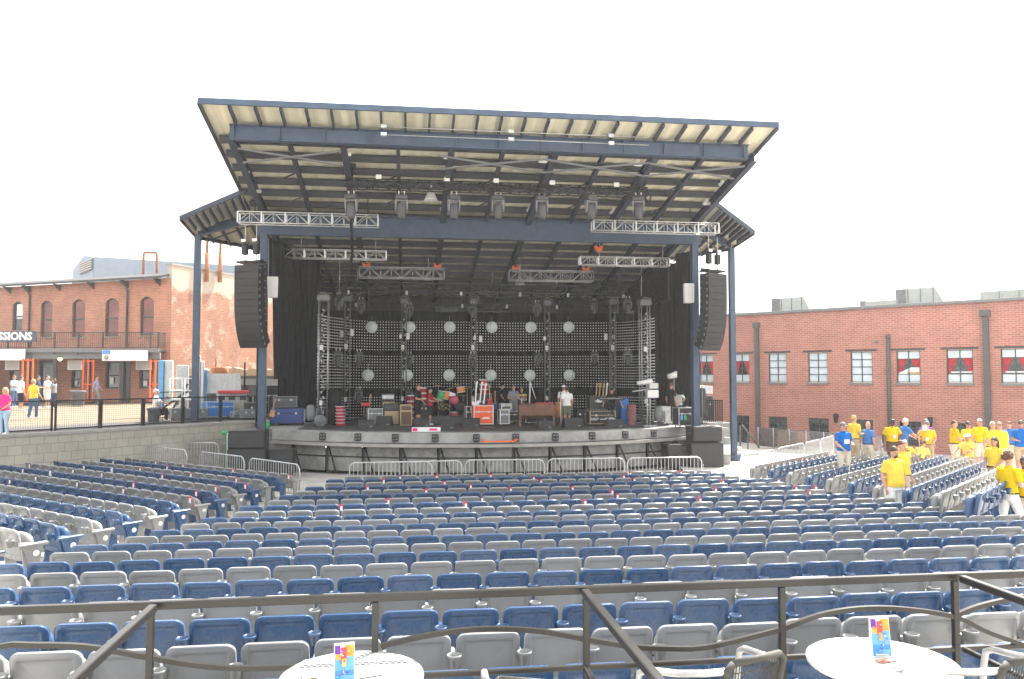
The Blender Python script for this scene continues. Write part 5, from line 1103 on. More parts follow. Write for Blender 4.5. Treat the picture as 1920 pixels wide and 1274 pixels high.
for k in range(3): b.tube((0, 0, .3), (.25*math.cos(k*2.1), .25*math.sin(k*2.1), 0), .012, n=4)
b.build('stand', MAT['alu'], drum_t)
t = thing('microphone_stand', 'straight silver microphone stand with round base before the camouflage shorts', 'microphone stand', atZ(1051, 806, DZ)); b = MB(); b.lathe([(.15, 0), (.15, .02), (.03, .035)], (0, 0, 0), 16); b.build('base', MAT['black_metal'], t); b = MB(); b.tube((0, 0, .03), (0, 0, 1.45), .013, n=6); b.build('pole', MAT['alu'], t); b = MB(); b.tube((0, 0, 1.45), (0, -.08, 1.55), .02, .026, 8); b.build('microphone', MAT['black_plastic'], t)
flight_case('dark wood-sided trunk with a pale blue sticker below the four guitars', 1102, 1149, 744, 769, 36.3, .6, 'case_black', 'dark_grey', zb=2.32, casters=False, name='storage_case'); flight_case('long black flight case with cream lid and white lettering', 1101, 1151, 770, 799, 35.9, .7, 'case_black', 'tweed', text=[('A007', .17, .36)], tx_off=-.32, lines=[(.18,.25,.6,.36),(.26,.28,.34,.44)])
c, w, h = pxbox(1119, 1129, 749, 755, 35.9); t = thing('paper_label', 'pale blue sheet taped on the dark wood-sided trunk', 'label', (c.x, c.y-.05, c.z), .06); b = MB(); b.box((0, 0, h/2), (w, .01, h)); b.build('sheet', MAT['white_sheet'], t)
flight_case('black amplifier box behind the camouflage shorts', 1079, 1100, 768, 800, 36.4, .6, 'speaker_black', 'black_plastic')
c, w, h = pxbox(1134, 1160, 743, 747, 35.2); t = thing('keyboard', 'slim dark keyboard laid on a black cross-legged stand', 'keyboard', (c.x, c.y, DZ), .05); b = MB(); b.box((0, 0, 1.2), (1.1, .3, .09), b=.015); b.build('body', MAT['black_plastic'], t); b = MB(); b.box((0, .05, 1.25), (1.0, .14, .012)); b.build('key', MAT['white_plastic'], t)
for s in (-1, 1): b = MB(); b.bar((-s*.4, s*.03, .02), (s*.35, s*.03, 1.15), .05, .04); b.build('stand_leg', MAT['black_metal'], t)
flight_case('blue lidded bin behind the keyboard player', 1160, 1176, 747, 785, 37.4, .6, 'case_blue', 'case_navy', name='storage_bin', casters=False)
# stage side towards the stewards
t = thing('equipment_stand', 'tall silver stand loaded with white control boxes and a horizontal tube', 'equipment stand', atZ(1217, 800, DZ)); b = MB(); b.tube((-.08, 0, 0), (-.08, 0, 1.9), .03, n=6); b.tube((.08, .1, 0), (.08, .1, 1.9), .03, n=6); b.box((0, 0, .03), (.6, .5, .05)); b.build('pole', MAT['galv'], t)
b = MB(); b.box((.15, 0, 1.45), (.5, .35, .35), b=.02); b.build('control_box', MAT['white_plastic'], t); b = MB(); b.box((.2, 0, 1.8), (.4, .3, .25), b=.02); b.build('control_box', MAT['pale_panel'], t); b = MB(); b.tube((-.55, -.1, 1.92), (.12, -.1, 2.02), .09, .1, 12); b.build('spot_tube', MAT['white_plastic'], t); b = MB(); b.tube((-.75, 0, 1.55), (0, 0, 1.65), .035, n=8); b.build('arm', MAT['galv'], t)
flight_case('pale grey tool chest by the tall crew man', 1236, 1253, 762, 795, 36.5, .6, 'pale_panel', 'galv'); flight_case('black case with silver edges and green bottle at the ramp end', 1266, 1295, 764, 797, 34.6, .7, 'case_black', 'alu')
t = thing('work_light', 'silver work light on a tall pole behind the white T-shirt', 'lamp', atZ(1280, 795, DZ)); t.location = (t.location[0], 37.0, DZ); b = MB(); b.tube((0, 0, 0), (0, 0, 2.1), .025, n=6); b.build('pole', MAT['galv'], t); b = MB(); b.tube((-.3, 0, 2.2), (.1, 0, 2.3), .13, .16, 12); b.ball((.12, 0, 2.32), .17, 12, 8); b.build('lamp_head', MAT['white_plastic'], t); b = MB()
for k in range(3): b.tube((0, 0, .3), (.3*math.cos(k*2.1), .3*math.sin(k*2.1), .01), .015, n=4)
b.build('leg', MAT['galv'], t)
flight_case('stacked grey control case behind the far column', 1307, 1332, 724, 742, 38, .6, 'pale_panel', 'galv', zb=3.0, casters=False); flight_case('tall dark cabinet under the grey control case', 1308, 1334, 742, 795, 38.2, .6, 'case_black', 'mid_grey')
t = thing('covered_lamp', 'lamp wrapped in dark plastic at the stage end by the handrail', 'covered lamp', atD(1318, 781, 36)); b = MB(); b.loft([[(.2*k*math.cos(a)*(1+.1*math.sin(4*a)), .2*k*math.sin(a), z) for a in [6.283*i/14 for i in range(14)]] for z, k in ((0, 1.1), (.4, .9), (.9, .8), (1.2, .7), (1.35, .3))]); b.build('cover', MAT['black_plastic'], t); b = MB(); b.box((-.1, -.1, 1.35), (.25, .2, .12), b=.03); b.build('white_cap', MAT['white_plastic'], t)
for i, (px, py, c_) in enumerate(((1285, 783, 'green_plastic'), (1278, 784, 'sky_blue_paint'))):
    t = thing('plastic_bottle', ('green' if i == 0 else 'pale blue')+' plastic bottle standing against the black case at the ramp end', 'bottle', atD(px, 788, 34.0)); b = MB(); b.lathe([(.05, 0), (.055, .02), (.055, .15), (.02, .2), (.02, .24), (.0, .24)], (0, 0, 0), 10); b.build('bottle_body', MAT[c_], t)
# black cables snaking on the deck
for i, (pts) in enumerate((((560, 806), (600, 805), (640, 803), (690, 810)), ((880, 806), (900, 803), (930, 806), (950, 802)), ((1090, 803), (1110, 800), (1135, 803), (1160, 800)))):
    t = thing('stage_cable', f'black cable snaking over the deck {("by the blue trunk", "before the orange case", "by the long black flight case")[i]}', 'cable', atZ(*pts[0], DZ)); b = MB(); b.path([atZ(x, y, DZ)+Vector((0, .06*math.sin(k*2), .02)) for k, (x, y) in enumerate(pts)], .018, 5); b.build('cable_run', MAT['black_plastic'], t, True)
# stage carpet
b = MB(); b.prism([(x, arc(x)+.75, DZ+.004) for x in [-4.6+16.2*i/30 for i in range(31)]]+[(11.6, 43.4, DZ+.004), (-4.6, 43.4, DZ+.004)], (0, 0, .008)); o = b.build('stage_floor_mat', MAT['dark_grey']); o['label'] = 'dark floor covering laid over the stage deck behind its pale edge'; o['category'] = 'floor mat'
# ------------------------------------------------------------------ block wall, plaza, fence
def wp(s): return WALL_A+WD*s       # point along the retaining wall
WLEN = (WALL_B-WALL_A).length
s0, s1 = -14.0, WLEN
t = thing('retaining_wall', 'long grey concrete block retaining wall rising behind the angled seats', 'wall', wp(0), math.atan2(WD.y, WD.x))
b = MB(); b.box(((s0+s1)/2, .16, .86), (s1-s0, .32, 1.94)); b.build('block_face', MAT['block_wall'], t)
b = MB(); b.box(((s0+s1)/2, .16, 1.88), (s1-s0, .40, .12), b=.015); b.build('coping', MAT['concrete_dark'], t)
# plaza slab behind the wall
def shift(p, k): return Vector(p)-WN*k
b = MB(); A, B = shift(wp(s0), .3), shift(wp(s1), .3)
b.prism([(A.x, A.y, -.3), (B.x, B.y, -.3), (B.x+1, B.y+45, -.3), (-60, 95, -.3), (-70, A.y, -.3)], (0, 0, PZ+.3-.06)); struct('plaza_pavement', b, MAT['plaza_tan'])
b = MB(); A, B = shift(wp(s0), .5), shift(wp(s1), .5); A2, B2 = shift(wp(s0-3), 5.6), shift(wp(s1), 3.2); b.prism([(A.x, A.y, PZ-.056), (B.x, B.y, PZ-.056), (B2.x, B2.y, PZ-.056), (A2.x, A2.y, PZ-.056)], (0, 0, .012)); struct('asphalt_path', b, MAT['asphalt'])
fence_px = [(-52, 10), (15, 101), (108, 190), (194, 270), (274, 345), (348, 416), (419, 490)]
def wall_s(px):
    # where the ray through px meets the wall line
    a = ray(px, 800); d = Vector((a.x, a.y, 0)); n = Vector((-d.y, d.x, 0)); den = WD.dot(n); return -WALL_A.dot(n)/den
zb = 1.96
for i, (a, c) in enumerate(fence_px):
    sa, sb = wall_s(a), wall_s(c)
    if sb > WLEN+1.5: sb = WLEN+1.5
    t = thing('mesh_fence_panel', f'{nth(i+1)} black framed wire mesh panel on the block wall, counting toward the stage', 'fence panel', wp(sa), math.atan2(WD.y, WD.x), 'mesh fence panels on the block wall'); L = sb-sa
    b = MB()
    for x in (0, L): b.box((x, .15, .52), (.06, .06, 1.04))
    for z in (.06, 1.02): b.box((L/2, .15, z), (L, .05, .05))
    b.v = [(x, y, z+zb) for x, y, z in b.v]; b.build('frame', MAT['black_metal'], t)
    b = MB(); n = int(L/.075)
    for k in range(1, n): b.bar((L*k/n, .15, zb+.08), (L*k/n, .15, zb+1.0), .006, .006)
    for k in range(1, 13): b.bar((.03, .15, zb+.06+.075*k), (L-.03, .15, zb+.06+.075*k), .006, .006)
    b.build('wire_mesh', MAT['black_metal'], t)
# ------------------------------------------------------------------ brick building by the plaza
BC = atD(317, 755, 57.0); BC = Vector((BC.x, BC.y, 0))
def img2w(rx, fw): return Vector((rx*CY+fw*SY, -rx*SY+fw*CY, 0)).normalized()
FD = img2w(-.938, .347)             # along the front, away from the corner
SD = img2w(.347, .938)              # along the side wall, going back
rzB = math.atan2(-FD.y, -FD.x)      # local +x points to the corner: front is at x<0, wall normal towards camera is -y
bld = thing('brick_building', 'two-storey red brick building with arched windows, balcony and lean-to eave', 'building', (BC.x, BC.y, 0), rzB)
def onface(px, py, off=0.0):
    """local (x, z) on the front plane shifted off metres towards the camera"""
    n = Vector((-FD.y, FD.x, 0)); n = n if n.dot(BC) < 0 else -n
    P = BC+n*off; a = ray(px, py); tt = P.dot(n)/Vector((a.x, a.y, 0)).dot(n); q = CAM+a*tt
    return (-(q-P).dot(FD), q.z)
ev0 = onface(310, 522)[1]
L_ = 34.0
b = MB()
# front wall with window openings cut as strips
wins = []
for px0, px1, yt, yb in ((24, 43, 566, 620), (77, 99, 565, 632), (136, 160, 562, 632), (198, 223, 560, 631), (263, 289, 557, 629)):
    x0, z1 = onface(px0, yt); x1, _ = onface(px1, yt); _, z0 = onface((px0+px1)/2, yb); wins.append((x0, x1, z0, z1))
low = []
for px0, px1, yt, yb in ((74, 100, 677, 756), (134, 151, 694, 728), (198, 224, 678, 729), (261, 286, 694, 729), (18, 36, 694, 728)):
    x0, z1 = onface(px0, yt); x1, _ = onface(px1, yt); _, z0 = onface((px0+px1)/2, yb); low.append((x0, x1, max(z0, PZ-.05), z1))
low.sort(); wins.sort()
TOP = ev0
def wallstrip(x0, x1, z0, z1): b.add([(x0, 0, z0), (x1, 0, z0), (x1, 0, z1), (x0, 0, z1)], [(0, 1, 2, 3)])
midz = (max(w[3] for w in low)+min(w[2] for w in wins))/2
for lst, za, zb_ in ((low, 0, midz), (wins, midz, TOP)):
    xp = -L_
    for x0, x1, z0, z1 in lst:
        wallstrip(xp, x0, za, zb_); wallstrip(x0, x1, za, z0); wallstrip(x0, x1, z1, zb_); xp = x1
        d = .22   # reveals
        b.add([(x0, 0, z0), (x0, d, z0), (x0, d, z1), (x0, 0, z1)], [(0, 1, 2, 3)]); b.add([(x1, 0, z0), (x1, 0, z1), (x1, d, z1), (x1, d, z0)], [(0, 1, 2, 3)])
        b.add([(x0, 0, z0), (x1, 0, z0), (x1, d, z0), (x0, d, z0)], [(0, 1, 2, 3)]); b.add([(x0, 0, z1), (x0, d, z1), (x1, d, z1), (x1, 0, z1)], [(0, 1, 2, 3)])
    wallstrip(xp, 0, za, zb_)
b.build('front_wall', MAT['brick_left'], bld)
zt1 = onface(318, 497)[1]; SL = 26.0
b = MB(); b.box((-.2, SL/2+.01, zt1/2), (.42, SL, zt1)); b.box((-.75, .28, (TOP+zt1)/2+.1), (.66, .5, zt1-TOP+.2)) if False else None
b.build('side_wall', MAT['brick_side'], bld)
b = MB(); b.box((-.2, SL/2, zt1+.06), (.55, SL+.1, .12)); b.build('parapet_coping', MAT['concrete_dark'], bld)
for i, (x0, x1, z0, z1) in enumerate(wins+low):
    up = i < len(wins); w = x1-x0; h = z1-z0; xc = (x0+x1)/2
    fr = MB(); d = .16
    for x in (x0+.06, x1-.06): fr.box((x, d, (z0+z1)/2), (.12, .1, h))
    for z in (z0+.06, z1-.05, z0+h*.48): fr.box((xc, d, z), (w, .1, .1))
    f = fr.build('window', MAT['green_paint'], bld)
    g = MB(); g.box((xc, d+.03, (z0+z1)/2), (w-.04, .02, h-.04)); g.build('pane', MAT['glass_red' if up and i > 0 else 'glass_dark'], f)
    if up:
        # segmental brick arch closing the corners of the opening
        a = MB(); n = 8; pts = [(x0+w*k/n, -.012, z1-.34*(2*k/n-1)**2) for k in range(n+1)]
        a.add(pts+[(x0+w*k/n, -.012, z1+.22-.16*(2*k/n-1)**2) for k in range(n+1)], [(k, k+1, n+2+k, n+1+k) for k in range(n)])
        a.build('arch', MAT['brick_left'], f)
        a = MB(); a.box((xc, -.02, z0-.06), (w+.3, .12, .10)); a.build('sill', MAT['tan_wood'], f)
        if i == 0: a = MB(); a.box((xc+.1, d+.005, z0+h*.66), (w-.35, .015, h*.5)); a.build('blind', MAT['white_paint'], f)
    else:
        a = MB(); a.box((x0+w*.38, d-.03, z0+h*.28), (w*.28, .02, h*.26)); a.build('notice', MAT['white_sheet'], f)
# lean-to eave with gutter and brackets
b = MB(); b.prism([(-L_, -.75, TOP-.05), (-L_, .6, TOP+.35), (-L_, .6, TOP+.47), (-L_, -.75, TOP+.07)], (L_+.2-.42, 0, 0)); b.build('roof', MAT['roof_dark'], bld)
b = MB(); b.box(((-L_-.2)/2, -.78, TOP), (L_-.3, .12, .16), b=.02); b.build('gutter', MAT['roof_dark'], bld)
for px in (20, 57, 113, 176, 240, 300):
    x = onface(px, 540)[0]; b = MB(); b.prism([(x-.06, 0, TOP-.55), (x-.06, -.6, TOP-.12), (x-.06, -.6, TOP-.05), (x-.06, 0, TOP-.05)], (.12, 0, 0)); b.build('eave_bracket', MAT['roof_dark'], bld)
for px in (57, 240):
    x = onface(px, 600)[0]; b = MB(); b.path([(x-.15, -.7, TOP-.1), (x, -.25, TOP-.5), (x, -.12, TOP-.8), (x, -.12, 2.0)], .075, 8); b.build('downpipe', MAT['roof_dark'], bld)
# rusty pipes rising by the side wall and pipe frame on the roof
for px in (386, 411):
    a = ray(px, 600); n2 = Vector((SD.y, -SD.x, 0)); n2 = n2 if n2.dot(Vector((1, 0, 0))) > 0 else -n2
    P = BC+n2*.25; tt = P.dot(n2)/Vector((a.x, a.y, 0)).dot(n2); q = CAM+a*tt; z0 = CAMH+(707-540)/FPX*math.hypot(q.x, q.y)
    t = thing('rusty_pipe', f'rusty brown vent pipe on the sunlit side wall, {"nearer the roof corner" if px == 386 else "further from the roof corner"}', 'pipe', (q.x, q.y, z0)); b = MB(); b.tube((0, 0, 0), (0, 0, 2.2), .16, n=10); b.tube((0, 0, 2.2), (0, 0, 5.5), .10, n=8); b.build('pipe', MAT['rust'], t)
q = atD(281, 520, 61); t = thing('pipe_frame', 'rusty inverted U pipe frame standing above the brick roof', 'pipe frame', (q.x, q.y, TOP)); b = MB(); h = atD(281, 474, 61).z-TOP; b.path([(-.5, 0, -.3), (-.5, 0, h-.15), (-.42, 0, h), (.42, 0, h), (.5, 0, h-.15), (.5, 0, -.3)], .10, 8); b.build('pipe', MAT['rust'], t)
# white metal-clad building behind
q = atD(135, 525, 78); q2 = atD(330, 520, 74); t = thing('metal_building', 'pale blue-white metal building with gable and square vent behind the brick roof', 'building', (q.x, q.y, 0)); dv = Vector((q2.x-q.x, q2.y-q.y, 0)); zr = atD(170, 482, 78).z; ze = atD(136, 508, 78).z
t.rotation_euler.z = math.atan2(dv.y, dv.x)+R(4); LL = dv.length+14; gw = 3.6
b = MB(); b.prism([(0, 0, 0), (gw, -1.2, 0), (gw, -1.2, zr-.35), (gw*.55, -.66, zr), (0, 0, ze)], (0, 10, 0)); b.build('gable', MAT['metal_white'], t)
b = MB(); b.prism([(gw+.02, -1.18, 0), (gw+.02, -1.18, zr-.3), (LL, .5, zr-2.2), (LL, .5, 0)], (0, 9, 0)); b.build('side_cladding', MAT['metal_white'], t)
b = MB(); b.hexa([(gw*.42, -.75, zr-1.9), (gw*.98, -1.32, zr-1.55), (gw*.98, -1.2, zr-1.55), (gw*.42, -.6, zr-1.9), (gw*.42, -.75, zr-.75), (gw*.98, -1.32, zr-.45), (gw*.98, -1.2, zr-.45), (gw*.42, -.6, zr-.75)]); v_ = b.build('vent', MAT['mid_grey'], t)
b = MB()
for k in range(5): b.bar((gw*.44, -.80, zr-1.75+k*.22), (gw*.96, -1.36, zr-1.42+k*.22), .04, .05)
b.build('louvre', MAT['pale_panel'], v_)
# balcony and awning (stands in front, parallel to the pavement)
BD = img2w(-1, -.02); off0 = 1.0
nB = Vector((-FD.y, FD.x, 0)); nB = nB if nB.dot(BC) < 0 else -nB
B0 = BC+nB*1.1-FD*.05
rzb = math.atan2(-BD.y, -BD.x)
bal = thing('balcony', 'dark steel balcony with slender railing carried on posts along the brick front', 'balcony', (B0.x, B0.y, 0), rzb)
def onbal(px, py, off=0.0):
    n = Vector((-BD.y, BD.x, 0)); n = n if n.dot(BC) < 0 else -n
    P = B0+n*off; a = ray(px, py); tt = P.dot(n)/Vector((a.x, a.y, 0)).dot(n); q = CAM+a*tt
    return (-(q-P).dot(BD), q.z)
zr_, zf, zb2 = onbal(200, 624)[1], onbal(200, 656)[1], onbal(200, 673)[1]
LB = 30.0
b = MB(); b.add([(-LB, 0, zf-.12), (0, 0, zf-.12), (.0, 1.2, zf-.12), (-LB, 14, zf-.12), (-LB, 0, zf), (0, 0, zf), (0, 1.2, zf), (-LB, 14, zf)], [(3, 2, 1, 0), (4, 5, 6, 7), (0, 1, 5, 4), (1, 2, 6, 5), (2, 3, 7, 6), (3, 0, 4, 7)]); b.build('floor_slab', MAT['dark_grey'], bal)
b = MB(); b.box((-LB/2, -.03, zf-.06), (LB, .1, .28)); b.build('edge_beam', MAT['mid_grey'], bal); b = MB(); b.box((-LB/2, .25, (zb2+zf-.2)/2), (LB, .18, zf-.2-zb2)); b.build('header_beam', MAT['mid_grey'], bal)
b = MB(); b.bar((-LB, 0, zr_), (0, 0, zr_), .06, .06); b.bar((-LB, 0, zf+.15), (0, 0, zf+.15), .04, .04); b.bar((0, 0, zr_), (0, 1.1, zr_), .06, .06); b.build('handrail', MAT['roof_dark'], bal)
b = MB(); k = 0
while k*.13 < 22: b.bar((-k*.13, 0, zf+.1), (-k*.13, 0, zr_), .02, .02); k += 1
for k in range(9): b.bar((0, .13*k, zf+.1), (0, .13*k, zr_), .02, .02)
bl = b.build('baluster', MAT['roof_dark'], bal); bl['kind'] = 'stuff'
for px in (15, 58, 103, 147, 193, 238, 282, 315):
    x = min(-.05, onbal(px, 640)[0]); b = MB(); b.box((x, -.02, (zf+zr_)/2-.15), (.08, .08, zr_-zf+.4)); b.build('rail_post', MAT['roof_dark'], bal)
for px in (50, 100, 163, 226, 238, 292):
    x = onbal(px, 700)[0]; b = MB(); b.box((x, .25, (PZ+zb2)/2), (.22, .22, zb2-PZ)); b.build('post', MAT['steel_navy' if px % 2 else 'roof_dark'], bal)
x, z = onbal(111, 671); t2 = thing('porch_lamp', 'small lit yellow lamp under the balcony', 'lamp', wmat(bal) @ Vector((x, .12, z))); b = MB(); b.ball((0, 0, -.1), .13, 10, 7); b.build('globe', MAT['lamp_lit'], t2); b = MB(); b.lathe([(.05, .1), (.14, .0), (.12, -.02)], (0, 0, 0), 10); b.build('cap', MAT['roof_dark'], t2)
# signs and banners hung on the balcony
def board(name, label, cat, px0, px1, py0, py1, m, off=.2, group=None, thick=.05, place=onbal, root=bal):
    x0, z1 = place(px0, py0, off); x1, z0 = place(px1, py1, off); W = wmat(root) @ Vector(((x0+x1)/2, -off, z0)); t = thing(name, label, cat, W, root.rotation_euler.z, group)
    b = MB(); b.box((0, 0, (z1-z0)/2), (x1-x0, thick, z1-z0)); b.build('panel', MAT[m], t); return t, x1-x0, z1-z0
t, w, h = board('concessions_sign', 'dark navy sign reading CONCESSIONS in bold white capitals on the balcony', 'sign', -79, 68, 621, 642, 'navy_sign', .22, thick=.12)
q = text_mb('CONCESSIONS', h*.98, .02, Matrix.Translation((-.05, -.08, h*.5)) @ Matrix.Rotation(R(90), 4, 'X'), bold=.028)
xs_ = [v[0] for v in q.v]; sc = (w*.90)/(max(xs_)-min(xs_)); mx = (max(xs_)+min(xs_))/2; q.v = [((x-mx)*sc+.02, y, z) for x, y, z in q.v]; q.build('lettering', MAT['white_paint'], t)
t, w, h = board('menu_banner', 'wide white menu banner with blue and round badge marks at its corner', 'banner', 192, 277, 657, 677, 'white_sheet', .3, 'menu boards on the brick building')
b = MB(); b.box((-w*.405, -.03, h*.80), (w*.165, .02, h*.34)); b.build('blue_mark', MAT['blue_print'], t); b = MB(); b.box((-w*.405, -.045, h*.80), (w*.13, .012, h*.10)); b.build('pale_stripe', MAT['sky_blue_paint'], t); b = MB(); b.lathe([(h*.2, 0), (h*.2, .02)], (-w*.405, -.03, h*.32), 16, 0, 'y'); b.build('round_badge', MAT['tan_wood'], t); b = MB(); b.lathe([(h*.13, 0), (h*.13, .02)], (-w*.405, -.05, h*.32), 16, 0, 'y'); b.build('badge_centre', MAT['tweed'], t)
for i in range(4):
    for j in range(5): b = MB(); b.box((-w*.2+w*.2*i, -.028, h*(.2+.14*j)), (w*.15, .01, h*.03)); b.build('text_line', MAT['glass_frost'], t)
t, w, h = board('menu_banner', 'plain white menu banner below the CONCESSIONS sign', 'banner', -40, 47, 655, 676, 'white_sheet', .3, 'menu boards on the brick building')
for i in range(4):
    for j in range(5): b = MB(); b.box((-w*.3+w*.2*i, -.028, h*(.2+.14*j)), (w*.14, .01, h*.03)); b.build('text_line', MAT['glass_frost'], t)
for px0, px1, lb in ((10, 36, 'greyish menu sheet hanging in the shade behind the man in light blue'), (127, 154, 'greyish menu sheet hanging in the shade above the grey bin'), (255, 284, 'greyish menu sheet hanging in the shade by the last orange tower')):
    t, w, h = board('menu_sheet', lb, 'menu board', px0, px1, 676 if px0 != 255 else 675, 694, 'white_sheet', -1.2, 'menu boards on the brick building', .03)
    for j in range(7): b = MB(); b.box((0, -.02, h*(.12+.12*j)), (w*.8, .01, h*.03)); b.build('text_line', MAT['mid_grey'], t)
# orange lift towers
for px, yb, lb in ((50, 760, 'orange lattice lift tower behind the man in yellow shirt'), (164, 757, 'orange lattice lift tower next to the grey bin by the building'), (290, 757, 'orange lattice lift tower nearest the backstage lifts')):
    q = atZ(px, yb, PZ); d = q.x*SY+q.y*CY; t = thing('lift_tower', lb, 'lift', q, rzb, 'orange lift towers on the plaza'); hh = 2.9; w = 19/FPX*d
    b = MB()
    for x in (-w/2, 0, w/2): b.box((x, 0, hh/2+.1), (.075, .09, hh))
    for z in (.15, hh*.45, hh): b.box((0, 0, z), (w+.075, .075, .075))
    b.bar((-w/2, 0, .2), (0, .0, hh*.45), .05, .05); b.build('mast', MAT['orange_paint'], t)
    b = MB(); b.box((0, 0, .08), (w+.3, .8, .14), b=.03); b.build('base', MAT['black_metal'], t)
def bin_(label, px, yt, yb, z=PZ, w=None, d=None):
    q = atZ(px, yb, z); dd = q.x*SY+q.y*CY; t = thing('trash_bin', label, 'bin', q, 0, 'grey rubbish bins on the plaza'); h = (yb-yt)/FPX*dd
    b = MB(); b.lathe([(h*.32, 0), (h*.36, h*.05), (h*.42, h*.8), (h*.46, h*.82), (h*.46, h*.95), (h*.44, h*.97), (h*.42, h*.85), (h*.3, h*.1)], (0, 0, 0), 18); b.build('tub', MAT['bin_grey'], t)
    b = MB()
    for s in (-1, 1): b.box((s*h*.44, 0, h*.86), (h*.08, h*.16, h*.08), b=.01)
    b.box((0, -h*.43, h*.6), (h*.25, .02, h*.1)); b.build('handle', MAT['dark_grey'], t)
bin_('big grey plastic bin standing by the middle orange tower', 146, 732, 761); bin_('grey plastic bin against the mesh fence below the seated man', 288, 764, 791)
# ------------------------------------------------------------------ backstage yard
def yc(label, px0, px1, py0, py1, d, depth, col, edge, **k): return flight_case(label, px0, px1, py0, py1, d, depth, col, edge, rzv=k.pop('rzv', R(25)), zb=PZ-.05, **k)
yc('grey flight case nearer the bin behind the mesh fence', 320, 344, 766, 798, 34.5, .7, 'case_grey', 'mid_grey'); yc('wide grey flight case in the middle of the mesh fence', 349, 385, 766, 799, 34.6, .7, 'case_grey', 'mid_grey')
yc('bright blue road case with silver edges behind the mesh fence', 384, 433, 753, 792, 35.6, .9, 'case_blue', 'alu')
c, w, h = pxbox(407, 461, 738, 792, 36.2, PZ-.05); t = thing('concrete_plinth', 'pale concrete plinth with three black vents behind the blue road case', 'plinth', c, R(8)); b = MB(); b.box((0, .6, h/2), (w, 1.2, h), b=.02); b.build('block', MAT['concrete'], t)
for k in (-.33, 0, .36): b = MB(); b.box((k*w, -.02, h*.82), (.28, .06, .2), b=.01); b.build('vent', MAT['black_plastic'], t)
b = MB(); b.box((w*.05, -.03, h+.07), (w*1.0, .5, .14), b=.02); b.build('red_strip', MAT['red_paint'], t)
c, w, h = pxbox(388, 452, 701, 738, 37.2, None); t = thing('barricade_stack', 'stack of pale ribbed crowd barricades leaning on the plinth', 'barricades', (c.x, c.y, c.z), R(8))
for k in range(8):
    x0 = -w/2+w*k/8; x1 = x0+w/8-.012; tp = .9
    b = MB(); b.hexa([(x0, -.5, 0), (x1, -.5, 0), (x1, -.43, 0), (x0, -.43, 0), (x0*tp, -.1, h), (x1*tp, -.1, h), (x1*tp, -.03, h), (x0*tp, -.03, h)])
    for r_ in range(0, 4): q_ = x0+(w/8)*(r_+.5)/4; b.bar((q_, -.515, .02), (q_*tp, -.12, h-.02), .035, .03, 0, (0, 1, 0))
    b.build('barricade', MAT['galv' if k % 3 == 1 else 'pale_panel'], t)
b = MB(); b.prism([(-w/2-.02, -.5, 0), (-w/2-.02, -.05, h), (-w/2-.25, .6, h), (-w/2-.3, .6, 0)], (.04, 0, 0)); b.build('end_panel', MAT['pale_panel'], t)
c, w, h = pxbox(331, 352, 685, 746, 38, None); t = thing('upright_panel', 'tall pale grey ribbed panel standing on end in the backstage yard', 'panel', (c.x, c.y, PZ), R(10)); h += c.z-PZ; b = MB(); b.box((0, 0, h/2), (w, .22, h), b=.02); b.build('sheet', MAT['pale_panel'], t); b = MB()
for k in range(-2, 3): b.box((k*w/5.5, -.12, h/2), (.03, .03, h-.1))
b.build('rib', MAT['galv'], t)
# scissor lift and mast lift
def at_y(px, py, d): return atD(px, py, d)
t = thing('scissor_lift', 'sky-blue and grey folded lift machine with dark crossing arms', 'lift machine', (at_y(315, 745, 37).x, at_y(315, 745, 37).y, PZ), R(5)); s_ = 37/FPX
b = MB(); b.box((-.3, 0, 1.35), (.22, .3, 2.5), b=.02); b.build('blue_mast', MAT['sky_blue_paint'], t); b = MB(); b.box((.0, .1, 1.6), (.35, .25, 2.0), b=.02); b.build('grey_mast', MAT['pale_panel'], t)
b = MB(); b.bar((-.2, -.2, .35), (1.1, -.2, 1.3), .10, .10); b.bar((.0, -.3, .9), (1.0, -.3, .25), .06, .06); b.bar((.2, -.25, .2), (.9, -.25, 1.5), .09, .09); b.bar((-.3, -.25, 1.1), (.8, -.25, 1.15), .05, .05); b.build('arm', MAT['green_paint'], t); b = MB(); b.bar((.3, -.35, .1), (.95, -.35, 1.0), .22, .10); b.build('white_boom', MAT['white_paint'], t)
b = MB(); b.box((.3, 0, .15), (1.5, .8, .18), b=.03); b.build('base', MAT['black_metal'], t)
for x in (-.3, .9):
    for y in (-.35, .35): b = MB(); b.lathe([(.15, -.05), (.15, .05)], (x, y, .15), 12, 0, 'y'); b.build('wheel', MAT['black_plastic'], t)
t = thing('mast_lift', 'grey personnel lift with square railed platform beside the wide grey case', 'lift machine', (at_y(356, 760, 36).x, at_y(356, 760, 36).y, PZ), R(5))
b = MB(); b.box((.28, .1, 1.5), (.26, .25, 2.6), b=.02); b.box((.5, .1, 1.4), (.14, .2, 2.3), b=.02); b.build('mast', MAT['galv'], t)
b = MB()
for x in (-.8, -.28, .2):
    for y in (-.35, .3): b.tube((x, y, .8), (x, y, 1.75), .025, n=6)
for z in (1.2, 1.75):
    for y in (-.35, .3): b.tube((-.8, y, z), (.2, y, z), .025, n=6)
    for x in (-.8, .2): b.tube((x, -.35, z), (x, .3, z), .025, n=6)
b.box((-.3, 0, .8), (1.05, .7, .06)); b.build('platform_rail', MAT['white_paint'], t); b = MB(); b.box((0, 0, .2), (1.2, .8, .25), b=.03); b.build('base', MAT['mid_grey'], t)
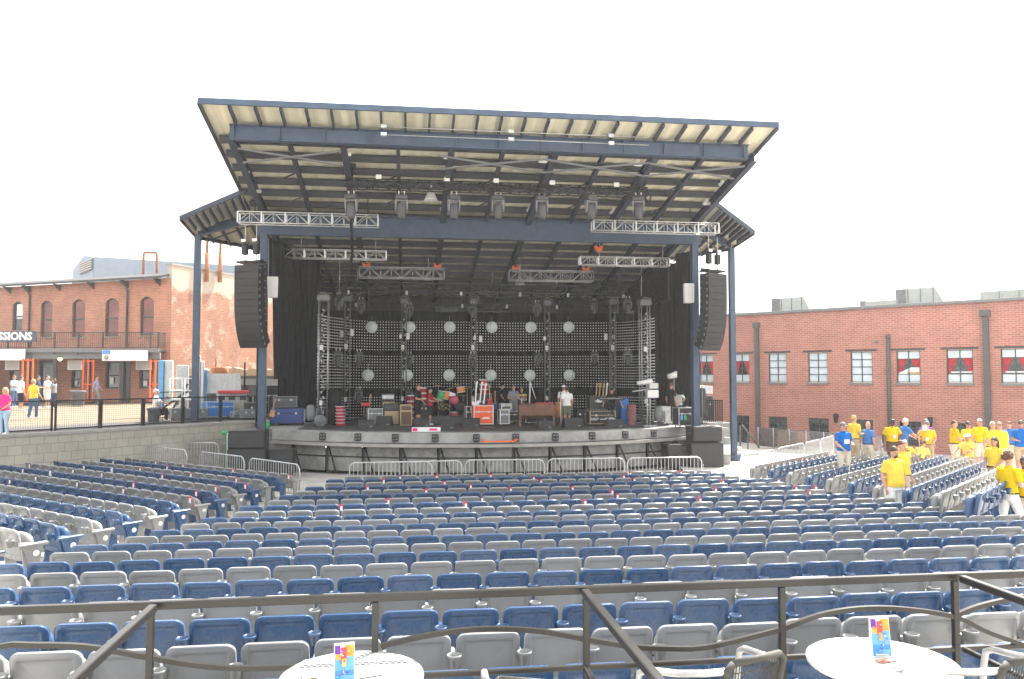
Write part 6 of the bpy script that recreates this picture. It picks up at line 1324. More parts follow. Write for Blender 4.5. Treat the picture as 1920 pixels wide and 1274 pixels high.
t = thing('mast_lift', 'narrow lift with bright blue mast leaning near the barricade stack', 'lift machine', (at_y(383, 760, 36.6).x, at_y(383, 760, 36.6).y, PZ), R(5)); b = MB(); b.box((0, 0, 1.3), (.2, .22, 1.7), b=.02); b.build('blue_mast', MAT['sky_blue_paint'], t); b = MB(); b.box((-.25, .05, 1.4), (.28, .2, 2.1), b=.02); b.build('grey_mast', MAT['galv'], t); b = MB(); b.box((0, 0, .2), (.8, .7, .25), b=.03); b.build('base', MAT['black_metal'], t)
# low buildings and clutter between the yard and the brick side wall
q0, q1 = atD(350, 745, 47), atD(530, 745, 45); t = thing('loading_shed', 'low dark loading shed with tan broken parapet below the sunlit brick wall', 'shed', ((q0.x+q1.x)/2, (q0.y+q1.y)/2, PZ-.05), math.atan2(q1.y-q0.y, q1.x-q0.x)); W = (q1-q0).length; hs = atD(440, 697, 46).z-PZ
b = MB(); b.box((0, 1, hs/2), (W, 2, hs)); b.build('wall', MAT['roof_dark'], t); b = MB(); rnd = random.Random(3)
top = [(-W/2+W*i/24, hs+.12+.22*rnd.random()*(1 if i < 14 else .5)) for i in range(25)]
b.prism([(-W/2, -.05, hs-.2)]+[(W/2, -.05, hs-.2)]+[(x, -.05, z) for x, z in reversed(top)], (0, .4, 0)); b.build('broken_parapet', MAT['tan_wood'], t)
b = MB(); b.box((.4, -.06, hs-.55), (W*.8, .06, .35)); b.build('door_header', MAT['mid_grey'], t)
for k in (-.3, .05, .38): b = MB(); b.box((k*W, -.05, hs*.33), (W*.17, .06, hs*.62)); b.build('opening', MAT['black_plastic'], t)
c = atD(413, 699, 44); t = thing('rusty_cylinder', 'rusty drum-shaped stub with thin rods on the shed roof', 'drum', c, 0); b = MB(); b.lathe([(.42, -.5), (.44, .25), (.4, .3)], (0, 0, 0), 16); b.build('shell', MAT['rust'], t); b = MB()
for x in (-.2, .1, .5, .6): b.tube((x, -.1, -.4), (x+.02, -.1, .45), .02, n=5)
b.build('rod', MAT['tan_wood'], t)
for px, y0, y1, d, m, lb in ((405, 672, 690, 46, 'rust', 'short dark stake on the parapet'), (458, 680, 745, 40, 'black_metal', 'thin black post beyond the plinth'), (481, 640, 795, 31.9, 'black_metal', 'slim dark pole beside the stage column')):
    a = atD(px, y1, d); c = atD(px, y0, d); t = thing('slim_pole', lb+(' by the rusty drum' if px == 405 else ''), 'pole', a); b = MB(); b.tube((0, 0, 0), (0, 0, c.z-a.z), .045, n=8); b.lathe([(.1, 0), (.1, .03)], (0, 0, 0), 10); b.build('shaft', MAT[m], t)
yc('black padded case heap beside the plinth by the stage column', 461, 490, 755, 792, 35.2, .7, 'case_black', 'dark_grey'); yc('white topped table with dark skirt near the column', 492, 526, 722, 745, 38.5, .8, 'dark_grey', 'white_plastic', casters=False, name='work_table')
# crowd barriers
def barrier_proto(L=2.4):
    t = thing('crowd_barrier', 'x', 'barrier', (0, 0, 0), 0, 'steel crowd barriers'); r = .021
    b = MB(); b.path([(-L/2, 0, .12), (-L/2, 0, .95), (-L/2+.05, 0, 1.05), (-L/2+.15, 0, 1.1), (L/2-.15, 0, 1.1), (L/2-.05, 0, 1.05), (L/2, 0, .95), (L/2, 0, .12)], r, 8); b.tube((-L/2, 0, .18), (L/2, 0, .18), r, n=8); b.build('frame', MAT['galv'], t)
    b = MB()
    for i in range(1, 20): b.tube((-L/2+L*i/20, 0, .18), (-L/2+L*i/20, 0, 1.09), .010, n=6, caps=False)
    b.build('baluster', MAT['galv'], t)
    for s in (-1, 1): b = MB(); b.path([(s*(L/2-.25), -.3, .02), (s*(L/2-.25), -.1, .12), (s*(L/2-.25), .1, .12), (s*(L/2-.25), .3, .02)], .018, 6); b.build('foot', MAT['galv'], t)
    b = MB(); b.path([(L/2, 0, .85), (L/2+.05, 0, .85), (L/2+.05, 0, .7), (L/2, 0, .7)], .010, 5); b.build('hook', MAT['galv'], t)
    return tree_of(t)
BP = barrier_proto(); bfirst = [True]
def barrier(px0, px1, y0, y1, label, ztop=1.1, zg=0.0):
    a = atZ(px0, y0, zg+ztop); c = atZ(px1, y1, zg+ztop); m = (a+c)/2; rzv = math.atan2(c.y-a.y, c.x-a.x)
    if bfirst[0]: bfirst[0] = False; o = BP[0]; o.location = (m.x, m.y, zg); o['label'] = label; o.rotation_euler.z = rzv
    else: o = dup(BP, (m.x, m.y, zg), rzv, label)
    o.scale.x = min(1.25, max(.6, (c-a).length/2.42))
for i, (a, c, ya, yc_) in enumerate(((655, 810, 868, 866), (710, 866, 867, 864), (872, 1021, 863, 862), (1026, 1171, 861, 859), (1176, 1316, 859, 857))): barrier(a, c, ya, yc_, f'steel crowd barrier, {nth(i+1)} of the line before the stage counted from the brick-wall end')
barrier(460, 571, 858, 873, 'steel crowd barrier before the black subwoofers, last of the slanting line'); barrier(374, 458, 847, 857, 'steel crowd barrier in the middle of the slanting line before the block wall'); barrier(251, 373, 834, 847, 'steel crowd barrier at the far start of the slanting line before the block wall', 1.1, .1)
barrier(297, 410, 829, 831, 'steel crowd barrier standing close under the block wall', 1.1, .12); barrier(411, 487, 831, 834, 'steel crowd barrier between the block wall and the two silver-edged cases')
for i, (a, c, ya, yc_) in enumerate(((1386, 1455, 855, 843), (1458, 1508, 841, 831), (1510, 1538, 831, 824), (1539, 1563, 824, 817))): barrier(a, c, ya, yc_, f'steel crowd barrier, {nth(i+1)} of the line rising along the back of the far angled seats')
barrier(1308, 1356, 822, 815, 'steel crowd barrier with a bright green rag at the foot of the ramp'); barrier(1280, 1322, 858, 858, 'steel crowd barrier end-on at the corner of the concrete apron') if False else None
q = atD(1334, 827, 34); t = thing('green_rag', 'bright yellow-green rag tied to the barrier by the ramp', 'rag', q); b = MB(); b.loft([[(.12*k*math.cos(a), .05*math.sin(a), z) for a in [6.283*i/10 for i in range(10)]] for z, k in ((-.12, .4), (-.06, 1), (.03, .9), (.08, .4))]); b.build('cloth', MAT['hivis'], t)
q = atD(473, 840, 31.3); t = thing('green_rag', 'bright yellow-green vest hung on the barrier below the silver-edged case', 'vest', q); b = MB(); b.box((0, 0, 0), (.36, .06, .12), b=.03); b.build('cloth', MAT['hivis'], t)
flight_case('open silver-framed rack case under the block wall', 428, 456, 812, 846, 31.6, .6, 'dark_grey', 'alu', zb=.0); flight_case('tall dark case with pale silver edges and label by the subwoofers', 461, 481, 808, 850, 31.8, .6, 'case_grey', 'alu', zb=.0)
q = atD(422, 812, 31.5); t = thing('green_bucket', 'bright green lid on a post by the open rack case', 'lid', q); b = MB(); b.lathe([(.1, -.08), (.14, 0), (.14, .05), (.05, .08)], (0, 0, 0), 12); b.tube((0, 0, -.08), (0, 0, -q.z), .02, n=5); b.build('lid', MAT['green_plastic'], t)

# more clutter by the stage end
q0 = atZ(386, 868, .12); q1 = atZ(440, 872, .12); t = thing('slatted_bench', 'pale slatted bench stack lying behind the slanting barriers', 'bench', ((q0.x+q1.x)/2, (q0.y+q1.y)/2+.6, 0), math.atan2(q1.y-q0.y, q1.x-q0.x)); W_ = (q1-q0).length+.5
b = MB()
for z in (.25, .5): b.box((0, 0, z), (W_, .7, .05), b=.01)
for k in range(9): b.box((-W_/2+.1+(W_-.2)*k/8, -.36, .38), (.10, .04, .24))
b.build('slat', MAT['pale_panel'], t)
for sx in (-1, 1): b = MB(); b.box((sx*(W_/2-.15), 0, .12), (.08, .6, .22)); b.build('leg', MAT['galv'], t)
for px, py, d, cl, lb in ((499, 790, 33.4, 'green_plastic', 'green cable reel on the ledge behind the stage column'), (486, 786, 33.8, 'black_plastic', 'black cable reel behind the slim dark pole')):
    q = atD(px, py, d); t = thing('cable_reel', lb, 'cable reel', (q.x, q.y, DZ), .4, 'cable reels by the stage column'); t.scale = (.6, .6, .6); b = MB(); b.lathe([(.26, -.14), (.26, -.11), (.12, -.10), (.12, .10), (.26, .11), (.26, .14)], (0, 0, .27), 18, 0, 'y'); b.build('drum', MAT[cl], t)
    b = MB(); b.lathe([(.2, -.09), (.21, 0), (.2, .09)], (0, 0, .27), 16, 0, 'y'); b.build('wound_cable', MAT['black_plastic'], t)
yc('grey case topped with a folded tarpaulin between the plinth and the column', 452, 476, 768, 796, 34.4, .6, 'case_grey', 'mid_grey'); yc('black trunk with pale lid behind the grey tarpaulin case', 470, 500, 742, 768, 37.2, .7, 'case_black', 'galv'); yc('small grey case beside the bright blue road case', 434, 450, 772, 794, 34.9, .5, 'case_grey', 'galv')
# ------------------------------------------------------------------ long brick building beyond the stewards
P0 = atD(1441, 717, 46.0); P0 = Vector((P0.x, P0.y, 0)); RD = img2w(1.105, -1.0)
rzR = math.atan2(RD.y, RD.x)
rb = thing('brick_warehouse', 'long red brick building with gridded steel windows and flat roof beyond the stewards', 'building', P0, rzR)
NR = Vector((RD.y, -RD.x, 0)); NR = NR if NR.dot(P0) < 0 else -NR
def onR(px, py, off=0.0):
    P = P0+NR*off; a = ray(px, py); tt = P.dot(NR)/Vector((a.x, a.y, 0)).dot(NR); q = CAM+a*tt
    return ((q-P).dot(RD), q.z)
ROOFZ = onR(1660, 577)[1]; XL, XR = -30.0, 26.0
upper = []
for px0, px1, yt, yb in ((1310, 1337, 667, 717), (1376, 1405, 666, 717), (1441, 1475, 664, 717), (1515, 1552, 662, 717), (1595, 1636, 660, 717), (1681, 1726, 657, 717), (1775, 1825, 654, 717), (1877, 1932, 651, 717)):
    x0 = onR(px0, 700)[0]; x1 = onR(px1, 700)[0]; upper.append([x0, x1, onR((px0+px1)/2, yb)[1], onR((px0+px1)/2, yt)[1]])
z0u = sum(u[2] for u in upper)/len(upper); z1u = sum(u[3] for u in upper)/len(upper)
for u in upper: u[2], u[3] = z0u, z1u
lower = []
for px0, px1, yt, yb in ((1376, 1405, 781, 831), (1441, 1476, 782, 809), (1516, 1554, 784, 826), (1601, 1637, 787, 832), (1686, 1727, 790, 836), (1784, 1816, 793, 838)):
    x0 = onR(px0, 800)[0]; x1 = onR(px1, 800)[0]; lower.append([x0, x1, onR((px0+px1)/2, yb)[1], onR((px0+px1)/2, yt)[1]])
zl1 = sum(u[3] for u in lower)/len(lower)
for u in lower: u[3] = zl1
b = MB(); mz = (zl1+z0u)/2
def stripR(x0, x1, za, zb_): b.add([(x0, 0, za), (x1, 0, za), (x1, 0, zb_), (x0, 0, zb_)], [(0, 1, 2, 3)])
for lst, za, zb_ in ((lower, -.3, mz), (upper, mz, ROOFZ)):
    xp = XL
    for x0, x1, z0, z1 in lst:
        d = .2
        stripR(xp, x0, za, zb_); stripR(x0, x1, za, z0); stripR(x0, x1, z1, zb_); xp = x1
        b.add([(x0, 0, z0), (x0, d, z0), (x0, d, z1), (x0, 0, z1)], [(0, 1, 2, 3)]); b.add([(x1, 0, z0), (x1, 0, z1), (x1, d, z1), (x1, d, z0)], [(0, 1, 2, 3)])
        b.add([(x0, 0, z0), (x1, 0, z0), (x1, d, z0), (x0, d, z0)], [(0, 1, 2, 3)]); b.add([(x0, 0, z1), (x0, d, z1), (x1, d, z1), (x1, 0, z1)], [(0, 1, 2, 3)])
    stripR(xp, XR, za, zb_)
b.add([(XL, 0, -.3), (XL, 0, ROOFZ), (XL, 14, ROOFZ), (XL, 14, -.3)], [(0, 1, 2, 3)]); b.build('wall', MAT['brick_right'], rb)
b = MB(); b.box(((XL+XR)/2, 7, ROOFZ-.06), (XR-XL, 13.6, .1)); b.build('roof', MAT['roof_dark'], rb)
b = MB(); b.box(((XL+XR)/2, .02, ROOFZ+.06), (XR-XL+.2, .34, .16), b=.02); b.build('coping', MAT['mid_grey'], rb)
for i, (x0, x1, z0, z1) in enumerate(upper+lower):
    up = i < len(upper); w = x1-x0; h = z1-z0; xc = (x0+x1)/2; cur = up and i in (0, 1, 5, 6, 7)
    f = MB(); d = .12
    for x in (x0+.03, xc, x1-.03): f.box((x, d, (z0+z1)/2), (.04, .05, h))
    for k in range(5): f.box((xc, d, z0+.025+(h-.05)*k/4), (w, .045, .035))
    F_ = f.build('window', MAT['green_paint'], rb)
    if up:
        s = MB(); s.box((xc, -.02, z0-.07), (w+.1, .14, .12)); s.build('sill', MAT['mid_grey'], F_)
        s = MB(); s.box((xc, -.012, z1+.07), (w+.5, .03, .10)); s.build('lintel', MAT['roof_dark'], F_)
        if cur:
            for za, zb_ in ((0, .25), (.75, 1)): g = MB(); g.box((xc, d+.03, z0+h*(za+zb_)/2), (w-.04, .012, h*(zb_-za)-.02)); g.build('frosted_pane', MAT['glass_frost'], F_)
            g = MB(); g.box((xc, d+.03, z0+h*.5), (w-.04, .012, h*.5-.02)); g.build('clear_pane', MAT['glass_dark'], F_)
            for s_ in (-1, 1):
                g = MB(); e = xc+s_*(w/2-.06); m_ = xc+s_*w*.10
                n = 7; topp = [lerp(e, m_, k/n) for k in range(n+1)]; bot = [lerp(e, e-s_*w*.12, k/n) for k in range(n+1)]
                g.loft([[(x, d+.014-.006*(k % 2), z0+h*.735) for k, x in enumerate(topp)], [(lerp(x, y_, .45), d+.014-.006*(k % 2), z0+h*.52) for k, (x, y_) in enumerate(zip(topp, bot))], [(y_, d+.014-.006*(k % 2), z0+h*.30) for k, y_ in enumerate(bot)]], 0, False, False, False)
                g.build('red_curtain', MAT['curtain_red'], F_)
            g = MB()
            if i == 5: g.prism([(x0+.08, d+.005, z0+h*.30), (xc+w*.1, d+.005, z0+h*.48), (x1-.08, d+.005, z0+h*.47), (x1-.08, d+.005, z0+h*.27), (x0+.08, d+.005, z0+h*.27)], (0, .004, 0)); g.build('pale_awning', MAT['white_sheet'], F_); g = MB(); g.box((xc+.2, d, z0+h*.30), (w*.5, .004, h*.06)); g.build('yellow_stripe', MAT['gold'], F_)
            elif i in (6, 7): g.box((xc+.05, d+.003, z0+h*.32), (w*.8, .004, h*.035)); g.build('white_ledge', MAT['white_sheet'], F_)
        else:
            g = MB(); g.box((xc, d+.03, (z0+z1)/2), (w-.04, .012, h-.04)); g.build('frosted_pane', MAT['glass_frost'], F_)
    else:
        g = MB(); g.box((xc, d+.03, (z0+z1)/2), (w-.04, .012, h-.04)); g.build('clear_pane', MAT['glass_dark'], F_)
for px, yt, yb, w in ((1420, 612, 850, .22), (1848, 590, 850, .26)):
    x, zt = onR(px, yt); b = MB(); b.box((x, -.10, zt/2), (w, .18, zt)); b.box((x, -.14, zt+.05), (w*1.7, .3, .32), b=.03); b.build('downspout', MAT['pipe_grey'], rb)
x, zt = onR(1666, 632); b = MB(); b.tube((x, -.12, -.2), (x, -.12, zt), .10, n=10); b.ball((x, -.12, zt), .13, 10, 6); b.build('vent_pipe', MAT['pipe_grey'], rb)
for px, py in ((1571, 783), (1747, 790)):
    x, z = onR(px, py); b = MB(); b.lathe([(.09, -.28), (.14, .1), (.1, .22)], (x, -.3, z), 12); b.bar((x, -.25, z), (x, 0, z+.05), .05, .05); b.build('wall_light', MAT['black_metal'], rb)
x, z = onR(1643, 641); b = MB(); b.box((x, -.06, z), (.16, .12, .14), b=.02); b.build('vent_cap', MAT['mid_grey'], rb)
# roof plant
def hv(label, px0, px1, yt, back, hz, dark):
    x0 = onR(px0, 580, -back)[0]; x1 = onR(px1, 580, -back)[0]; z1 = onR((px0+px1)/2, yt, -back)[1]; z0 = ROOFZ-.05; W = wmat(rb) @ Vector(((x0+x1)/2, back, z0)); t = thing('rooftop_unit', label, 'roof unit', W, rzR, 'units on the warehouse roof'); w = (x1-x0); h = z1-z0
    b = MB(); b.prism([(-w/2, 0, 0), (w/2, 0, 0), (w/2-.9*hz, 0, h), (-w/2, 0, h)], (0, 2.2, 0)); b.build('casing', MAT['hvac'], t)
    if dark: b = MB(); b.box((-w/2+w*.1, -.02, h/2), (w*.2, .06, h*.96)); b.build('grille', MAT['mid_grey'], t)
    b = MB()
    for k in (.2, .45, .7): b.box((-w/2+w*k+.25*w*.2, -.015, h/2), (.03, .03, h*.95))
    b.build('panel_seam', MAT['mid_grey'], t); return t
hv('slope-sided roof unit nearest the stage on the brick warehouse', 1447, 1523, 558, 1.5, .6, True); hv('larger roof unit with dark grille midway along the warehouse', 1680, 1775, 540, 1.5, .6, True); hv('wide low roof unit above the last downspout', 1838, 1990, 543, 2.0, .3, False)
b = None
x0, z = onR(1615, 571, -1.2); x1, _ = onR(1682, 568, -1.2); t = thing('rooftop_duct', 'low flat duct running between the roof units', 'duct', wmat(rb) @ Vector((x0, 1.2, ROOFZ-.05)), rzR); b = MB(); b.box(((x1-x0)/2, 0, (z-ROOFZ)/2+.1), (x1-x0, .5, max(.2, z-ROOFZ+.15)), b=.02); b.box((.15, 0, .3), (.3, .5, .6), b=.02); b.build('casing', MAT['hvac'], t)
q = atD(1894, 560, 130); qt = atD(1894, 380, 130); t = thing('radio_mast', 'thin distant radio mast rising above the warehouse roof', 'mast', (q.x, q.y, 0)); b = MB()
for k in range(3): b.tube((.5*math.cos(k*2.09), .5*math.sin(k*2.09), 0), (.16*math.cos(k*2.09), .16*math.sin(k*2.09), qt.z), .05, .03, 5)
z = 0
while z < qt.z-1: b.tube((.35, 0, z), (-.2, .2, z+1.2), .02, n=4); b.tube((-.2, -.3, z), (.3, 0, z+1.2), .02, n=4); z += 1.2
b.build('lattice', MAT['hvac'], t)
# overhead wire left of the warehouse
t = thing('overhead_wire', 'thin overhead wire crossing to the warehouse roof', 'wire', atD(1360, 577, 60)); b = MB(); p, q = atD(1345, 573, 60), atD(1416, 587, 52); b.path([p.lerp(q, k/8)-Vector((0, 0, .25*math.sin(math.pi*k/8))) for k in range(9)], .03, 4); b.build('strand', MAT['mid_grey'], t, True)
# fence with brown boards, steps, handrail and ramp block by the stage end
t = thing('chain_fence', 'low chain-link fence with brown boards in front of the warehouse windows', 'fence', atD(1440, 845, 43)); fa, fb = atD(1422, 842, 43.6), atD(1655, 842, 36.5); fa.z = fb.z = 0
for k in range(8): p = fa.lerp(fb, k/7); b = MB(); b.tube((p.x, p.y, -.1), (p.x, p.y, 1.05), .035, n=8); b.build('post', MAT['galv'], t, True)
b = MB(); b.tube((fa.x, fa.y, 1.02), (fb.x, fb.y, 1.02), .025, n=6); b.build('top_rail', MAT['mid_grey'], t, True)
b = MB(); n = 90
for k in range(n):
    p = fa.lerp(fb, k/n); q = fa.lerp(fb, min(1, (k+7)/n)); b.bar((p.x, p.y, .05), (q.x, q.y, 1.0), .008, .008); b.bar((q.x, q.y, .05), (p.x, p.y, 1.0), .008, .008)
b.build('wire_mesh', MAT['galv'], t, True)
for a, c, m in ((.0, .17, 'brown_cloth'), (.175, .36, 'tan_wood')):
    p = fa.lerp(fb, a); q = fa.lerp(fb, c); b = MB(); nrm = Vector((-(q-p).y, (q-p).x, 0)).normalized()*.05; b.prism([p+nrm+Vector((0, 0, .02)), q+nrm+Vector((0, 0, .02)), q+nrm+Vector((0, 0, .95)), p+nrm+Vector((0, 0, .95))], nrm*.6); b.build('board', MAT[m], t, True)
q = atD(1382, 842, 38); t = thing('step_block', 'two pale concrete steps at the foot of the outer post', 'steps', (q.x, q.y, 0), .2); b = MB(); b.box((0, 0, .12), (1.9, .9, .24), b=.02); b.box((-.3, .3, .34), (1.2, .6, .2), b=.02); b.build('block', MAT['concrete'], t)
q = atD(1388, 838, 40); t = thing('handrail', 'dark metal handrail slanting beside the low warehouse window', 'handrail', (q.x, q.y, 0)); b = MB(); b.tube((0, 0, 0), (0, 0, 1.3), .05, n=8); b.path([(0, 0, 1.3), (.15, 0, 1.35), (1.1, .2, .2)], .04, 6); b.tube((.45, .1, 0), (.45, .1, 1.0), .035, n=6); b.build('rail', MAT['dark_grey'], t)
q = atD(1346, 830, 34.6); t = thing('ramp_wall', 'stepped concrete wing wall closing the stage end by the subwoofers', 'wall', (q.x, q.y, 0), R(-8)); b = MB(); b.box((-.1, .9, .75), (.42, 3.2, 1.5), b=.02); b.box((.24, .9, .6), (.25, 3.2, 1.2)); b.box((.0, .9, 1.56), (.5, 3.3, .14), b=.02); b.build('masonry', MAT['concrete_stage'], t)
b = MB(); b.box((.2, -.72, .7), (.3, .02, .42)); b.build('notice', MAT['white_sheet'], t)
q = atD(1325, 826, 34.8); t = thing('loading_steps', 'pale grey steps between the subwoofer stack and the wing wall', 'steps', (q.x, q.y, 0)); b = MB(); b.box((-.1, 1.2, .4), (1.0, 1.8, .8), b=.02); b.box((-.1, 1.6, .95), (1.0, 1.2, .4), b=.02); b.build('block', MAT['concrete_stage'], t)
ra, rc = atD(1322, 780, 37.0), atD(1354, 782, 36.2); t = thing('stage_railing', 'black upright railing at the stage end above the wing wall', 'railing', (ra.x, ra.y, DZ)); L = (Vector((rc.x, rc.y, 0))-Vector((ra.x, ra.y, 0))); b = MB()
for k in range(9): p = L*(k/8); b.bar((p.x, p.y, 0), (p.x, p.y, 1.15), .05, .05)
for z in (.1, 1.12): b.bar((0, 0, z), (L.x, L.y, z), .05, .05)
b.build('rail', MAT['black_metal'], t); b = MB(); b.box((L.x*.5, L.y*.5, .05), (L.x+.6, 1.4, .12)); b.build('landing', MAT['concrete_stage'], t)
# raised concrete behind the far angled seats
b = MB(); b.prism([(10.2, 26.2, .05), (13.5, 26.8, .05), (19.8, 31.8, .05), (24, 37.5, .05), (14.5, 40, .05), (11.5, 33.5, .05)], (0, 0, .012)); struct('apron_pavement', b, MAT['concrete'])
# ------------------------------------------------------------------ terrace deck, railing, tables and chairs in front
TZ = 1.45
b = MB(); b.box((0, 1.6, TZ-.25), (60, 6.45, .5)); struct('viewing_deck', b, MAT['concrete'])
RY, RTZ = 4.75, 2.535
posts = [-3.9, -1.43, -.18, 1.08, 2.33, 3.51, 4.75]
t = thing('terrace_railing', 'bronze-brown metal railing with arched middle bars and branching divider rails', 'railing', (0, RY, TZ)); m = MAT['bronze_rail']
b = MB(); b.box((.6, RY, RTZ-.023), (12, .045, .045), b=.005); b.build('top_rail', m, t, True)
for x in posts: b = MB(); b.box((x, RY, (TZ+RTZ-.047)/2), (.037, .037, RTZ-.047-TZ), b=.004); b.build('post', m, t, True)
b = MB(); b.box((.6, RY, TZ+.60), (12, .03, .03), b=.005); b.build('lower_rail', m, t, True)
ends = [(-3.9, -1.43), (-1.43, -.18), (-.18, 1.08), (1.08, 2.33), (2.33, 3.51), (3.51, 4.75)]
# the arcs run over two bays: crest at the middle of each bay, springing from the posts
def arc_bar(pts, nm='arched_bar'):
    b = MB(); n = 26; P = []
    for i in range(n+1):
        s = i/n; k = s*(len(pts)-1); j = min(int(k), len(pts)-2); u = k-j
        p0 = pts[max(j-1, 0)]; p1 = pts[j]; p2 = pts[j+1]; p3 = pts[min(j+2, len(pts)-1)]
        f = lambda a, b_, c, d: .5*((2*b_)+(-a+c)*u+(2*a-5*b_+4*c-d)*u*u+(-a+3*b_-3*c+d)*u**3)
        P.append(Vector((f(p0[0], p1[0], p2[0], p3[0]), RY, f(p0[1], p1[1], p2[1], p3[1]))))
    rg = []
    for i, p in enumerate(P):
        d = (P[min(i+1, n)]-P[max(i-1, 0)]).normalized(); u = Vector((-d.z, 0, d.x))*.014
        rg.append([p-u+Vector((0, -.014, 0)), p-u+Vector((0, .014, 0)), p+u+Vector((0, .014, 0)), p+u+Vector((0, -.014, 0))])
    b.loft(rg, 0, False)
    b.build(nm, m, t, True)
def z_at(px, py): q = atY(px, py, RY); return (q.x, q.z)
arc_bar([z_at(*p) for p in ((-90, 1260), (0, 1213), (60, 1210), (150, 1212), (215, 1221), (281, 1233), (350, 1245), (420, 1252), (500, 1253), (560, 1250))])
arc_bar([z_at(*p) for p in ((714, 1212), (790, 1194), (880, 1181), (960, 1180), (1030, 1186), (1100, 1199), (1180, 1212), (1250, 1216), (1330, 1213), (1465, 1180))]); arc_bar([z_at(*p) for p in ((1465, 1180), (1540, 1153), (1620, 1141), (1700, 1143), (1790, 1157), (1850, 1185), (1920, 1210))])
# dividers running back toward the camera
for x, z0, y1 in ((-1.40, 2.54, 1.2), (1.06, 2.54, 1.2), (3.52, 2.54, 1.2)):
    b = MB(); b.box((x, (RY+y1)/2-.03, RTZ-.023), (.045, RY-y1-.06, .045), b=.005); b.build('divider_rail', m, t, True)
    b = MB(); b.box((x, (RY+y1)/2-.03, TZ+.62), (.03, RY-y1-.06, .03), b=.005); b.build('divider_rail', m, t, True)
    b = MB(); b.box((x, y1, (TZ+RTZ)/2), (.046, .046, RTZ-TZ), b=.005); b.build('post', m, t, True)
arc_bar([z_at(*p) for p in ((1790, 1155), (1840, 1136), (1920, 1118))], 'arched_bar')
def table(label, c, r, perforated):
    t = thing('round_table', label, 'table', (c[0], c[1], TZ), 0, 'round metal tables on the terrace'); zt_ = c[2]-TZ
    n = 56
    b = MB(); b.lathe([(r-.03, zt_-.028), (r-.004, zt_-.03), (r, zt_-.015), (r-.004, zt_-.002), (r-.02, zt_), (.01, zt_)], (0, 0, 0), n); ob = b.build('table_top', MAT['table_top'], t)
    if perforated:
        b = MB(); s = .033; k = int(r/s)+1
        for i in range(-k, k+1):
            for j in range(-k, k+1):
                x = i*s+(s/2 if j % 2 else 0); y = j*s*.9
                if math.hypot(x, y) < r-.045: b.box((x, y, zt_-.001), (.021, .012, .006))
        p = b.build('perforation', MAT['table_dot'], ob); p['kind'] = 'stuff'
    b = MB(); b.tube((0, 0, .03), (0, 0, zt_-.02), .035, n=12); b.build('pedestal', MAT['galv'], t)
    b = MB(); b.lathe([(.26, 0), (.26, .02), (.06, .045)], (0, 0, 0), 24); b.build('base', MAT['galv'], t)
    return t
TL = atZ(660, 1266, 2.2); TR = atZ(1653, 1238, 2.2)
table('round perforated white metal table with a folded card, between the railing posts', TL, .385, True); table('round shiny white metal table glaring in the sun beside the wicker chairs', TR, .405, False)
def card(label, px, py0, py1, wpx, tab, rzv):
    a = atZ(px, py1, 2.205); d = a.x*SY+a.y*CY; h = (py1-py0)/FPX*d*1.02; w = wpx/FPX*d
    t = thing('table_card', label, 'advertising card', a, rzv, 'advertising cards on the tables')
    def panel(nm, y0, y1, m, x0=-.5, x1=.5, off=0.0):
        b = MB(); yy = lambda k: .035*(1-k); b.hexa([(x0*w, -yy(y0)-off, y0*h), (x1*w, -yy(y0)-off, y0*h), (x1*w, -yy(y0)+.003-off, y0*h), (x0*w, -yy(y0)+.003-off, y0*h), (x0*w, -yy(y1)-off, y1*h), (x1*w, -yy(y1)-off, y1*h), (x1*w, -yy(y1)+.003-off, y1*h), (x0*w, -yy(y1)+.003-off, y1*h)]); return b.build(nm, MAT[m], t)
    panel('card_front', 0, 1, 'white_sheet'); panel('blue_field', .03, .30, 'blue_print', -.46, .46, .004); panel('pale_field', .31, .66, 'sky_blue_paint', -.46, .46, .004); panel('orange_block', .66, .95, 'print_orange', .05, .46, .004); panel('violet_corner', .74, .95, 'purple_cloth', -.46, -.2, .004)
    panel('red_figure', .55, .90, 'print_red', -.16, .1, .008); panel('yellow_figure', .42, .62, 'gold', -.12, .08, .0085); panel('orange_wing', .6, .74, 'print_orange', -.42, -.17, .008); panel('teal_band', .1, .2, 'sky_blue_paint', -.2, .46, .008); panel('white_line', .05, .085, 'white_sheet', -.36, .3, .009)
    rnd = random.Random(int(px))
    for i in range(16):
        cx_ = rnd.uniform(-.40, .34); cy_ = rnd.uniform(.10, .88); pw = rnd.uniform(.03, .10); ph = rnd.uniform(.012, .04)
        panel('picture_fleck', cy_, cy_+ph, rnd.choice(['white_sheet', 'blue_print', 'print_orange', 'print_red', 'sky_blue_paint', 'purple_cloth', 'gold']), cx_, cx_+pw, .0095+.0004*i)
    b = MB(); b.hexa([(-.5*w, .0, 0), (.5*w, .0, 0), (.5*w, .004, 0), (-.5*w, .004, 0), (-.5*w, .004, h), (.5*w, .004, h), (.5*w, .007, h), (-.5*w, .007, h)]); b.build('card_back', MAT['white_sheet'], t)
card('folded blue and orange advertising card on the perforated table', 645, 1210, 1276, 37, TL, .15); card('folded blue and orange advertising card on the glaring table', 1649, 1161, 1228, 36, TR, -.1)
for lb, p, c_ in (('white paper sheet lying flat on the perforated table', (675, 1262), 'white_sheet'), ('small pale green leaflet lying at the edge of the perforated table', (580, 1270), 'tweed')):
    q = atZ(*p, 2.204); t = thing('paper_sheet', lb, 'paper', q, .3); b = MB(); k = 1 if c_ == 'white_sheet' else .35; b.box((0, 0, .003), (.22*k, .16*k, .003)); b.build('sheet', MAT[c_], t)
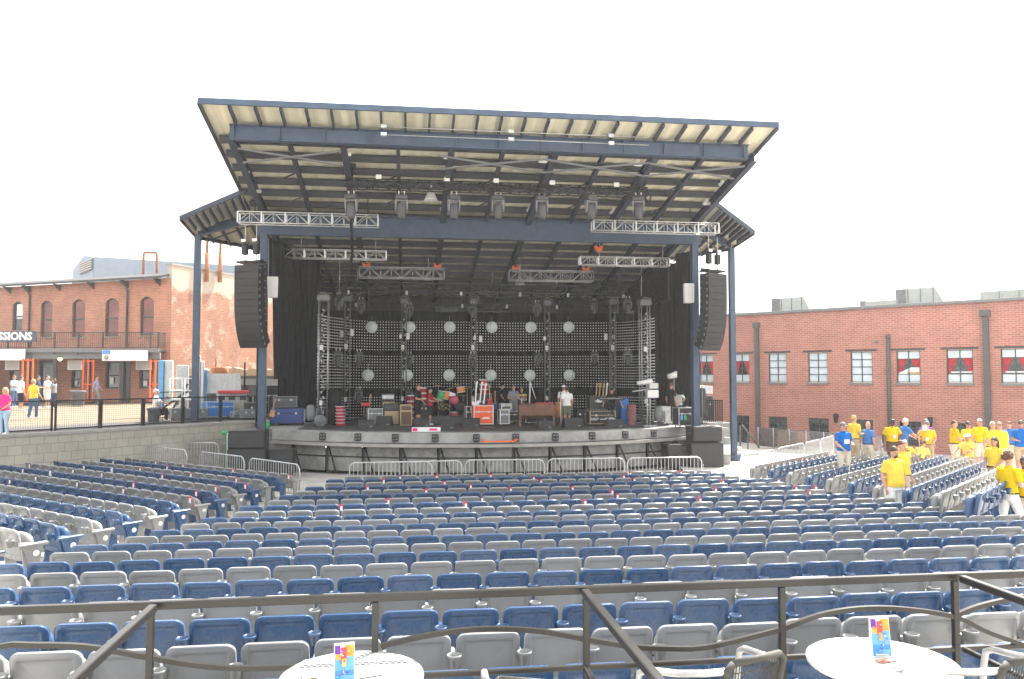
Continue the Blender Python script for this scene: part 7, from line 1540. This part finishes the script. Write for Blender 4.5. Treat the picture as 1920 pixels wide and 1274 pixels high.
q = atZ(1650, 1232, 2.204); t = thing('leaflet_fan', 'small striped leaflet under the card on the glaring table', 'leaflet', (q.x, q.y-.05, q.z), .2); b = MB(); b.box((0, -.01, .003), (.12, .05, .004)); b.build('sheet', MAT['tweed'], t); b = MB(); b.box((-.03, -.03, .006), (.06, .014, .004)); b.build('red_stripe', MAT['print_red'], t)
# wicker armchairs
def wicker(label, px0, px1, yt, d, rzv, k=1.0):
    c, w, h = pxbox(px0, px1, yt, yt+10, d); c.z = TZ; ht = atD((px0+px1)/2, yt, d).z-TZ
    t = thing('wicker_chair', label, 'chair', c, rzv, 'wicker armchairs on the terrace'); W = .38
    Z = lambda y, z: (y, z)
    b = MB()
    for s in (-1, 1): b.path([(s*W/2, -.02, .42), (s*W/2, -.07, ht*.75), (s*W/2*1.02, -.12, ht-.03), (s*(W/2-.03), -.125, ht)], .020, 8)
    b.path([(-W/2+.03, -.125, ht), (0, -.155, ht+.012), (W/2-.03, -.125, ht)], .020, 8); b.build('back_frame', MAT['wicker'], t)
    b = MB(); n = 21
    for i in range(n):
        x = -W/2+.03+(W-.06)*i/(n-1); bow = -.03*(1-(2*i/(n-1)-1)**2)
        b.path([(x, -.03+bow*.5, .44), (x*.98, -.08+bow, ht*.75), (x, -.125+bow, ht-.01)], .0036, 4)
    for j in range(12):
        z = .5+(ht-.55)*j/11; b.path([(x_, -.05-.075*(z-.44)/(ht-.44)-.03*(1-(x_/(W/2))**2)+.006*(-1)**kk, z) for kk, x_ in enumerate([-W/2+.03+(W-.06)*i/16 for i in range(17)])], .0035, 4) if j in (0, 5, 6, 7, 11) else None
    b.build('back_weave', MAT['wicker'], t)
    b = MB(); b.box((0, .22, .44), (W, .46, .05), b=.015); b.build('seat', MAT['wicker'], t)
    for s in (-1, 1):
        b = MB(); b.path([(s*(W/2), -.11, ht-.04), (s*(W/2+.05), .0, ht-.075), (s*(W/2+.11), .14, ht-.11), (s*(W/2+.165), .32, ht-.14), (s*(W/2+.18), .375, ht-.17), (s*(W/2+.18), .39, ht-.25), (s*(W/2+.10), .39, 0)], .019, 10); b.build('arm', MAT['alu'], t)
        b = MB(); b.tube((s*(W/2-.01), -.02, .42), (s*(W/2), -.12, 0), .016, n=8); b.build('leg', MAT['alu'], t)
    return t
wicker('dark wicker armchair with silver arms turned toward the railing', 1330, 1442, 1221, 4.25, R(21)); wicker('dark wicker armchair cut by the photo edge beside the glaring table', 1828, 1941, 1221, 4.2, R(16))
t = wicker('wicker armchair of which only the top edge shows beside the perforated table', 985, 1030, 1262, 4.0, R(-20))
# ------------------------------------------------------------------ camera, sun, sky
cd = D.cameras.new('camera'); co = D.objects.new('camera', cd); C.objects.link(co)
co.location = CAM; co.rotation_euler = (R(90)+PIT, 0, -YAW); cd.sensor_width = 36; cd.lens = FPX/1920*36; cd.clip_end = 3000; cd.clip_start = .05
SC.camera = co
SUN_AZ, SUN_EL = R(42), R(50)       # azimuth from +Y towards +X
sl = D.lights.new('sun', 'SUN'); so = D.objects.new('sun', sl); C.objects.link(so); sl.energy = 5.0; sl.angle = R(.6); sl.color = (1, .95, .87)
dv = Vector((math.sin(SUN_AZ)*math.cos(SUN_EL), math.cos(SUN_AZ)*math.cos(SUN_EL), math.sin(SUN_EL)))
so.rotation_euler = dv.to_track_quat('Z', 'Y').to_euler(); so.location = (20, 20, 40)
w = D.worlds.new('World'); SC.world = w; w.use_nodes = True; N = w.node_tree.nodes; L = w.node_tree.links
bg = N['Background']; sk = N.new('ShaderNodeTexSky'); sk.sky_type = 'NISHITA'; sk.sun_disc = False; sk.sun_elevation = SUN_EL; sk.sun_rotation = SUN_AZ; sk.air_density = 1.0; sk.dust_density = 6.0; sk.ozone_density = 1.0
# thin bright cloud veil over the whole sky
tc = N.new('ShaderNodeTexCoord'); nz = N.new('ShaderNodeTexNoise'); nz.inputs['Scale'].default_value = 1.6; nz.inputs['Detail'].default_value = 7; L.new(tc.outputs['Generated'], nz.inputs['Vector'])
mr = N.new('ShaderNodeMapRange'); mr.inputs[1].default_value = .3; mr.inputs[2].default_value = .7; mr.inputs[3].default_value = .55; mr.inputs[4].default_value = .8; L.new(nz.outputs['Fac'], mr.inputs[0])
mx = N.new('ShaderNodeMix'); mx.data_type = 'RGBA'; L.new(mr.outputs[0], mx.inputs[0]); L.new(sk.outputs[0], mx.inputs[6]); mx.inputs[7].default_value = (SKYW, SKYW*.99, SKYW*.96, 1)
L.new(mx.outputs[2], bg.inputs['Color']); bg.inputs['Strength'].default_value = SKYS
vs_ = SC.view_settings; vs_.view_transform = 'Standard'; vs_.look = 'None'; vs_.gamma = 1; vs_.use_curve_mapping = False; vs_.exposure = EXPO
SC.cycles.max_bounces = 8; SC.cycles.diffuse_bounces = 4; SC.cycles.glossy_bounces = 3; SC.cycles.use_denoising = True
SC.cycles.sample_clamp_indirect = 8

# haze volume added over the whole scene to imitate lens-flare veil
b = MB(); b.box((10, 80, 21), (190, 180, 44)); hz = b.build('haze', []); hz['kind'] = 'stuff'; hz['label'] = 'thin haze added over the whole place to stand in for lens veil'; hz['category'] = 'haze'
hm = D.materials.new('haze'); hm.use_nodes = True; n_ = hm.node_tree.nodes; n_.remove(n_['Principled BSDF']); pv = n_.new('ShaderNodeVolumePrincipled'); pv.inputs['Color'].default_value = (.95, .97, 1, 1); pv.inputs['Density'].default_value = HAZE; pv.inputs['Anisotropy'].default_value = .35
hm.node_tree.links.new(pv.outputs[0], n_['Material Output'].inputs['Volume']); hz.data.materials.append(hm)
SC.cycles.volume_bounces = 0
